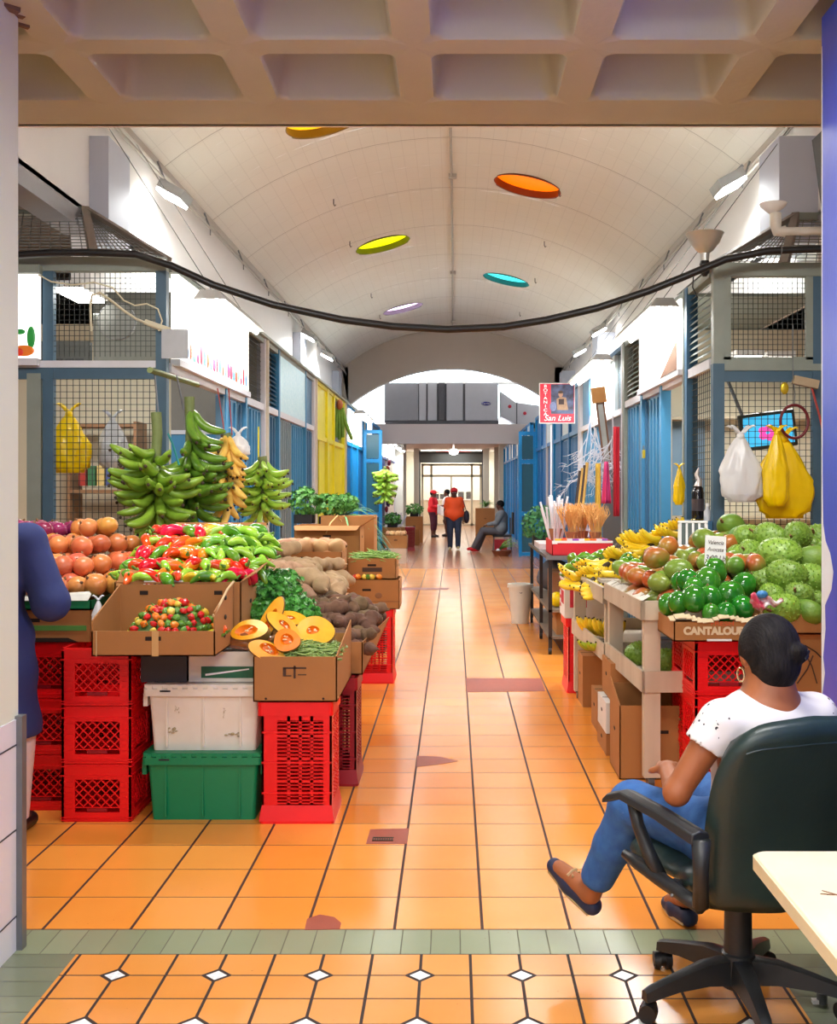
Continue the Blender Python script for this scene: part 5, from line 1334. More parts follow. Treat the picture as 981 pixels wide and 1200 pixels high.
# beans (uncountable heaps)
def beans(label, x0, x1, y0, y1, z, n, L, m, seed, zt=.04):
    q = random.Random(seed); g = MB()
    for i in range(n):
        x, y = q.uniform(x0, x1), q.uniform(y0, y1); a = q.uniform(0, 6.28); c = 1 - ((2 * (x - x0) / (x1 - x0) - 1) ** 2 + (2 * (y - y0) / (y1 - y0) - 1) ** 2) / 2
        zz = z + zt * c * q.uniform(.4, 1); b = q.uniform(-.02, .02); d = Vector((math.cos(a), math.sin(a), q.uniform(-.25, .25))) * L / 2; p = Vector((x, y, zz)); nn = Vector((-d.y, d.x, 0)) * b / L * 4
        g.tube([p - d, p - d * .4 + nn, p + d * .4 + nn, p + d], [.0018, .0045, .0045, .0015], 5)
    return tag(g.build('green_beans', m, smooth='all'), label, 'beans', kind='stuff')
BEANM = mat('bean_green', (172, 192, 110), .4, .3, 40, rgb2=(112, 146, 66))
beans('loose heap of pale green bean pods in the carton on the tall red baskets', -.88, -.57, 5.29, 5.72, .765, 620, .085, BEANM, 4, .07)
beans('long pale green pods heaped in the stacked carton by the aisle', -.80, -.50, 9.08, 9.4, .985, 160, .17, mat('pod_green', (150, 180, 90), .4, .3, 40, rgb2=(110, 150, 60)), 5, .08)
MB_ = MB().box(-.93, -.56, 5.26, 5.96, .59, .745); tag(MB_.build('bean_bed', BEANM), 'packed green beans filling the lower part of the bean carton', 'beans', kind='stuff')
tag(MB().box(-.85, -.475, 9.06, 9.44, .85, .98).build('bean_bed', BEANM), 'packed pods filling the stacked carton by the aisle', 'beans', kind='stuff')
for i, (x, c) in enumerate([(-.80, 'red'), (-.77, 'orange'), (-.72, 'yellow'), (-.69, 'green'), (-.66, 'yellow'), (-.60, 'orange')]):
    o = dict(HB)[c].put((x, 9.03, .862), (rr(-1, 1), 1.2, rr(0, 6)), 1.6); o['label'] = ['leftmost', 'second', 'third', 'fourth', 'fifth', 'rightmost'][i] + ' tiny %s pepper at the rim of the long aisle carton' % c
# squash pieces
SQF = mat('squash_flesh', (252, 190, 40), .35, .08, 12, rgb2=(255, 166, 20), bump=.15)
SQO = mat('squash_deep_flesh', (252, 136, 14), .4, .1, 14, bump=.4)
SQR = mat('squash_rind', (128, 96, 52), .5, .2, 8, rgb2=(168, 130, 70))
SEED = mat('squash_seed', (236, 214, 160), .5, .1)
def slice_(label, loc, rot, a, b, th, cav=(.0, -.1, .45, .4), flesh=None, cut=1.0, notch=0):
    """a cut slab of squash: rim outline a x b in local XZ, facing -Y, with rind at the back and a seed hollow"""
    t = thing('squash_piece', label, 'squash', loc, rot=rot); n = 36
    def out(k, s_=1.0):
        ang = 2 * PI * k / n * cut + (1 - cut) * PI; w_ = 1 + .05 * math.sin(3 * ang + a * 30)
        return (a * s_ * w_ * math.cos(ang), b * s_ * w_ * math.sin(ang))
    N_ = n if cut >= 1 else n + 1
    ring = [out(k) for k in range(N_)]
    vs = [(x, 0, z) for x, z in ring] + [(x * 1.03, th * .45, z * 1.03) for x, z in ring] + [(x * .62, th, z * .62) for x, z in ring]
    cx, cz = cav[0] * a, cav[1] * b
    inner = [(cx + x * cav[2], -.002, cz + z * cav[3]) for x, z in ring]; deep = [(cx + x * cav[2] * .6, .02, cz + z * cav[3] * .6) for x, z in ring]
    m = N_; wrap = range(m if cut >= 1 else m - 1)
    f1 = MB().add(vs[:m] + inner, [(k, (k + 1) % m, m + (k + 1) % m, m + k) for k in wrap] + ([(m - 1, 0, m, 2 * m - 1)] if cut < 1 else [])); f1.build('flesh', flesh or SQF, t, smooth=True)
    MB().add(inner + deep, [(k, (k + 1) % m, m + (k + 1) % m, m + k) for k in range(m)] + [tuple(range(2 * m - 1, m - 1, -1))]).build('seed_hollow', SQO, t, smooth=True)
    MB().add(vs, [(k, m + k, m + (k + 1) % m, (k + 1) % m) for k in range(m)] + [(m + k, 2 * m + k, 2 * m + (k + 1) % m, m + (k + 1) % m) for k in range(m)] + [tuple(range(2 * m, 3 * m))]).build('rind', SQR, t, smooth=True)
    q = random.Random(int(a * 1000)); g = MB()
    for i in range(7): g.sph((cx + q.uniform(-.3, .3) * a * cav[2] * 2, .004, cz + q.uniform(-.3, .3) * b * cav[3] * 2), (.006, .003, .004), 8, 5)
    g.build('seeds', SEED, t, smooth=True)
    return t
slice_('large golden squash slice facing out, right of the group', P(368, 740, 5.52), (R(-38), R(-8), R(8)), .10, .085, .05, (-.05, .1, .32, .28))
slice_('orange squash half with a brown rind and deep orange hollow, leftmost of the group', P(292, 738, 5.35), (R(-42), R(-6), R(-8)), .092, .058, .09, (-.15, -.05, .62, .55), SQF)
slice_('tall pointed squash wedge standing up in plastic wrap', P(316, 726, 5.50), (R(-14), R(28), R(-12)), .042, .125, .04, (.1, -.1, .4, .6))
slice_('small round squash end with an orange centre, above the beans', P(336, 750, 5.28), (R(-22), R(4), 0), .062, .055, .06, (.0, .05, .5, .5), SQO)
slice_('squash slice lying back behind the round golden one', P(340, 724, 5.66), (R(-55), R(6), 0), .085, .05, .03, (.0, .0, .3, .3))
slice_('crescent squash wedge on the front left corner of the bean carton', P(314, 764, 5.27), (R(-20), R(28), R(10)), .098, .045, .05, (.0, .35, .5, .5), SQF)
slice_('second leaning squash wedge between the tall one and the round slice', P(333, 733, 5.44), (R(-40), R(40), R(-5)), .10, .045, .035, (.0, .1, .35, .35))
t = thing('whole_squash', 'brown skinned squash wrapped in clear plastic below the orange half', 'squash', P(290, 750, 5.42)); MB().sph((0, 0, 0), (.12, .09, .05), 24, 14, fn=lambda p: 1 + .05 * math.cos(8 * math.atan2(p.y, p.x))).build('flesh', mat('wrapped_rind', (134, 84, 50), .15, .2, 8, coat=.8), t, smooth='all')
MB().tube([(.11, 0, 0), (.14, 0, .02)], [.015, .010], 8).build('stem', STEMB, t, smooth=True)

# ================================================================== hanging plantains and bananas
def banana_mesh(L, r, bend, nseg=8, ns=7):
    pts = []; rs = []
    for i in range(nseg + 1):
        s = i / nseg; pts.append((L * s, 0, -bend * 3.6 * (s - s * s) + bend * .9 * s * s))
        rs.append(r * (.34 if i == 0 else .95 - .25 * abs(s - .5) if s < .84 else (.72 if s < .95 else .26)))
    return MB().tube(pts, rs, ns)
PLG = mat('plantain_green', (112, 150, 38), .35, .15, 10, rgb2=(150, 186, 60), bump=.1)
PLD = mat('plantain_deep_green', (84, 128, 34), .35, .15, 10, rgb2=(124, 164, 54))
LIME = mat('young_banana_green', (150, 192, 60), .35, .1, 10, rgb2=(176, 212, 84))
RIPE = mat('ripe_banana_yellow', (244, 206, 20), .4, .08, 10, rgb2=(250, 222, 60), objvar=.08)
PEEL = mat('overripe_banana', (232, 178, 70), .5, .2, 16, rgb2=(250, 214, 110))
TIPM = mat('banana_tip', (58, 44, 24), .7)
STALK = mat('banana_stalk', (112, 124, 70), .6, .2, 20, bump=.4)
def hang_bunch(label, c, hands, L, r, m, seed, stalk_top, cat='bananas', name='plantain_bunch', down=.35, full=True, side=0):
    """hands of fruit whorled round a hanging stalk"""
    q = random.Random(seed); t = thing(name, label, cat, c)
    H = max(h[0] for h in hands) + .05
    MB().tube([(0, 0, stalk_top), (.008, 0, stalk_top * .5), (0, 0, 0), (.0, .0, -H)], [.035, .034, .034, .02], 12).build('stalk', STALK, t, smooth=True)
    MB().lathe([(.033, stalk_top), (.001, stalk_top + .002)], 12, cap=False).build('cut_end', mat('cut_stalk', (196, 206, 160), .6), t)
    bm_ = banana_mesh(L, r, L * .16); src = None
    for (z, n, a0, spread, dn) in hands:
        for i in range(n):
            a = a0 + spread * (i / max(1, n - 1) - .5) + q.uniform(-.08, .08)
            if src is None:
                src = bm_.build('fruit', m, t, smooth='all'); o = src
                tip = MB().sph((L * 1.0, 0, 0), r * .34, 7, 5).build('tip', TIPM, src)
            else:
                o = src.copy(); C.objects.link(o); o.parent = t; k = tip.copy(); C.objects.link(k); k.parent = o
            el = dn + q.uniform(-.14, .14)
            o.rotation_euler = (Matrix.Rotation(a, 3, 'Z') @ Matrix.Rotation(el, 3, 'Y') @ Matrix.Rotation(q.uniform(-.4, .4), 3, 'X')).to_euler()
            o.location = (.03 * math.cos(a), .03 * math.sin(a), -z + q.uniform(-.012, .012) + .03 * math.cos(3 * i)); s_ = q.uniform(.86, 1.1); o.scale = (s_, s_, s_)
    return t
F_A = -PI / 2   # facing the camera
hang_bunch('big hanging bunch of green plantains, left one, with a thick cut stalk', P(183, 532, 7.25), [(.0, 5, PI + .3, 2.0, .0), (.05, 7, PI + .4, 3.4, .12), (.11, 9, PI + .4, 4.6, .15), (.17, 9, PI + .4, 5.2, .12), (.23, 9, PI + .5, 5.4, .25), (.29, 8, F_A, 5.2, .5), (.33, 6, F_A, 5.2, 1.0)], .265, .034, PLG, 1, .27)
hang_bunch('big hanging bunch of dark green plantains, right one, beside the yellow bananas', P(222, 545, 7.55), [(-.34, 3, F_A + .9, 1.0, .8), (-.24, 3, F_A + 1.2, 1.0, .65), (-.12, 5, F_A + 1.2, 2.2, .5), (-.02, 7, F_A + .8, 3.6, .30), (.06, 9, F_A + .6, 4.8, .15), (.13, 10, F_A + .5, 5.2, .12), (.20, 10, F_A + .2, 5.4, .30), (.27, 9, F_A, 5.4, .6), (.32, 7, F_A, 5.4, 1.05)], .255, .032, PLD, 2, .46)
hang_bunch('small hanging bunch of light green bananas on a yellow cord', P(307, 550, 8.0), [(-.03, 8, F_A, 4.6, .6), (.03, 10, F_A + .3, 5.4, .25), (.09, 11, F_A + .4, 5.6, .15), (.15, 11, F_A + .3, 5.6, .2), (.21, 11, F_A + .4, 5.6, .35), (.26, 8, F_A + .3, 5.6, .8)], .175, .024, LIME, 3, .09, name='banana_bunch')
hang_bunch('soft ripe yellow bananas hanging between the two green bunches', P(265, 520, 7.7), [(-.02, 9, F_A, 3.6, 1.0), (.05, 9, F_A, 4.2, 1.15), (.12, 7, F_A, 4.2, 1.1), (.24, 6, F_A, 4.2, 1.1), (.36, 3, F_A, 3, 1.3)], .20, .028, PEEL, 4, .07, name='banana_bunch')
hang_bunch('small bunch of green bananas hanging far down the left side', P(451, 560, 24.2), [(-.15, 9, F_A, 5.4, .5), (-.02, 9, F_A, 5.4, .25), (.1, 10, F_A + .3, 5.6, .4), (.22, 10, F_A + .3, 5.4, .6), (.34, 8, F_A, 5, 1.0)], .27, .05, LIME, 5, .25, name='banana_bunch')
bag('plastic_bag', 'small white plastic bag tucked behind the ripe yellow bananas', 'bag', P(279, 510, 7.8), .17, .15, WBAG, 12, d=.12)
CORD = mat('yellow_cord', (236, 214, 30), .5)
tag(MB().tube([P(303, 500, 8.0), P(303, 545, 8.0)], .006, 6).build('tie_cord', CORD), 'yellow cord holding the small green banana bunch', 'cord')
tag(MB().tube([P(197, 508, 7.2), P(203, 522, 7.2), P(210, 545, 7.2)], .007, 6).build('teal_cord', mat('teal_cord', (20, 130, 130), .5)), 'teal cord tied between the two big plantain bunches', 'cord')
tag(MB().tube([P(255, 455, 7.72), P(262, 500, 7.7), P(264, 516, 7.7)], .004, 6).tube([P(268, 455, 7.72), P(272, 510, 7.7)], .004, 6).build('red_string', mat('red_string', (170, 60, 50), .6)), 'thin red strings above the ripe bananas', 'cord')
t = thing('hanging_rail', 'wooden rail over the left stall window carrying the banana bunches', 'rail', (0, 0, 0))
MB().tube([(-1.93, 7.1, 2.33), (-1.86, 8.12, 2.33)], .02, 8).build('rail', STALK, t, smooth=True); MB().tube([(-1.94, 7.25, 2.33), P(186, 490, 7.25)], .006, 6).build('hook', STEEL, t); MB().tube([P(207, 440, 7.45), P(215, 480, 7.5)], .006, 6).build('hook', STEEL, t)
# leafy plants and gourds along the left
HERB = mat('herb_green', (60, 120, 48), .5, .3, 20, rgb2=(100, 160, 70))
for k, (x, y, z, w, h) in enumerate([(-1.36, 10.2, 1.42, .15, .17), (-1.14, 10.25, 1.40, .14, .13), (-1.0, 10.35, 1.42, .12, .10)]):
    t = thing('potted_herb', ['left leafy herb in a black tray on the cartons, in front of the yellow stall', 'middle leafy herb in a black tray on the cartons', 'right leafy herb in a black tray beside the leeks'][k], 'plant', (x, y, z))
    leafy('leaves', '', '', (0, 0, 0), w, w, h, 260, .03, HERB, 20 + k, parent=t, up=.6); MB().rbox(-.09, .09, -.09, .09, -.16, -.08, .02).build('tray', BLACK, t)
    MB().tube([(0, 0, -.12), (.01, 0, .06)], .008, 6).build('stem', STEMG, t)
def blades(label, c, n, L, w, m, seed, spread=1.0, cat='plant', name='leek_bunch', droop=.6, base=None, aim=(0, 0, 1)):
    q = random.Random(seed); t = thing(name, label, cat, c); g = MB()
    for i in range(n):
        d = (Vector(aim) + Vector((q.gauss(0, .4), q.gauss(0, .4), q.gauss(0, .3))) * spread).normalized(); l = L * q.uniform(.7, 1.1)
        sd = d.cross(Vector((0, 0, 1)));
        if sd.length < .1: sd = Vector((1, 0, 0))
        sd.normalize(); vs = []
        for k in range(7):
            s_ = k / 6; p = d * l * s_ + Vector((0, 0, -droop * l * s_ ** 2.2)); ww = w * (1 - .85 * s_ ** 2)
            vs += [p - sd * ww, p + Vector((0, 0, ww * .5)), p + sd * ww]
        g.add(vs, [(3 * k + j, 3 * k + j + 1, 3 * k + j + 4, 3 * k + j + 3) for k in range(6) for j in range(2)])
    g.build('leaves', m, t, smooth='all')
    if base: MB().sph((0, 0, 0), base[0], 12, 8).build('base', base[1], t, smooth=True)
    return t
blades('bunch of leeks with white roots sprawling over the cartons on the left', (-1.03, 10.3, 1.30), 16, .5, .012, mat('leek_green', (120, 170, 110), .5, .3, 12, rgb2=(80, 140, 80)), 3, .9, base=(.04, WPL), aim=(.8, -.1, .45), droop=.7)
blades('dark green leafy stems drooping beside the aisle past the bean carton', (-.87, 10.9, 1.12), 34, .42, .014, mat('dark_leek', (28, 92, 56), .5, .3, 12), 5, 1.4, base=(.09, mat('dark_green_mass', (26, 70, 44), .6)), aim=(.1, -.1, .2), droop=1.1)
t = carton('black plastic bin of trimmings on the floor beyond the bean cartons', -1.0, -.66, 10.7, 11.2, 0, .98, lid=True, m=BLACK, holes=False, name='plastic_bin')
carton('grey clear plastic tub leaning on the bean carton', -.86, -.64, 9.6, 9.95, .98 - .42, .48, m=mat('clear_tub', (150, 156, 158), .3), holes=False, name='plastic_bin') if False else None
t = thing('hanging_gourds', 'long green gourds hanging in front of the yellow stall', 'gourds', P(398, 478, 19.6))
for k in range(5): MB().tube([(.03 * k - .06, 0, 0), (.05 * k - .10, -.03, -.25), (.06 * k - .12 + (.1 if k == 4 else 0), -.02, -.56 + .04 * (k % 2))], [.02, .04, .03], 8).build('gourd', PLD, t, smooth=True)
MB().sph((0, 0, .05), (.06, .05, .10), 12, 8).build('crown', mat('clay_brown', (170, 96, 50), .6), t, smooth=True)
t = thing('blue_gate', 'open bright blue gate leaf standing across the far left stalls', 'gate', (-2.02, 25.0, 0))
def gate(t, W):
    for x in (0, W - .07): MB().box(x, x + .07, -.03, .03, 0, 2.88).build('stile', BLUEB, t)
    for z in (0.02, .95, 2.15, 2.80): MB().box(.07, W - .07, -.025, .025, z, z + .08).build('rail', BLUEB, t)
    for z0, z1 in ((.12, .93), (1.05, 2.13), (2.25, 2.78)): MB().box(.07, W - .07, -.006, .006, z0, z1).build('pane', mat('teal_gate_panel', (40, 96, 116), .3, .1), t)
gate(t, .42)
t = thing('blue_gate', 'open bright blue gate leaf standing across the far right stalls', 'gate', (1.50, 25.75, 0)); gate(t, .40)
# ================================================================== right hand stands
WOODP = mat('weathered_white_wood', (204, 190, 168), .7, .1, 6, stretch=(1, 1, .2), rgb2=(182, 164, 140), bump=.2)
RZ = R(2.1)
def stand(label, x, y, W, L, zt, zm, rz, post_x=.085, front=True):
    """wooden produce stand: three posts per side, trays at two heights, on casters; runs back along +Y"""
    t = thing('produce_stand', label, 'stand', (x, y, 0), rz)
    for (px_, py_) in ((0, 0), (W - .085, 0), (0, L - .06), (W - .085, L - .06)):
        MB().box(px_, px_ + (.085), py_, py_ + .06, .06, zt - .02).build('post', WOODP, t)
        MB().tube([(px_ + .02, py_ + .03, .035), (px_ + .055, py_ + .03, .035)], .033, 12).box(px_ + .01, px_ + .065, py_ + .01, py_ + .05, .05, .07).build('caster', mat('caster_grey', (92, 88, 84), .4, .2, metal=.3), t)
    for z, h, nm in ((zm, .11, 'lower_tray'), (zt - .10, .10, 'upper_tray')):
        g = MB(); o = .022 if nm == 'upper_tray' else .014
        g.box(-o, 0, -o, L + .0, z, z + h); g.box(W, W + o, -o, L, z, z + h); g.box(-o, W + o, -o, 0, z, z + h); g.box(-o, W + o, L, L + .012, z, z + h)
        g.box(0, W, 0, L, z + .01, z + .025)
        g.build(nm, WOODP, t)
    return t
stand('whitewashed wooden stand nearest on the right, carrying the mangoes', 1.0, 5.86, .56, 1.10, .99, .51, RZ)
stand('whitewashed wooden stand behind the mango one, carrying the yellow bananas', .955, 7.02, .85, 1.40, .955, .49, RZ)
# cartons on the floor under the stands
t = carton('big open carton on the floor under the front corner of the mango stand', .90, 1.36, 6.06, 6.44, 0, .40, hb=.46, hl=(.40, .50), holes=True)
t = carton('tan carton under the mango stand, stacked on a white panelled one', .93, 1.32, 6.62, 7.0, .32, .22, lid=True)
t = carton('carton with white printed panels low under the mango stand', .90, 1.30, 6.60, 6.98, .13, .18, lid=True, m=mat('white_carton', (228, 226, 220), .6, .06))
carton('flat tan carton lowest on the floor under the mango stand', .90, 1.30, 6.60, 7.0, 0, .125, lid=True)
carton('narrow tan carton on the floor between the two wooden stands', .93, 1.2, 7.25, 7.55, 0, .25, lid=True)
carton('tall tan carton on the floor under the banana stand', .93, 1.3, 8.06, 8.38, 0, .37, lid=True)
t = carton('white carton with red writing on the red basket, past the bananas', .855, 1.28, 8.60, 9.0, .58, .33, lid=True, m=mat('white_carton', (228, 226, 220), .6, .06), holes=False)
RP = mat('red_print', (200, 40, 60), .6)
for i in range(4): MB().box(-.002, 0, .30 - .001 * i, .38, .06 + .065 * i, .085 + .065 * i).build('print_mark', RP, t)
for i in range(3): MB().box(-.0022, 0, .08 + .07 * i, .13 + .07 * i, .10, .20).build('print_mark', RP, t)
for i, x in enumerate((.04, .12)): MB().box(x, x + .05, -.002, 0, .08, .28).build('print_mark', RP, t)
# mangoes
MANG = mat('mango_skin', (104, 136, 44), .28, .1, 6, rgb2=(196, 96, 50), objvar=.12, contrast=1.2)
MANR = mat('red_mango_skin', (196, 64, 46), .28, .1, 6, rgb2=(150, 132, 50), objvar=.12)
MANGR = mat('green_mango_skin', (96, 136, 44), .3, .1, 4.5, rgb2=(140, 158, 64), objvar=.18)
def mfn(p): return 1 + .10 * p.x * abs(p.x) + .05 * p.z * p.x
def mango(nm, m, s=1): return fruit(nm, 'mango', (.072 * s, .054 * s, .056 * s), m, fn=mfn, nu=24, nv=14, parts=(('stem_stub', MB().tube([(.074 * s, 0, .004), (.084 * s, 0, .008)], [.006, .004], 6), STEMB),))
mg = [mango('mango', MANG), mango('mango', MANR), mango('mango', MANGR)]
def sx(x, y): return (x - 1.0) + (y - 5.86) * math.tan(RZ)     # offset from the leaning edge of the stands
f_mg = lambda x, y: 1.08 + max(0, sx(x, y)) * .30 + max(0, y - 5.9) * .07
pts = [p for p in hexpts(.98, 1.68, 5.88, 6.92, .93, f_mg, .057, rnd, .2, 1.2) if sx(p[0], p[1]) > .045]
it = heap(lambda x, y, z: mg[0] if rnd.random() < .4 else (mg[1] if rnd.random() < .5 else mg[2]), pts, .5, (.85, 1.05)); label_heap(it, 'mango', 'on the nearest wooden stand', 'red and green mangoes')
for i, (px, py, d, k, s, tx) in enumerate([(768, 654, 6.1, 0, 1.05, 'large red and green mango, biggest on the left of the pile top'), (797, 668, 5.95, 2, 1.1, 'large green mango lying sideways just left of the price card'), (783, 640, 6.35, 1, 1.0, 'red mango at the back, above the two large green ones'), (826, 632, 6.5, 2, 1.15, 'green mango resting above the price card'), (788, 660, 6.15, 1, .8, 'small red mango tucked between the two largest mangoes')]):
    o = mg[k].put(P(px, py, d), (.2, rr(-.3, .1), [.3, 3.0, 1, 2, 4][i]), s); o['label'] = tx
for (x0, lb) in ((.0, 'paper liner of the mango tray'),):
    t = thing('paper_liner', 'torn paper liner edging the mango tray', 'paper', (1.0, 5.86, .985), RZ)
    g = MB(); q = random.Random(2)
    for i in range(14): y = i * .078; g.add([(-.02, y, 0), (-.02, y + .078, 0), (.03, y + .07, .02 + .012 * q.random()), (.03, y, .02 + .01 * q.random())], [(0, 1, 2, 3)])
    g.build('sheet', mat('liner_paper2', (214, 208, 196), .7, .2, 40), t).modifiers.new('s', 'SOLIDIFY').thickness = .002
# cantaloupe carton tray with avocados
CT = carton('shallow cantaloupe carton on the red crates holding the glossy avocados', 1.07, 1.56, 5.43, 5.98, .835, .095, hb=.10, holes=False, name='produce_tray')
text_mesh('lettering', 'CANTALOUPE', .050, mat('print_cream', (226, 204, 166), .6), CT, (.205, -.003, .050), (PI / 2, 0, 0), .001, sx=.98, bold=.003)
text_mesh('lettering', 'FRESH', .03, mat('print_orange', (222, 90, 40), .6), CT, (.235, -.003, .086), (PI / 2, 0, 0), .001, sx=1.4)
MB().box(.16, .28, -.003, -.001, .002, .012).build('slot', WPL, CT)
g = MB(); q = random.Random(8)
for i in range(20):
    x = -.02 + i * .0265; zz = .100 + .012 * math.sin(i * .8) - (.0); g.add([(x, -.012, zz), (x + .0265, -.012, zz + .004 * q.random()), (x + .0265, .05, zz + .018), (x, .05, zz + .014)], [(0, 1, 2, 3)])
g.build('paper_liner', mat('tan_paper', (206, 186, 150), .7, .15, 30), CT).modifiers.new('s', 'SOLIDIFY').thickness = .004
AVO = mat('avocado_skin', (28, 108, 28), .12, .15, 20, rgb2=(54, 140, 36), objvar=.12, coat=.5)
av = fruit('avocado', 'avocado', (.060, .056, .072), AVO, nu=22, nv=15, fn=lambda p: (1 - .16 * max(0, p.z) ** 1.5 + .05 * max(0, -p.z)) * (1 + .01 * math.sin(7 * p.x)), parts=(('stem_stub', MB().lathe([(.006, .060), (.004, .066)], 8), STEMB),))
AV = [(795, 705, 5.60, .92), (813, 700, 5.56, 1.05), (833, 718, 5.50, .80), (851, 717, 5.50, .84), (870, 710, 5.55, .95),
      (806, 680, 5.72, 1.0), (813, 689, 5.68, .98), (832, 700, 5.60, 1.08), (856, 697, 5.62, 1.22), (830, 679, 5.72, 1.1), (838, 667, 5.80, 1.05), (798, 682, 5.80, .95), (783, 707, 5.72, .9)]
its = []
for (px, py, d, s) in AV:
    p = P(px, py, d); o = av.put(p, (rr(-.45, .45), rr(-.4, .4), rr(0, 6)), s); its.append((o, p))
row_labels(its, 'glossy avocado', 'in the cantaloupe carton')
o = av.put(P(872, 685, 5.85), (.5, .3, 1), 1.15); o['label'] = 'dull green avocado behind the others, half wrapped in paper, right of the card'
t = thing('price_card', 'handwritten white price card reading 3.00 standing between mangoes and avocados', 'price card', P(838, 657, 5.86), rot=(R(-8), R(4), 0))
MB().box(-.055, .055, 0, .004, -.13, .13).build('card', mat('card_white', (232, 230, 224), .6, .03), t)
for s_, z, sz in (('Valencia', .095, .030), ('Avocate', .058, .030), ('3.00 Lb', .012, .042)): text_mesh('lettering', s_, sz, INK, t, (0, -.001, z), (PI / 2, 0, 0), .0005, shear=.25, sx=.85)
t = thing('packet', 'small crumpled pink and white printed packet beside the avocados', 'packet', P(898, 706, 5.5))
def crump(u, v): return Vector(((u - .5) * .16, .015 * math.sin(9 * u + 5 * v), (v - .5) * .07 * (1.2 - u) + .012 * math.sin(14 * u)))
MB().grid(crump, 14, 8).build('foil', mat('pink_white_foil', (232, 224, 222), .3, .1, 22, rgb2=(214, 70, 96), contrast=1.6), t, smooth='all').modifiers.new('s', 'SOLIDIFY').thickness = .004
MB().sph((-.02, 0, .04), (.03, .02, .02), 10, 6).build('ribbon', mat('blue_ribbon', (60, 130, 190), .4, .3, 60), t, smooth=True)
tag(MB().tube([P(893, 735, 5.46), P(892, 712, 5.47)], .007, 6).build('wooden_stick', STEMB), 'thin wooden stick standing between the two cartons behind the head of the woman', 'stick')
# breadfruit / soursop heap over two cartons
BRF = bpy.data.materials.new('prickly_green_skin'); BRF.use_nodes = True
def _b():
    q = NB(BRF); b = q.N['Principled BSDF']; tc = q.N.new('ShaderNodeTexCoord'); oi = q.N.new('ShaderNodeObjectInfo')
    vo = q.N.new('ShaderNodeTexVoronoi'); vo.inputs['Scale'].default_value = 42; q.L.new(tc.outputs['Object'], vo.inputs['Vector'])
    nz = q.N.new('ShaderNodeTexNoise'); nz.inputs['Scale'].default_value = 9; q.L.new(tc.outputs['Object'], nz.inputs['Vector'])
    base = q.mix(nz.outputs['Fac'], lin((78, 120, 24)), lin((122, 160, 42)))
    base = q.mix(q.m('MULTIPLY', vo.outputs['Distance'], .45), base, lin((176, 200, 90)))
    hs = q.N.new('ShaderNodeHueSaturation'); q.L.new(base, hs.inputs['Color']); q.L.new(q.m('ADD', q.m('MULTIPLY', oi.outputs['Random'], .4), .78), hs.inputs['Value']); hs.inputs['Hue'].default_value = .505
    q.L.new(hs.outputs[0], b.inputs['Base Color']); b.inputs['Roughness'].default_value = .42
    bp = q.N.new('ShaderNodeBump'); bp.inputs['Strength'].default_value = .8; bp.inputs['Distance'].default_value = .006; bp.invert = True
    q.L.new(vo.outputs['Distance'], bp.inputs['Height']); q.L.new(bp.outputs[0], b.inputs['Normal'])
_b()
def spiky(name, r, seed, spikes):
    t = thing(name, name, 'soursop'); f = lump(1, seed, .05)
    MB().sph((0, 0, 0), r, 30, 20, fn=lambda p: f(p) * (1 + .08 * p.x)).build('flesh', BRF, t, smooth='all')
    g = MB(); n = spikes
    for i in range(n):
        z = 1 - 2 * (i + .5) / n; a = i * 2.39996; s = math.sqrt(1 - z * z); p = Vector((s * math.cos(a), s * math.sin(a), z)); k = f(p) * (1 + .08 * p.x)
        b = Vector((p.x * r[0] * k, p.y * r[1] * k, p.z * r[2] * k)); u = p.orthogonal().normalized(); w = p.cross(u); q_ = .0055
        g.add([b + u * q_ - p * .002, b + w * q_ - p * .002, b - u * q_ - p * .002, b - w * q_ - p * .002, b + p * .0075], [(0, 1, 4), (1, 2, 4), (2, 3, 4), (3, 0, 4)])
    g.build('prickles', mat('prickle_green', (128, 160, 56), .5, .15), t)
    MB().tube([(r[0] * 1.02, 0, 0), (r[0] * 1.02 + .03, .004, .01)], [.008, .006], 7).build('stem', STEMB, t, smooth=True)
    return Proto(t)
ss = [spiky('soursop', (.105, .078, .078), 2, 170), spiky('soursop', (.085, .075, .074), 6, 150)]
bf = fruit('breadfruit', 'breadfruit', (.088, .070, .068), mat('breadfruit_skin', (84, 128, 34), .45, .12, 14, rgb2=(120, 154, 50), objvar=.12, bump=.4, bscale=120), 4, .03, 24, 15, parts=(('stem', MB().tube([(.088, 0, 0), (.115, .003, .008)], [.009, .007], 7), STEMB),))
SS = [(741 + 820 - 741, 0, 0, 0, 0)]
L_ = [  # px, py, depth, prototype, scale
 (906, 632, 6.35, 0, 1.05), (935, 628, 6.30, 0, 1.0), (962, 632, 6.5, 1, 1.1), (877, 630, 6.5, 0, .95), (950, 640, 6.45, 0, .8), (857, 617, 6.75, 2, 1.15), (855, 636, 6.6, 2, 1.0), (882, 648, 6.3, 0, .9),
 (916, 651, 6.05, 0, 1.2), (952, 657, 6.05, 2, 1.2), (866, 652, 6.35, 1, .85), (893, 664, 6.15, 1, .8),
 (898, 680, 5.9, 0, .9), (924, 675, 5.82, 0, 1.05), (954, 679, 5.85, 1, 1.1), (880, 668, 6.05, 1, .7), (868, 667, 6.2, 1, .8),
 (905, 697, 5.8, 1, .85), (937, 698, 5.68, 1, .92), (962, 706, 5.72, 1, .8), (953, 697, 5.85, 1, .85),
 (918, 714, 5.62, 1, 1.15), (947, 717, 5.60, 2, .92), (972, 722, 5.72, 0, .9), (975, 690, 5.95, 0, 1.0), (978, 652, 6.2, 0, 1.0), (985, 630, 6.5, 0, 1.0)]
its = []
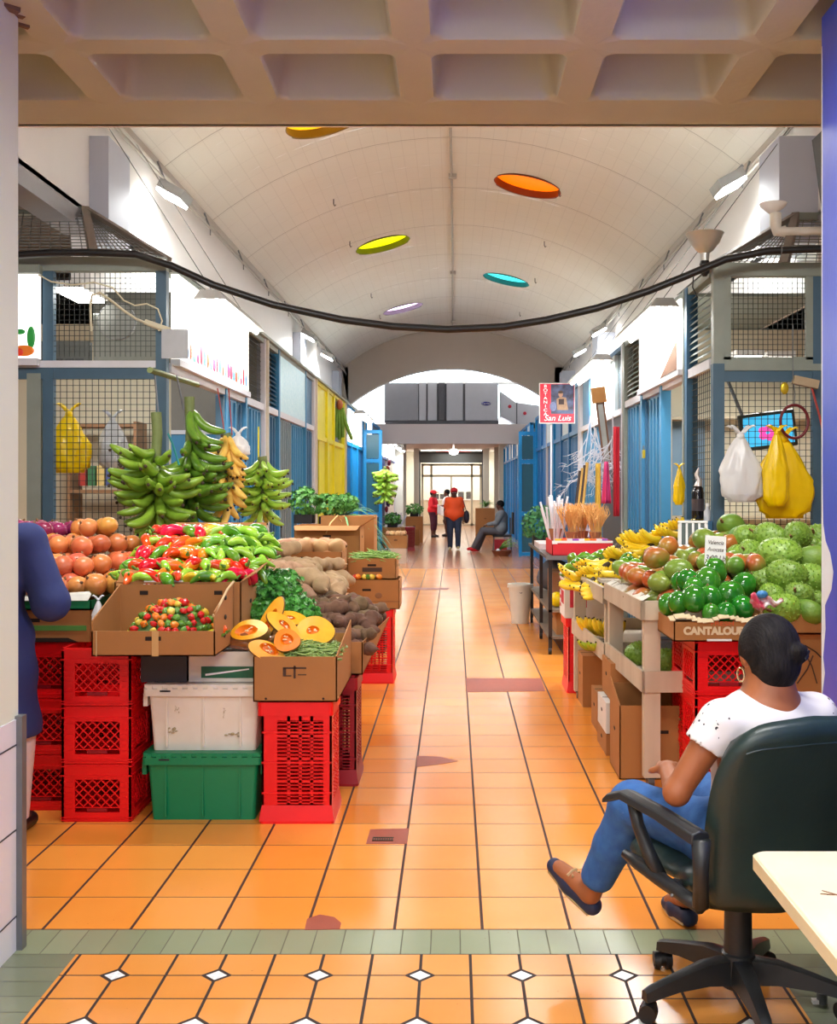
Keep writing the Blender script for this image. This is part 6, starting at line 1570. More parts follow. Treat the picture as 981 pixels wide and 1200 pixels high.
for (px, py, d, k, s) in L_:
    p = P(px, py, d); o = (ss + [bf])[k].put(p, (rr(-.4, .4), rr(-.5, .2), rr(2.2, 4.2)), s); its.append((o, p))
row_labels(its, 'prickly soursop', 'by the blue pillar')
for o, p in its:
    if o.name.startswith('breadfruit'): o['label'] = o['label'].replace('prickly soursop', 'smoother breadfruit')
# hidden body of the heap so the fruit rest on something
mid = [p for p in hexpts(1.52, 2.1, 5.75, 6.6, .95, lambda x, y: 1.02 + (y - 5.7) * .42, .08, rnd, .1, 3) ]
it = heap([bf], mid, .4, (.85, .95)); label_heap(it, 'breadfruit', 'buried beneath the prickly soursops', 'breadfruit under the soursops')
t = carton('long tan tray of soursops on the marked carton, right of the cantaloupe carton', 1.575, 2.12, 5.56, 6.55, .855, .10, holes=False, name='produce_tray')
t = carton('tan carton with black marker drawings on the short crate stack by the blue pillar', 1.60, 2.05, 5.60, 5.99, .552, .295, lid=True, holes=False)
for (a, b) in (((.10, .20), (.16, .24)), ((.16, .24), (.24, .18)), ((.12, .05), (.20, .19)), ((.22, .05), (.15, .22)), ((.26, .08), (.30, .24)), ((.30, .24), (.36, .10)), ((.05, .10), (.08, .2))):
    MB().tube([(a[0], -.002, a[1]), ((a[0] + b[0]) / 2 + .01, -.002, (a[1] + b[1]) / 2), (b[0], -.002, b[1])], .0035, 5).build('marker_line', INK, t)
carton('carton under the back of the soursop heap', 1.58, 2.1, 6.38, 6.9, 0, 1.12, lid=True)
for i, (x, y, z, tx) in enumerate([(1.20, 6.35, .60, 'green striped melon on the lower shelf, left of two'), (1.34, 6.25, .60, 'green striped melon on the lower shelf, right of two'), (1.10, 6.62, .60, 'green striped melon at the back of the lower shelf'), (1.40, 6.05, .615, 'large dark green melon by the red crates on the lower shelf')]):
    o = ss[1].put((x, y, z), (0, 0, i), 1.0 if i < 3 else 1.25); o['label'] = tx.replace('green striped melon', 'pale green soursop').replace('large dark green melon', 'large soursop'); 
for i, (x, y, z) in enumerate([(1.08, 6.75, .60), (1.22, 6.8, .60)]): pass
t = carton('clear plastic clamshell packs on the lower shelf of the mango stand', 1.15, 1.4, 6.55, 6.85, .54, .13, lid=True, m=mat('clear_clam', (150, 156, 166), .2, .3, 40), holes=False, name='plastic_pack')
t = carton('green and white label packet on the lower shelf beside the red crates', 1.38, 1.5, 5.95, 6.0, .70, .07, lid=True, m=mat('green_label', (40, 130, 90), .5, .4, 30), holes=False, name='packet') if False else None
# banana hands on the second stand
bm2 = banana_mesh(.17, .0225, .028, 8, 8)
def hand_proto(m, n=6, nm='banana_hand'):
    t = thing(nm, nm, 'bananas'); src = None
    for i in range(n):
        a = (i - (n - 1) / 2) * .15
        if src is None: src = bm2.build('banana', m, t, smooth='all'); tip = MB().sph((.172, 0, .026), .0062, 7, 5).build('tip', TIPM, src); o = src
        else: o = src.copy(); C.objects.link(o); o.parent = t; k = tip.copy(); C.objects.link(k); k.parent = o
        o.rotation_euler = (.25 * math.sin(i * 2.1), -.10 + .12 * (i % 2), a); o.location = (0, .012 * (i - (n - 1) / 2), .012 * (i % 2))
    MB().tube([(-.035, 0, .015), (-.01, 0, .008), (.012, 0, .0)], [.012, .02, .022], 9).build('crown', TIPM, t, smooth=True)
    return Proto(t)
bh = hand_proto(RIPE); bhg = hand_proto(mat('greenish_banana', (150, 186, 50), .4, .1, 10, rgb2=(200, 206, 50)), 5, 'green_banana_hand')
items = []
for (px, py, d) in [(684, 688, 7.7), (700, 692, 7.45), (674, 680, 8.0), (692, 676, 7.9), (708, 680, 7.7), (722, 672, 7.6), (690, 664, 8.2), (707, 664, 8.0), (724, 656, 8.0), (738, 662, 7.8), (712, 648, 8.4), (728, 644, 8.3), (744, 640, 8.2), (745, 654, 7.95), (756, 632, 8.3), (770, 626, 8.35), (764, 640, 8.1), (778, 634, 8.2), (786, 622, 8.4), (798, 618, 8.5), (752, 646, 8.1), (800, 628, 8.3), (786, 632, 8.1), (672, 690, 7.85), (700, 670, 7.9)]:
    p = P(px, py, d) + Vector((.06, 0, .035)); o = bh.put(p, (rr(-.5, .5), rr(-.15, .55), rr(2.5, 4.9)), rr(.9, 1.1)); items.append((o, p))
row_labels(items, 'hand of yellow bananas', 'on the second stand')
for o, p in items:
    if o['label'].startswith(('first from the left in the lowest',)): o['label'] = 'lone hand of yellow bananas at the near lower edge of the second stand'
GP = PEP['green']; gp_items = []
for (px, py, d) in [(676, 662, 8.4), (684, 655, 8.5), (692, 659, 8.4), (700, 655, 8.5), (707, 652, 8.6), (716, 650, 8.6), (668, 668, 8.3), (672, 656, 8.6), (730, 663, 7.6), (738, 668, 7.5), (746, 664, 7.5), (735, 657, 7.7), (722, 654, 8.2)]:
    p = P(px, py, d); o = PEP['green'].put(p, (rr(-.4, .4), rr(-.3, .3), rr(0, 6)), (1.1, 1.5, 1.5)); gp_items.append((o, p))
label_heap(gp_items, 'big green pepper', 'among the bananas on the second stand', 'big green peppers on the banana stand')
t = thing('display_bed', 'dark padded board sloping up under the bananas', 'board', (.98, 7.05, .90), RZ)
MB().add([(0, 0, .0), (.1, 0, .04), (.85, 0, .30), (.85, 1.35, .34), (.1, 1.35, .06), (0, 1.35, .0), (0, 0, -.02), (.85, 0, -.02), (.85, 1.35, -.02), (0, 1.35, -.02)], [(0, 1, 4, 5), (1, 2, 3, 4), (6, 9, 8, 7), (0, 6, 7, 2, 1), (5, 4, 3, 8, 9), (0, 5, 9, 6), (2, 7, 8, 3)]).build('board', mat('bed_board', (120, 110, 60), .7, .3), t)
for k, (px, py, d, tx) in enumerate([(688, 742, 7.9, 'left yellow banana hand on the lower shelf of the second stand'), (700, 744, 7.6, 'right yellow banana hand on the lower shelf of the second stand')]):
    o = bh.put(P(px, py, d) + Vector((.10, 0, 0)), (0, -.45, 3.9 + k * .5), 1.15); o['label'] = tx
o = bhg.put(P(704, 756, 7.45), (0, 0, 4), 1); o['label'] = 'greenish banana hand at the near end of the lower shelf of the second stand'
t = carton('crumpled newspaper and straw wad under the lowest bananas on the stand edge', .975, 1.1, 7.35, 7.6, .955, .02, lid=True, m=mat('newsprint', (190, 176, 160), .8, .5, 70), holes=False, name='newspaper')
# little folding rack, bottle
t = thing('label_rack', 'small white rack of slanted bars at the back of the bananas', 'rack', P(812, 640, 7.6), rot=(R(-20), 0, R(-12)))
for i in range(5): MB().box(-.09 + .042 * i, -.075 + .042 * i, -.005, .005, 0, .17).build('bar', WPL, t)
MB().box(-.10, .10, -.008, .008, .165, .18).box(-.12, .12, -.03, .01, -.02, .0).box(-.10, .10, .01, .014, 0, .17).build('frame', WPL, t)
MB().box(-.09, .09, .006, .010, 0, .165).build('backing', mat('rack_backing', (70, 84, 80), .5), t)
t = thing('wine_bottle', 'black bottle with a twisted silver wrapper on its neck, by the small yellow bag', 'bottle', P(818, 608, 8.35))
MB().lathe([(.001, 0), (.044, 0), (.046, .01), (.046, .20), (.036, .235), (.016, .26), (.014, .31), (.001, .31)], 18).build('glass', mat('dark_bottle_glass', (18, 12, 18), .08, .1, coat=.5), t, smooth=True)
MB().tube([(0, 0, .24), (.01, 0, .29), (-.01, 0, .33), (.006, 0, .38)], [.03, .022, .018, .006], 9).build('wrapper', mat('silver_wrap', (200, 190, 186), .25, .3, 60, metal=.5), t, smooth=True)
MB().lathe([(.0465, .06), (.0465, .15)], 18, cap=False).build('label', mat('bottle_label', (60, 50, 56), .5), t)
t = thing('spray_bottle', 'small clear bottle with a white cap beside the black bottle', 'bottle', P(829, 612, 8.3)); MB().lathe([(.001, 0), (.028, 0), (.028, .08), (.012, .10), (.012, .12), (.001, .12)], 14).build('body', mat('clear_bottle', (200, 204, 210), .1, .1), t, smooth=True); MB().lathe([(.014, .118), (.014, .14), (.001, .142)], 12).build('cap', WPL, t, smooth=True)
carton('shelf box behind the stands, carrying the two bottles', 1.74, 1.875, 8.10, 8.5, 0, 1.34, lid=True, m=BLUED, holes=False, name='cabinet')
# black cart with brushes and paper bundles
t = thing('metal_cart', 'black wheeled metal cart with shelves between the bananas and the blue gate', 'cart', (.90, 10.6, 0))
IRON = mat('black_iron', (44, 36, 34), .5, .2, metal=.3)
for (x, y) in ((0, 0), (.66, 0), (0, 2.5), (.66, 2.5), (0, 1.1)): MB().box(x, x + .035, y, y + .035, .06, .91).build('leg', IRON, t); MB().tube([(x, y + .017, .035), (x + .03, y + .017, .035)], .034, 10).build('caster', BLACK, t)
MB().box(0, .70, 0, 2.54, .40, .425).build('middle_shelf', mat('cart_shelf', (120, 104, 88), .6, .2), t); MB().box(0, .70, 0, 2.54, .15, .17).build('lower_shelf', MC['cart_shelf'], t)
MB().box(-.02, .72, -.02, 2.56, .905, .935).build('top', mat('cart_top', (84, 74, 68), .5, .2), t); MB().box(-.025, .725, -.025, -.02, .90, .94).build('edge_strip', STEEL, t)
t = carton('red edged tray box of small goods on the black cart', .94, 1.52, 10.66, 11.4, .936, .14, m=mat('red_tray', (214, 30, 44), .5, .06), holes=False, name='display_tray')
MB().box(-.002, .05, -.004, 0, .11, .142).box(.05, .578, -.004, 0, .12, .142).build('white_edge', WPL, t)
carton('white and red flat box at the left front corner of the black cart', .90, 1.1, 11.7, 12.5, .936, .06, lid=True, m=mat('pale_flat_box', (214, 196, 196), .5, .3, 20), holes=False)
for i in range(9):
    c = [(240, 200, 40), (236, 120, 60), (230, 230, 230), (160, 90, 190), (250, 250, 250)][i % 5]
    tag(MB().rbox(-.03, .03, -.02, .02, 0, .05, .01).build('small_packet', mat('sp%d' % (i % 5), c, .4)), 'small %s packet in the red edged tray on the cart' % ['yellow', 'orange', 'white', 'violet', 'bright white'][i % 5], 'packet', 'packets in the red edged tray').location = (1.0 + .056 * i, 10.70 + .02 * (i % 3), 1.045)
def bundle(label, name, c, n, L, rad, m, seed, spr=.25, r=.008, tip=None, cat='bundle', wrap=None):
    q = random.Random(seed); t = thing(name, label, cat, c); g = MB(); g2 = MB()
    for i in range(n):
        a = q.uniform(0, 6.28); d = Vector((math.cos(a) * q.uniform(0, spr), math.sin(a) * q.uniform(0, spr), 1)).normalized(); b = Vector((math.cos(a) * rad * q.random() * .5, math.sin(a) * rad * q.random() * .5, 0)); l = L * q.uniform(.8, 1.08)
        g.tube([b, b + d * l], r, 6)
        if tip:
            e = b + d * l
            for k in range(5): g2.tube([e - d * .16, e - d * .05 + Vector((q.gauss(0, .02), q.gauss(0, .02), 0)), e + Vector((q.gauss(0, .035), q.gauss(0, .035), .03))], [.004, .004, .001], 4)
    g.build('stems', m, t)
    if tip: g2.build('ears', tip, t)
    if wrap: MB().lathe([(rad * .35, 0), (rad * .62, L * .3), (rad * .58, L * .31), (rad * .3, 0)], 14, cap=False).build('wrapping', wrap, t, smooth=True)
    return t
KRAFT = mat('brown_paper', (158, 104, 66), .7, .15, 14)
WHT = mat('wheat', (222, 166, 96), .7, .1, 20)
for k, (x, y, nm) in enumerate(((1.02, 11.2, 'left'), (1.30, 11.35, 'rear'))):
    bundle(nm + ' sheaf of white rolled paper cones on the black cart', 'paper_bundle', (x, y, .95 if k else 1.04), 22, .44, .12, mat('white_paper_roll', (226, 226, 232), .5, .05), k, .32, .012, wrap=KRAFT)
for k, (x, y, nm) in enumerate(((1.16, 10.95, 'left'), (1.38, 10.9, 'right'), (1.28, 11.1, 'rear'))):
    bundle(nm + ' tied bunch of dried wheat brushes on the black cart', 'wheat_bunch', (x, y, 1.05), 26, .34, .10, WHT, 10 + k, .30, .003, tip=WHT, wrap=KRAFT)
t = thing('potted_herb', 'bushy dark green herb on the cart in front of the blue gate', 'plant', (1.03, 12.9, 1.12)); leafy('leaves', '', '', (0, 0, 0), .24, .24, .26, 800, .028, mat('fern_green', (44, 110, 60), .5, .3, 20, rgb2=(70, 140, 80)), 31, parent=t, up=.3); MB().rbox(-.12, .12, -.12, .12, -.18, -.08, .03).build('pot', BLACK, t)
t = thing('bucket', 'tall white plastic bucket on the floor beside the black cart', 'bucket', (.92, 13.1, 0)); MB().lathe([(.10, 0), (.135, .42), (.15, .42), (.15, .46), (.13, .46), (.09, .02)], 20).build('body', mat('dirty_white_bucket', (220, 216, 204), .5, .08), t, smooth=True); t.location.x = .78
MB().tube([(-.14, 0, .43), (0, -.14, .36), (.14, 0, .43)], .005, 6).build('handle', STEEL, t)
carton('tan carton on the lower shelf of the black cart', .99, 1.5, 10.75, 11.6, .17, .21, lid=True)
carton('brown paper sack on the middle shelf of the black cart', 1.0, 1.35, 11.3, 11.9, .425, .3, lid=True, m=KRAFT, holes=False, name='paper_sack')
t = thing('bundle_sack', 'dark round bundle on the middle shelf of the black cart', 'bundle', (1.15, 12.6, .60)); MB().sph((0, 0, 0), (.2, .25, .17), 18, 12, fn=lump(1, 3, .08)).build('cloth', mat('dark_cloth', (90, 88, 92), .8, .3, 10), t, smooth='all'); MB().sph((0, 0, .16), (.04, .04, .04), 10, 6).build('knot', MC['dark_cloth'], t, smooth=True)
tag(MB().sph((1.0, 10.85, .50), (.07, .07, .075), 14, 9).build('yellow_ball_bag', YBAG, smooth=True), 'small yellow bag on the middle shelf of the cart', 'bag')
# cloths, branches and boards hung on the dark stall front
def cloth(label, px0, px1, py0, py1, d, m, seed, taper=0):
    o = bpy.data.objects
    a, b = P(px0, py0, d), P(px1, py1, d); W = b.x - a.x; H = a.z - b.z
    g = MB().grid(lambda u, v: Vector((u * W * (1 - taper * (1 - v)) + taper * (1 - v) * W * .5, .035 * math.sin(7 * u + seed) + .015 * math.sin(15 * u), -H * v)), 16, 12)
    c = g.build('hanging_cloth', m, smooth='all'); c.location = a; c.modifiers.new('s', 'SOLIDIFY').thickness = .004
    return tag(c, label, 'cloth')
cloth('long mustard yellow cloth hanging on the dark stall front', 697, 706, 543, 637, 12.4, mat('mustard_cloth', (214, 170, 60), .8, .1, 20), 1, .3)
cloth('pink and red cloth hanging beside the mustard one', 705, 717, 541, 590, 12.35, mat('pink_cloth', (236, 84, 160), .7, .1, 4, rgb2=(214, 30, 70), stretch=(1, 1, .3), contrast=2), 2, .6)
cloth('red and white narrow banner hanging next to the pale post', 719, 726, 500, 605, 12.45, mat('red_banner', (206, 30, 50), .7, .05, 6), 3, 0)
t = thing('leaning_mirror', 'tall thin dark framed mirror leaning among the branches', 'frame', P(708, 510, 12.9), rot=(0, R(-7), 0)); MB().box(-.05, -.03, 0, .03, -.32, .38).box(.03, .05, 0, .03, -.32, .38).box(-.05, .05, 0, .03, .36, .38).build('frame', mat('brown_frame', (110, 70, 40), .5), t); MB().box(-.03, .03, .01, .02, -.32, .36).build('mirror', mat('mirror_glass', (170, 176, 172), .2, .1), t)
MB().box(-.08, .08, 0, .08, .38, .56).build('top_box', mat('honey_wood', (200, 140, 70), .5, .1), t)
t = thing('bark_rolls', 'bundle of dark and gold rolled sticks standing behind the wheat brushes', 'bundle', P(677, 615, 12.0)); 
for k in range(4): MB().tube([(.025 * k - .04, 0, 0), (.025 * k + .03, .02, .58 + .03 * k)], .018, 8).build('roll', mat('roll%d' % (k % 2), [(60, 44, 40), (206, 160, 80)][k % 2], .5), t)
q = random.Random(4)
for b in range(3):
    t = thing('white_branch', ['left', 'middle', 'right'][b] + ' pale dried branch hanging on the dark stall front', 'branch', P([692, 698, 718][b], [505, 520, 505][b], 13.4 - .4 * b)); g = MB()
    def br(p, d, l, r, n):
        e = p + d * l; g.tube([p, (p + e) / 2 + Vector((q.gauss(0, .01), 0, q.gauss(0, .01))), e], [r, r * .8, r * .6], 5)
        if n: 
            for _ in range(3): br(p + d * l * q.uniform(.3, 1), (d + Vector((q.gauss(0, .8), q.gauss(0, .15), q.gauss(0, .3)))).normalized(), l * .55, r * .7, n - 1)
    for _ in range(3): br(Vector((0, 0, .18)), Vector((q.gauss(0, .25), 0, -1)).normalized(), .55, .008, 3)
    g.build('twigs', mat('bleached_twig', (214, 216, 226), .6), t)
t = thing('padlock', 'brass padlock hanging on the near right blue door', 'padlock', P(751, 531, 11.0)); t.location.x = 1.87; MB().box(-.012, .012, -.03, .03, -.05, .03).build('body', mat('brass', (200, 170, 40)), t, bevel=.004); MB().tube([(0, -.02, .03), (0, -.02, .07), (0, .02, .07), (0, .02, .03)], .005, 6).build('shackle', STEEL, t)
# botanica sign
t = thing('shop_sign', 'square red shop sign on a thin pole reading Botanica San Luis', 'sign', P(653, 472.5, 16.3))
W, H = 42 * 16.3 / FX, 47.5 * 16.3 / FX
SR = mat('sign_red_field', (232, 30, 60), .4, .03); LET = mat('sign_white_letters', (250, 240, 240), .4, 0, emit=.3)
MB().box(-W / 2, W / 2, 0, .04, -H / 2, H / 2).build('board', WPL, t); MB().box(-W / 2 + .012, W / 2 - .012, -.004, .0, -H / 2 + .012, H / 2 - .012).build('red_field', SR, t)
MB().box(-W / 2 + .17, W / 2 - .02, -.008, -.004, -H / 2 + .14, H / 2 - .02).build('picture_ground', mat('picture_dark', (52, 44, 58), .5, .2, 12, rgb2=(96, 110, 150)), t)
for i, ch in enumerate('BOTANICA'): text_mesh('lettering', ch, .062, LET, t, (-W / 2 + .09, -.008, H / 2 - .05 - i * .058), (PI / 2, 0, 0), .001, sx=1.3)
text_mesh('lettering', 'San Luis', .115, LET, t, (.0, -.010, -H / 2 + .075), (PI / 2, 0, 0), .002, shear=.3, sx=1.05)
SK1 = mat('portrait_skin', (206, 160, 130), .6)
MB().sph((.05, -.010, .13), (.034, .004, .042), 14, 8).build('portrait_head', SK1, t, smooth=True); MB().sph((.05, -.012, .16), (.036, .004, .022), 14, 8).build('portrait_hair', mat('portrait_hair', (90, 66, 50), .6), t, smooth=True)
MB().add([(-.0, -.010, -.10), (.16, -.010, -.10), (.13, -.010, .08), (.05, -.010, .095), (-.01, -.010, .06)], [(0, 1, 2, 3, 4)]).build('portrait_robe', mat('portrait_robe', (176, 140, 110), .6, .4, 30), t).modifiers.new('s', 'SOLIDIFY').thickness = .003
MB().box(.02, .10, -.016, -.012, -.02, .06).build('portrait_book', mat('portrait_book', (60, 40, 40), .6), t)
MB().sph((-.06, -.010, -.05), (.05, .004, .07), 12, 8).build('portrait_candle', mat('portrait_blue', (120, 130, 170), .6, .3, 30), t, smooth=True)
tag(MB().box(-.012, .012, -.012, .012, 0, 2.5).build('sign_pole', WTRIM), 'thin white upright pole carrying the red shop sign', 'pole').location = (P(646, 500, 16.35).x, 16.37, 0)
# ================================================================== office chair with its rounded base
CHB = mat('chair_black_plastic', (34, 36, 38), .42, .1, 20, bump=.05)
CHL = mat('chair_dark_leatherette', (30, 46, 44), .38, .12, 6, bump=.12, bscale=50, rgb2=(38, 56, 52))
CX, CY, CA = .87, 3.42, R(20)
t = thing('office_chair', 'black office chair with armrests on a five star caster base, woman sitting in it', 'office chair', (CX, CY, 0), CA)
for a in (126, 200, 270, 342, 60):
    b = R(a) - CA; d = Vector((math.cos(b), math.sin(b), 0)); s = Vector((-d.y, d.x, 0))
    g = MB(); secs = []
    for (r_, w, z0, z1) in ((.03, .034, .075, .15), (.12, .030, .085, .145), (.22, .024, .080, .120), (.30, .021, .066, .098), (.325, .017, .062, .088)):
        c = d * r_; secs.append([c - s * w + Vector((0, 0, z0)), c + s * w + Vector((0, 0, z0)), c + s * w * .8 + Vector((0, 0, z1)), c + Vector((0, 0, z1 + .006)), c - s * w * .8 + Vector((0, 0, z1))])
    g.add([p for q in secs for p in q], [(i * 5 + k, i * 5 + (k + 1) % 5, (i + 1) * 5 + (k + 1) % 5, (i + 1) * 5 + k) for i in range(4) for k in range(5)] + [(4, 3, 2, 1, 0), (20, 21, 22, 23, 24)])
    lg = g.build('base_leg', CHB, t, smooth=True)
    c = d * .312; ax = (s * .8 + d * .6).normalized()
    w_ = MB()
    for sd in (-1, 1): w_.tube([c + ax * .008 * sd + Vector((0, 0, .028)), c + ax * .027 * sd + Vector((0, 0, .028))], [.028, .026], 16)
    w_.tube([c + ax * -.03 + Vector((0, 0, .034)), c + ax * .03 + Vector((0, 0, .034))], .024, 14).tube([c + Vector((0, 0, .04)), c + Vector((0, 0, .075))], .010, 8)
    w_.build('caster', BLACK, lg, smooth=True)
MB().lathe([(.05, .06), (.056, .10), (.050, .16), (.043, .165), (.041, .30), (.034, .305), (.030, .40), (.05, .41)], 22).build('gas_column', CHB, t, smooth=True)
MB().box(-.10, .10, -.12, .12, .385, .415).build('tilt_mechanism', STEEL, t)
f = Field((-.32, -.30, .34), (.32, .34, .56), .012)
f.ell((0, .02, .44), (.255, .25, .05), .03)
for (x, y) in ((-.19, -.14), (.19, -.14), (-.20, .17), (.20, .17), (0, 0)): f.ell((x, y, .445), (.07, .07, .042), .06)
f.mesh('seat', CHL, t)
def backp(u, v, off):
    # u across, v up: gently dished panel, reclined
    hw = .255 * (1 - .10 * max(0, v - .75) / .25 - .04 * (1 - v)); a = (u - .5) * 2
    sh = 1 - .10 * abs(a) ** 6
    z = .385 + .545 * v * sh + .02 * (1 - abs(a)) * (1 if v > .5 else -1) * (abs(v - .5) * 2) ** 3
    y = -.235 - .115 * v ** 1.3 + .055 * a * a + .02 * math.sin(v * 3.0) + off
    return Vector((hw * math.copysign(abs(a) ** .9, a) * (1 - .10 * abs(2 * v - 1) ** 7), y, z))
def closed_panel(thk, rr_, nm, m, n=22, edge=.0):
    g = MB(); vs = []
    for side in (0, 1):
        for j in range(n):
            for i in range(n):
                u, v = i / (n - 1), j / (n - 1); e = min(u, v, 1 - u, 1 - v) * 8; k = math.sqrt(max(0, 1 - (1 - min(1, e)) ** 2))
                vs.append(backp(u, v, (thk / 2) * k * (1 if side else -1) + edge))
    fs = []
    for side in (0, 1):
        o = side * n * n
        for j in range(n - 1):
            for i in range(n - 1): q = (o + j * n + i, o + j * n + i + 1, o + (j + 1) * n + i + 1, o + (j + 1) * n + i); fs.append(q if side else q[::-1])
    return g.add(vs, fs).build(nm, m, t, smooth='all')
closed_panel(.075, .0, 'backrest', CHL)
# raised seam line across the top roll of the back
MB().tube([backp(u / 20, .88, -.036) for u in range(2, 19)], .0035, 6).build('seam', CHL, t, smooth=True)
for s in (-1, 1):
    g = MB(); P0 = [(-.255 * s * -1, -.25, .60), (.29 * s, -.25, .625), (.325 * s, -.10, .655), (.355 * s, .05, .672), (.375 * s, .10, .655), (.385 * s, .125, .635)]
    P0 = P0[1:]
    vs = []; fs = []
    for i, p in enumerate(P0):
        w = [.030, .028, .030, .028, .018][i]; h = [.03, .026, .022, .02, .012][i]
        for (a, b) in ((-w, -h), (w, -h), (w * .9, 0), (0, .008), (-w * .9, 0)): vs.append((p[0] + a, p[1], p[2] + b))
    for i in range(4):
        for k in range(5): fs.append((i * 5 + k, i * 5 + (k + 1) % 5, (i + 1) * 5 + (k + 1) % 5, (i + 1) * 5 + k))
    fs += [(4, 3, 2, 1, 0), (20, 21, 22, 23, 24)]
    ar = g.add(vs, fs).build('armrest', CHB, t, smooth=True, bevel=.004)
    q = MB()
    q.tube([(.345 * s, .035, .655), (.335 * s, .02, .58), (.315 * s, -.01, .50), (.30 * s, -.05, .44)], [.020, .019, .021, .022], 10)
    q.tube([(.345 * s, .085, .475), (.33 * s, .03, .462), (.305 * s, -.05, .44), (.29 * s, -.15, .425), (.285 * s, -.24, .42)], [.014, .021, .023, .021, .022], 10)
    q.tube([(.285 * s, -.24, .42), (.29 * s, -.25, .52), (.29 * s, -.25, .61)], [.024, .022, .028], 10)
    q.tube([(.29 * s, -.10, .435), (.18 * s, -.05, .40)], .018, 8)
    q.build('arm_loop', CHB, t, smooth='all')
    for (y, z) in ((-.05, .44), (-.15, .425)): MB().sph((.322 * s if s > 0 else -.322, y, z), .006, 8, 6).build('bolt', STEEL, ar)

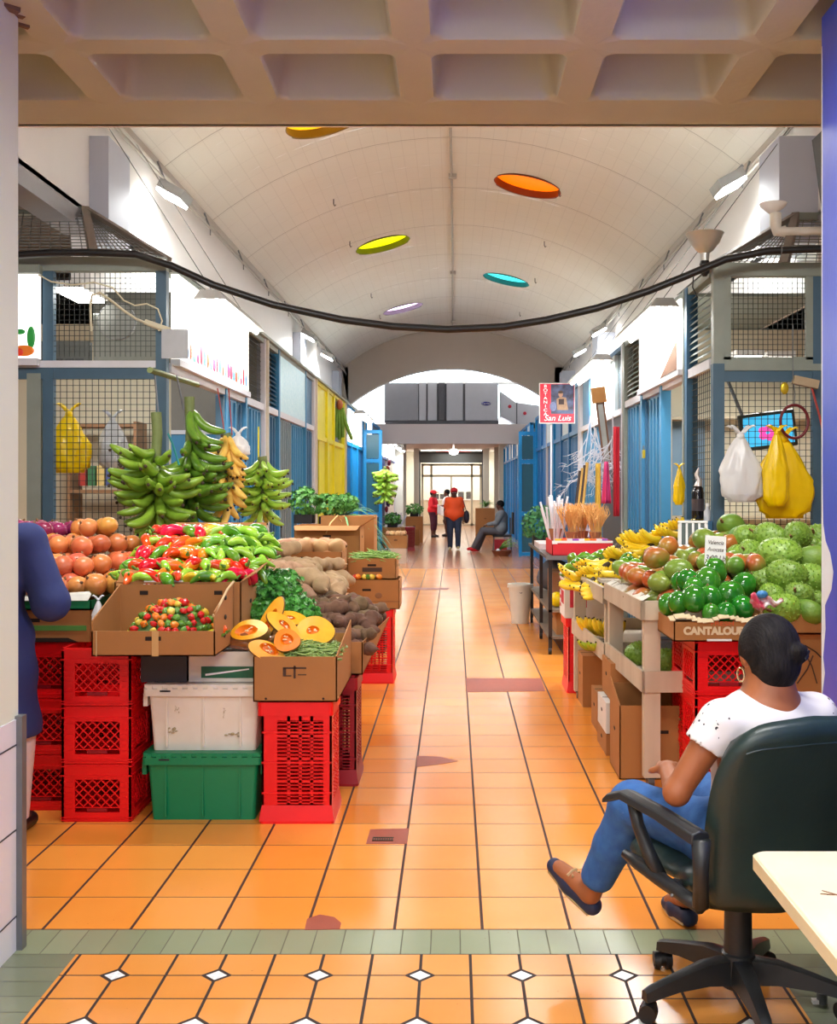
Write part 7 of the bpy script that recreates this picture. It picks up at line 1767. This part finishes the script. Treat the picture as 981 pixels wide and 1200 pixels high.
# ================================================================== people
def V3(a): return Vector(a)
class Fig:
    def __init__(s, label, loc, rz, J, skin, h, lo, hi, k=1.0):
        s.t = thing('person', label, 'person', loc, rz); s.J = {a: V3(b) for a, b in J.items()}; s.h = h; s.lo = lo; s.hi = hi; s.k = k; s.skin = skin
    def body(s, fingers=True):
        J, k = s.J, s.k; F = Field(s.lo, s.hi, s.h)
        H = J['head']; fd = J['face'].normalized(); up = (H - J['neck']).normalized(); rt = fd.cross(up).normalized()
        yaw = math.atan2(-fd.x, fd.y)
        rot = (0, 0, yaw)
        F.ell(H + up * .015, (.074 * k, .090 * k, .098 * k), .02, rot)                  # skull
        F.ell(H + fd * .030 - up * .050, (.050 * k, .058 * k, .058 * k), .03, rot)      # jaw
        F.ell(H + fd * .088 - up * .010, (.010, .016, .022), .012, rot)                 # nose
        F.ell(H + fd * .080 + up * .022, (.050, .012, .010), .015, rot)                 # brow
        F.ell(H + fd * .082 - up * .048, (.022, .010, .008), .008, rot)                 # lips
        F.ell(H + fd * .078 - up * .078, (.020, .016, .014), .015, rot)                 # chin
        for sd in (-1, 1):
            F.ell(H + rt * .031 * sd + fd * .088 + up * .006, (.014, .010, .008), .0, rot, cut=False)
            F.ell(H + rt * .078 * k * sd - up * .004, (.010, .020, .030), .006, rot)    # ears
        F.cap(J['neck'] + (J['chest'] - J['neck']) * .2, H - up * .04, .052 * k, .050 * k, .03)
        F.cap(J['shL'], J['shR'], .055 * k, .055 * k, .05)
        F.ell(J['chest'], (.150 * k, .105 * k, .15 * k), .06, (0, 0, J.get('yaw', V3((0, 0, 0))).z)); F.cap(J['chest'], J['pelvis'], .115 * k, .125 * k, .06); F.cap(J['neck'], J['chest'], .06 * k, .10 * k, .06)
        F.cap(J['hipL'], J['hipR'], .088 * k, .088 * k, .05)
        for sd in 'LR':
            F.cap(J['sh' + sd], J['el' + sd], .050 * k, .037 * k, .03); F.cap(J['el' + sd], J['wr' + sd], .038 * k, .026 * k, .015)
            F.cap(J['hip' + sd], J['kn' + sd], .072 * k, .058 * k, .04); F.cap(J['kn' + sd], J['kn' + sd] * .55 + J['an' + sd] * .45, .056 * k, .052 * k, .02); F.cap(J['kn' + sd] * .55 + J['an' + sd] * .45, J['an' + sd], .052 * k, .034 * k, .02)
            F.cap(J['an' + sd], J['to' + sd], .036 * k, .026 * k, .02)
            w = J['wr' + sd]; d = (J['ha' + sd] - w).normalized(); n = J.get('palm' + sd, V3((0, 0, -1))); sv = d.cross(n).normalized(); n = sv.cross(d).normalized()
            F.cap(w, w + d * .03, .024 * k, .026 * k, .015)
            F.cap(w + d * .04 - sv * .018, w + d * .085 - sv * .022, .016, .014, .02); F.cap(w + d * .04 + sv * .018, w + d * .085 + sv * .022, .016, .014, .02)
            if fingers:
                for i, (o, l) in enumerate(((-.030, .062), (-.010, .074), (.010, .070), (.029, .054))):
                    a = w + d * .088 + sv * o; b = a + d * l * .45 - n * -.006; c = b + (d * .75 + n * .65).normalized() * l * .34; e = c + (d * .35 + n * .95).normalized() * l * .26
                    F.cap(a, b, .0092, .0086, .004); F.cap(b, c, .0086, .008, .003); F.cap(c, e, .008, .0068, .003)
                th = sv * (1 if sd == 'L' else -1)
                a = w + d * .03 + th * .022; b = a + (d * .6 + th * .7 + n * .3).normalized() * .035; c = b + (d * .9 + th * .25 + n * .3).normalized() * .030
                F.cap(a, b, .0125, .0105, .008); F.cap(b, c, .0105, .008, .004)
        s.F = F; return F.mesh('body', s.skin, s.t)
    def wear(s, name, m, fn, lo=None, hi=None, h=None):
        F = Field(lo or s.lo, hi or s.hi, h or s.h); fn(F); return F.mesh(name, m, s.t)
    def eyes(s):
        J = s.J; H = J['head']; fd = J['face'].normalized(); up = (H - J['neck']).normalized(); rt = fd.cross(up).normalized()
        for sd in (-1, 1):
            c = H + rt * .030 * sd + fd * (.088) + up * .006
            MB().sph(c, .0105, 10, 7).build('eye', mat('eye_white', (236, 232, 228), .2), s.t, smooth=True); MB().sph(c + fd * .0072, .0052, 8, 6).build('iris', mat('eye_dark', (40, 24, 18), .2), s.t, smooth=True)
            MB().tube([c + up * .018 - rt * .014, c + up * .022 + fd * .004, c + up * .018 + rt * .014], .0028, 5).build('eyebrow', mat('hair_black', (26, 22, 22), .6), s.t)
        MB().tube([H + fd * .092 - up * .048 - rt * .02, H + fd * .096 - up * .047, H + fd * .092 - up * .048 + rt * .02], .0035, 6).build('lips', mat('lip_tone', (150, 70, 64), .5), s.t, smooth=True)
SKIN = mat('warm_brown_skin', (158, 92, 54), .5, .06, 10, bump=.05)
SKIND = mat('dark_brown_skin', (96, 60, 44), .5, .06, 10)
JEANS = mat('blue_denim', (34, 84, 150), .75, .15, 26, bump=.2, bscale=120, rgb2=(52, 104, 168))
HAIRB = mat('black_grey_hair', (18, 16, 17), .6, .3, 8, spec=.12, rgb2=(40, 36, 35), stretch=(18, 3, 3), bump=.5, bscale=20)
TEE = bpy.data.materials.new('white_eyelet_tee'); TEE.use_nodes = True
def _t():
    q = NB(TEE); b = q.N['Principled BSDF']; tc = q.N.new('ShaderNodeTexCoord')
    nz = q.N.new('ShaderNodeTexNoise'); nz.inputs['Scale'].default_value = 6; q.L.new(tc.outputs['Object'], nz.inputs['Vector'])
    base = q.mix(nz.outputs['Fac'], lin((216, 210, 208)), lin((226, 220, 220)))
    vo = q.N.new('ShaderNodeTexVoronoi'); vo.inputs['Scale'].default_value = 52; q.L.new(tc.outputs['Object'], vo.inputs['Vector'])
    sp = q.N.new('ShaderNodeSeparateXYZ'); q.L.new(tc.outputs['Object'], sp.inputs[0])
    side = q.m('GREATER_THAN', q.m('ABSOLUTE', q.m('ADD', sp.outputs[0], 0)), .175)
    n2 = q.N.new('ShaderNodeTexNoise'); n2.inputs['Scale'].default_value = 16; q.L.new(tc.outputs['Object'], n2.inputs['Vector'])
    dot = q.m('MULTIPLY', q.m('MULTIPLY', q.m('LESS_THAN', vo.outputs['Distance'], .27), side), q.m('GREATER_THAN', n2.outputs['Fac'], .47))
    q.L.new(q.mix(dot, base, lin((30, 30, 40))), b.inputs['Base Color']); b.inputs['Roughness'].default_value = .8
    n3 = q.N.new('ShaderNodeTexNoise'); n3.inputs['Scale'].default_value = 12; n3.inputs['Detail'].default_value = 1; q.L.new(tc.outputs['Object'], n3.inputs['Vector'])
    bp = q.N.new('ShaderNodeBump'); bp.inputs['Strength'].default_value = .6; bp.inputs['Distance'].default_value = .02; q.L.new(n3.outputs['Fac'], bp.inputs['Height']); q.L.new(bp.outputs[0], b.inputs['Normal'])
_t()
J = dict(head=(.012, -.135, 1.085), neck=(.0, -.165, .985), face=(.10, .98, -.12), chest=(0, -.135, .83), pelvis=(0, -.09, .56), shL=(-.165, -.155, .905), shR=(.165, -.155, .905),
    elL=(-.285, -.115, .705), wrL=(-.20, .075, .715), haL=(-.15, .16, .71), elR=(.285, -.09, .70), wrR=(.17, .12, .70), haR=(.10, .19, .69),
    hipL=(-.085, -.06, .54), hipR=(.085, -.06, .54), knL=(-.205, .285, .555), knR=(.13, .37, .53), anL=(-.262, .475, .215), anR=(.19, .60, .10), toL=(-.318, .60, .265), toR=(.205, .735, .038))
W = Fig('person from behind in white eyelet tee and jeans, sitting in the black office chair', (CX, CY, 0), CA, J, SKIN, .0065, (-.40, -.36, -.02), (.38, .82, 1.27))
W.body()
def tee(F):
    J = W.J
    F.cap(J['shL'] + V3((.02, 0, -.012)), J['shR'] + V3((-.02, 0, -.012)), .067, .067, .05); F.ell(J['chest'] + V3((0, 0, .0)), (.172, .122, .17), .06); F.cap(J['chest'], J['pelvis'] + V3((0, 0, .02)), .135, .142, .06)
    F.ell((-.04, -.20, .80), (.07, .05, .12), .05); F.ell((.05, -.20, .80), (.07, .05, .12), .05)
    for s in 'LR':
        a, b = J['sh' + s], J['el' + s]; F.cap(a, a + (b - a) * .56, .064, .066, .03)
        F.cap(a + (b - a) * .98, a + (b - a) * 1.3, .16, .18, .0, cut=True)
    F.cap(J['neck'] + V3((0, .0, .02)), J['neck'] + V3((0, .02, .09)), .070, .09, .0, cut=True)
W.wear('tee_shirt', TEE, tee)
def jeans(F):
    J = W.J
    F.cap(J['hipL'], J['hipR'], .112, .112, .05); F.ell(J['pelvis'] + V3((0, -.02, -.01)), (.165, .13, .10), .05)
    for s in 'LR':
        F.cap(J['hip' + s], J['kn' + s], .096, .074, .05); a, b = J['kn' + s], J['an' + s]
        F.cap(a, a + (b - a) * .45, .072, .064, .03); F.cap(a + (b - a) * .45, a + (b - a) * .80, .064, .058, .02)
        F.cap(a + (b - a) * 1.03, a + (b - a) * 1.1, .075, .075, 0, cut=True)
        F.ell(a + V3((0, -.055, -.02)), (.05, .02, .02), .03)
W.wear('jeans', JEANS, jeans)
W.wear('hair', HAIRB, lambda F: (F.ell((.006, -.150, 1.108), (.086, .097, .105), .02), F.ell((.0, -.205, 1.06), (.062, .045, .055), .03), F.ell((.040, -.238, 1.105), (.034, .026, .030), .012), F.ell((.030, -.255, 1.115), (.018, .014, .016), .008), F.ell((.088, -.205, 1.09), (.016, .012, .008), .006), F.ell((.004, -.185, 1.01), (.045, .03, .035), .03),
    F.ell((.015, -.040, 1.06), (.075, .062, .080), .0, cut=True), F.ell((-.085, -.13, 1.04), (.03, .045, .045), .0, cut=True), F.ell((.103, -.13, 1.04), (.03, .045, .045), .0, cut=True)), (-.15, -.30, .93), (.16, .02, 1.26), .0045)
W.eyes()
for x in (-.078, .098): MB().tube([(x - .004, -.135 + .018 * math.sin(a), 1.035 + .020 * math.cos(a)) for a in [2 * PI * i / 16 for i in range(17)]], .003, 6).build('hoop_earring', mat('gold_hoop', (220, 200, 160), .25, metal=.9), W.t, smooth=True)
MB().tube([(.048, -.256, 1.09), (.062, -.25, 1.115)], .009, 8).build('hair_clip', BLACK, W.t, smooth=True)
NAVYS = mat('navy_loafer', (30, 40, 72), .6, .1, 20)
def shoe(F, an, to, up):
    d = (to - an); d.normalize(); heel = an - up * .052 - d * .02
    tip = to - up * .01 + d * .02
    F.cap(heel, heel + (tip - heel) * .55, .034, .036, .02); F.cap(heel + (tip - heel) * .55, tip, .036, .028, .02); F.ell(an + up * .02, (.038, .038, .05), .0, cut=True); F.ell(an + d * .045 + up * .028, (.03, .03, .03), 0, cut=True)
for s, up in (('L', V3((-.10, -.55, .80)).normalized()), ('R', V3((0, -.05, 1)))):
    an, to = W.J['an' + s], W.J['to' + s]
    if s == 'R': an = an - V3((0, 0, .02)); up = V3((0, 0, 1))
    lo = [min(a, b) - .10 for a, b in zip(an, to)]; hi = [max(a, b) + .10 for a, b in zip(an, to)]
    sh = W.wear('loafer', NAVYS, lambda F: shoe(F, an, to, up), lo, hi, .005)
    d = (to - an).normalized(); c = an + (to - an) * .62 + up * .022; sv = d.cross(up)
    MB().tube([c - sv * .022, c + up * .008, c + sv * .022], .006, 6).tube([c, c + sv * .018 - d * .02 + up * .01], .004, 5).tube([c, c - sv * .018 - d * .02 + up * .01], .004, 5).build('tan_bow', mat('tan_cord', (176, 140, 96), .6), sh, smooth=True)
    a_ = an - up * .080 - d * .03; b_ = to - up * .036 + d * .03
    MB().tube([a_, (a_ + b_) / 2, b_], [.030, .033, .024], 12).build('sole', mat('straw_sole', (196, 172, 124), .7), sh, smooth=True) if False else MB().add([p + up * z for z in (0, .012) for p in (a_ - sv * .03, a_ + sv * .03, (a_ + b_) / 2 + sv * .036, b_ + sv * .022, b_ + d * .014, b_ - sv * .022, (a_ + b_) / 2 - sv * .036)],
        [(0, 1, 2, 3, 4, 5, 6)[::-1], (7, 8, 9, 10, 11, 12, 13)] + [(i, (i + 1) % 7, (i + 1) % 7 + 7, i + 7) for i in range(7)]).build('sole', mat('straw_sole', (196, 172, 124), .7), sh)

# ------------------------------------------------------------------ person in the navy robe, half hidden by the white pillar
J = dict(head=(0.0, .06, 1.52), neck=(0, .0, 1.41), face=(0, 1, -.3), chest=(0, 0, 1.22), pelvis=(0, 0, .92), shL=(-.17, 0, 1.36), shR=(.17, 0, 1.34), elL=(-.24, .05, 1.06), wrL=(-.20, .22, 1.12), haL=(-.18, .32, 1.14),
    elR=(.275, -.01, 1.06), wrR=(.17, .16, 1.09), haR=(.14, .26, 1.10), hipL=(-.09, 0, .90), hipR=(.09, 0, .90), knL=(-.10, .02, .50), knR=(.12, .02, .50), anL=(-.11, -.02, .09), anR=(.12, -.02, .09), toL=(-.12, .13, .035), toR=(.13, .13, .035))
N = Fig('person in navy tunic and white trousers beside the onions, half hidden by a pillar', (-2.11, 5.10, 0), 0, J, SKIND, .0105, (-.36, -.22, -.02), (.36, .40, 1.70))
N.body()
NAVY = mat('navy_cloth', (44, 56, 110), .8, .1, 5, bump=.3, bscale=14); WTR = mat('white_trousers', (226, 206, 196), .8, .06, 6, bump=.3, bscale=14)
def robe(F):
    J = N.J; F.cap(J['shL'], J['shR'], .075, .075, .05); F.ell(J['chest'], (.175, .13, .17), .06); F.cap(J['chest'], J['pelvis'], .13, .15, .06); F.cap(J['hipL'], J['hipR'], .105, .105, .05); F.cap(J['pelvis'], V3((.01, 0, .50)), .15, .20, .05); F.cap(V3((-.06, 0, .74)), V3((.06, 0, .74)), .145, .145, .05); F.cap(V3((.03, -.03, .62)), V3((.05, -.02, .50)), .15, .17, .05)
    for s in 'LR': F.cap(J['sh' + s], J['el' + s], .078, .082, .03); F.cap(J['el' + s], J['wr' + s] * .9 + J['el' + s] * .1, .082, .055, .03)
    F.half((0, 0, .455), (0, 0, -1))
    F.cap(J['neck'] + V3((0, 0, .03)), J['neck'] + V3((0, 0, .1)), .07, .08, 0, cut=True)
N.wear('tunic', NAVY, robe)
N.wear('trousers', WTR, lambda F: ([(F.cap(N.J['hip' + s], N.J['kn' + s], .08, .078, .04), F.cap(N.J['kn' + s], N.J['an' + s], .078, .058, .02)) for s in 'LR'], F.half((0, 0, .075), (0, 0, -1))))
N.wear('hair', HAIRB, lambda F: (F.ell((0, .045, 1.55), (.088, .10, .10), .02), F.ell((0, .15, 1.50), (.08, .06, .09), 0, cut=True)), (-.15, -.12, 1.38), (.15, .24, 1.68), .008)
N.eyes()
for s in 'LR': N.wear('shoe', BLACK, lambda F: F.cap(N.J['an' + s] - V3((0, .03, .045)), N.J['to' + s], .043, .036, .02), [v - .12 for v in N.J['an' + s]], [v + .22 for v in N.J['an' + s]], .009)

# ------------------------------------------------------------------ people far down the hall
def stand_pose(h=1.0, arms='down'):
    q = dict(head=(0, .01, 1.46), neck=(0, 0, 1.34), face=(0, 1, 0), chest=(0, 0, 1.16), pelvis=(0, 0, .88), shL=(-.165, 0, 1.28), shR=(.165, 0, 1.28), elL=(-.23, -.02, 1.02), wrL=(-.24, .04, .80), haL=(-.24, .06, .70),
        elR=(.23, -.02, 1.02), wrR=(.24, .04, .80), haR=(.24, .06, .70), hipL=(-.09, 0, .86), hipR=(.09, 0, .86), knL=(-.10, .03, .47), knR=(.10, .03, .47), anL=(-.10, 0, .08), anR=(.10, 0, .08), toL=(-.11, .13, .035), toR=(.11, .13, .035))
    if arms == 'hold':
        q.update(elL=(-.22, .04, 1.05), wrL=(-.10, .24, 1.02), haL=(-.04, .30, 1.0), elR=(.22, .04, 1.05), wrR=(.10, .24, 1.02), haR=(.04, .30, 1.0))
    return {a: tuple(v * h for v in b) if a != 'face' else b for a, b in q.items()}
def far_person(label, loc, rz, J, skin, top, topm, bot, botm, shoem, hairm, cap=None, h=.014, long_sleeve=False, bot_len=1.0, bulk=1.0):
    zz = [p[2] for p in J.values()]; xs = [p[0] for a, p in J.items() if a != 'face']; ys = [p[1] for a, p in J.items() if a != 'face']
    f = Fig(label, loc, rz, J, skin, h, (min(xs) - .2, min(ys) - .25, -.03), (max(xs) + .2, max(ys) + .25, max(zz) + .2)); f.body(); Jn = f.J
    def up(F):
        F.cap(Jn['shL'], Jn['shR'], .07, .07, .05); F.ell(Jn['chest'], (.18 * bulk, .14 * bulk, .17), .06); F.cap(Jn['chest'], Jn['pelvis'] + V3((0, 0, .02)), .15 * bulk, .175 * bulk, .06)
        F.cap(Jn['hipL'] + V3((0, 0, .07)), Jn['hipR'] + V3((0, 0, .07)), .152 * bulk, .152 * bulk, .04)
        for s in 'LR':
            a, b = Jn['sh' + s], Jn['el' + s]; F.cap(a, a + (b - a) * (1 if long_sleeve else .7), .07, .062, .03)
            if long_sleeve: F.cap(b, b + (Jn['wr' + s] - b) * .9, .055, .045, .02)
    f.wear(top, topm, up)
    def lo(F):
        F.cap(Jn['hipL'], Jn['hipR'], .13 * bulk, .13 * bulk, .05)
        for s in 'LR':
            F.cap(Jn['hip' + s], Jn['kn' + s], .11 * bulk, .08, .04); a, b = Jn['kn' + s], Jn['an' + s]
            if bot_len > .1: F.cap(a, a + (b - a) * bot_len, .08, .065, .02)
    f.wear(bot, botm, lo)
    H = Jn['head']; fd = Jn['face'].normalized()
    f.wear('hair', hairm, lambda F: (F.ell(H + V3((0, 0, .035)) - fd * .015, (.092, .10, .095), .02), F.ell(H + fd * .10 - V3((0, 0, .02)), (.09, .07, .09), 0, cut=True)), [v - .2 for v in H], [v + .2 for v in H], .012)
    if cap: f.wear('cap', cap, lambda F: (F.ell(H + V3((0, 0, .055)), (.098, .108, .082), .02), F.ell(H + fd * .12 + V3((0, 0, .055)), (.07, .07, .014), .02), F.ell(H + fd * .10 - V3((0, 0, .05)), (.09, .08, .075), 0, cut=True)), [v - .25 for v in H], [v + .25 for v in H], .011)
    f.eyes()
    for s in 'LR': f.wear('shoe', shoem, lambda F: F.cap(Jn['an' + s] - V3((0, 0, .04)) , Jn['to' + s], .042, .036, .02), [v - .2 for v in Jn['an' + s]], [v + .25 for v in Jn['an' + s]], .012)
    return f
ORS = mat('orange_red_shirt', (250, 84, 24), .7, .06); REDS = mat('red_shirt', (226, 30, 44), .7, .06); WSH = mat('white_shirt', (236, 232, 230), .7); GSH = mat('grey_shirt', (120, 124, 128), .8, .1); DNV = mat('dark_navy_trousers', (48, 56, 78), .8, .1); GTR = mat('grey_trousers', (92, 88, 92), .8, .1); BRN = mat('brown_skirt', (96, 60, 56), .8, .1)
J = stand_pose(1.0); J['knL'] = (-.10, .10, .48); J['anL'] = (-.10, .12, .10); J['toL'] = (-.11, .25, .06); J['face'] = (0, 1, 0)
p1 = far_person('person in an orange red top and dark trousers walking up the middle of the aisle', (0.01, 28.7, 0), PI, J, SKIND, 'top', ORS, 'trousers', DNV, mat('cream_shoes', (226, 206, 160), .6), HAIRB, REDS, bulk=1.12)
t = thing('shoulder_bag', 'dark shoulder bag hanging beside the person in the orange red top', 'bag', (.33, 28.7, .72)); MB().sph((0, 0, .12), (.08, .13, .17), 14, 10).build('pouch', mat('dark_bag', (40, 34, 50), .6), t, smooth=True); MB().tube([(0, -.06, .25), (-.1, 0, .60), (0, .06, .25)], .012, 6).build('strap', MC['dark_bag'], t)
J = stand_pose(.95, 'hold')
p2 = far_person('person in a red shirt and red cap holding white cloth, far down the aisle', (-.66, 36.0, 0), R(-110), J, SKIND, 'shirt', REDS, 'trousers', mat('maroon_trousers', (80, 34, 52), .8), BLACK, HAIRB, REDS, long_sleeve=True, bot_len=.5)
cl = MB().grid(lambda u, v: V3(((u - .5) * .42, .05 * math.sin(6 * u), -.30 * v + .04 * math.cos(8 * u))), 14, 9).build('white_cloth', WSH, smooth='all'); cl.location = (-.30, 35.75, 1.02); cl.modifiers.new('s', 'SOLIDIFY').thickness = .02; tag(cl, 'white cloth held between the two people talking far down the aisle', 'cloth')
p3 = far_person('person in a white shirt facing the one in the red cap, far down the aisle', (-.22, 36.5, 0), R(95), stand_pose(.97, 'hold'), SKIND, 'shirt', WSH, 'skirt', BRN, BLACK, HAIRB, None, bot_len=.1)
J = dict(head=(.0, .02, 1.15), neck=(0, -.02, 1.03), face=(0, 1, -.15), chest=(0, -.02, .86), pelvis=(0, 0, .56), shL=(-.165, -.02, .96), shR=(.165, -.02, .96), elL=(-.20, .12, .72), wrL=(-.10, .32, .68), haL=(-.04, .38, .66), elR=(.20, .10, .72), wrR=(.10, .32, .68), haR=(.04, .38, .66),
    hipL=(-.09, 0, .52), hipR=(.09, 0, .52), knL=(-.10, .44, .54), knR=(.10, .40, .50), anL=(-.08, .66, .14), anR=(.12, .56, .09), toL=(-.08, .80, .08), toR=(.14, .70, .036))
p4 = far_person('person in a grey shirt and red shoes sitting against the bright blue stalls, far right', (1.16, 27.6, 0), PI / 2, J, SKIND, 'shirt', GSH, 'trousers', GTR, REDS, HAIRB, None, long_sleeve=True)
t = thing('folding_chair', 'dark chair under the seated person in the grey shirt', 'chair', (1.18, 27.6, 0))
MB().rbox(-.22, .24, -.22, .22, .38, .425, .04).build('seat', BLACK, t); MB().rbox(.26, .30, -.22, .22, .45, .98, .015).build('backrest', BLACK, t)
for x in (-.2, .24):
    for y in (-.2, .2): MB().tube([(x, y, 0), (x * .9, y * .9, .38 if x < 0 else .85)], .014, 6).build('leg', STEEL, t)
t = carton('red box on the floor beside the seated person in grey', .98, 1.28, 26.85, 27.2, 0, .34, lid=True, m=REDD, holes=False, name='plastic_box')
t = thing('green_onion_basket', 'brown basket of long green onions on the floor beneath the blue gate', 'basket', (1.12, 26.1, 0))
MB().lathe([(.16, 0), (.24, .12), (.25, .13), (.23, .13), (.15, .02)], 20).build('basket', mat('wicker', (130, 74, 48), .7, .3, 50, bump=.4), t, smooth=True)
blades('bunch of long green onions lying in the brown basket at far right', (1.04, 26.1, .12), 26, .58, .016, mat('onion_green', (120, 176, 70), .5, .2), 9, .6, aim=(.9, 0, .9), droop=.3, base=(.05, WPL), name='green_onions')
carton('tall brown carton standing far right behind the seated person', .72, 1.35, 36.6, 37.1, 0, .92, lid=True)
blades('spiky green plant on the tall brown carton at far right', (1.05, 36.8, .96), 30, .5, .02, HERB, 12, 1.4, droop=.5)
bundle('white paper bundles in a carton at the far left', 'paper_bundle', (-1.48, 29.5, .5), 14, .42, .16, mat('white_paper_roll', (226, 226, 232)), 40, .6, .03)
t = thing('potted_herb', 'bushy green herbs on the brown carton far left', 'plant', (-1.5, 27.4, .78)); leafy('leaves', '', '', (0, 0, 0), .22, .22, .20, 200, .05, HERB, 51, parent=t); MB().rbox(-.12, .12, -.12, .12, -.16, -.05, .03).build('pot', BLACK, t)
t = thing('potted_herb', 'dark bushy herb on the carton far left beside the person in red', 'plant', (-1.15, 32.7, .92)); leafy('leaves', '', '', (0, 0, 0), .26, .22, .22, 200, .05, HERB, 52, parent=t); MB().rbox(-.12, .12, -.12, .12, -.17, -.05, .03).build('pot', BLACK, t)
for k in range(9):
    x, z = -1.86 + .02 * (k % 3), 1.1 + .18 * k
    c = [(150, 40, 60), (60, 40, 100), (210, 190, 190), (190, 90, 60)][k % 4]
    tag(MB().sph((x, 31.0 + .25 * (k % 3), z * .9), (.05, .10, .09), 10, 7, fn=lump(1, k, .1)).build('hanging_trinket', mat('trinket%d' % (k % 4), c, .6), smooth='all'), 'small %s bundle hanging on the far left navy stall' % ['maroon', 'violet', 'pale', 'rust'][k % 4], 'trinket', 'bundles hanging on the far left stall')

# ================================================================== cream table at the lower right
t = thing('table', 'worn cream topped table at the lower right corner, in front of the office chair', 'table', (.69, 1.0, 0))
TT = mat('worn_cream_top', (226, 204, 168), .4, .08, 5, bump=.1, rgb2=(238, 220, 190))
MB().rbox(0, 1.0, 0, 1.585, .70, .742, .03, 5).build('tabletop', TT, t, smooth=True, bevel=.006)
MB().rbox(-.004, 1.004, -.004, 1.589, .706, .736, .03, 5).build('edge_band', mat('cream_edge', (214, 200, 164), .5, .1), t, smooth=True)
for x in (.10, .90):
    for y in (.12, 1.2): MB().tube([(x, y, 0), (x, y, .70)], .022, 10).build('leg', STEEL, t, smooth=True)
MB().box(.1, .9, .12, 1.2, .66, .70).build('apron', STEEL, t)
q = random.Random(6)
g = MB()
for (x, y) in ((.10, 1.30), (.30, 1.42), (.36, 1.38), (.42, 1.22), (.28, 1.25)):
    for k in range(5): a = q.uniform(0, 6.28); l = q.uniform(.015, .04); g.tube([(x, y, .7432), (x + l * math.cos(a), y + l * math.sin(a), .7432)], .0011, 4)
g.build('scratch', mat('pencil_brown', (130, 90, 60), .8), t)
tag(MB().sph((1.01, 2.28, .7475), (.016, .011, .005), 10, 6, fn=lump(1, 2, .2)).build('paper_scrap', WPL, smooth=True), 'tiny white scrap of paper lying on the cream table', 'scrap')
o = thing('floor_stopper', 'little steel and white stopper on the floor under the table edge', 'stopper', (1.13, 3.43, 0)); MB().lathe([(.016, 0), (.016, .03), (.02, .035), (.001, .045)], 12).build('body', STEEL, o, smooth=True); MB().box(-.03, .0, -.01, .01, 0, .012).build('plate', WPL, o)
# pendulum black speaker edge by the blue pillar
t = thing('loudspeaker', 'black edge of a loudspeaker by the blue pillar, high on the right', 'loudspeaker', (2.66, 7.3, 3.35))
MB().box(-.14, .3, 0, .3, .0, .62, Matrix.Rotation(R(-8), 4, 'Y')).build('cabinet', BLACK, t); MB().box(-.10, .26, -.008, 0, .04, .58, Matrix.Rotation(R(-8), 4, 'Y')).build('grille', mat('grille_dark', (40, 40, 42), .7), t); MB().box(.2, 1.2, .1, .16, .3, .36).build('bracket', STEEL, t)
print('THINGS', sum(1 for o in bpy.data.objects if o.parent is None))
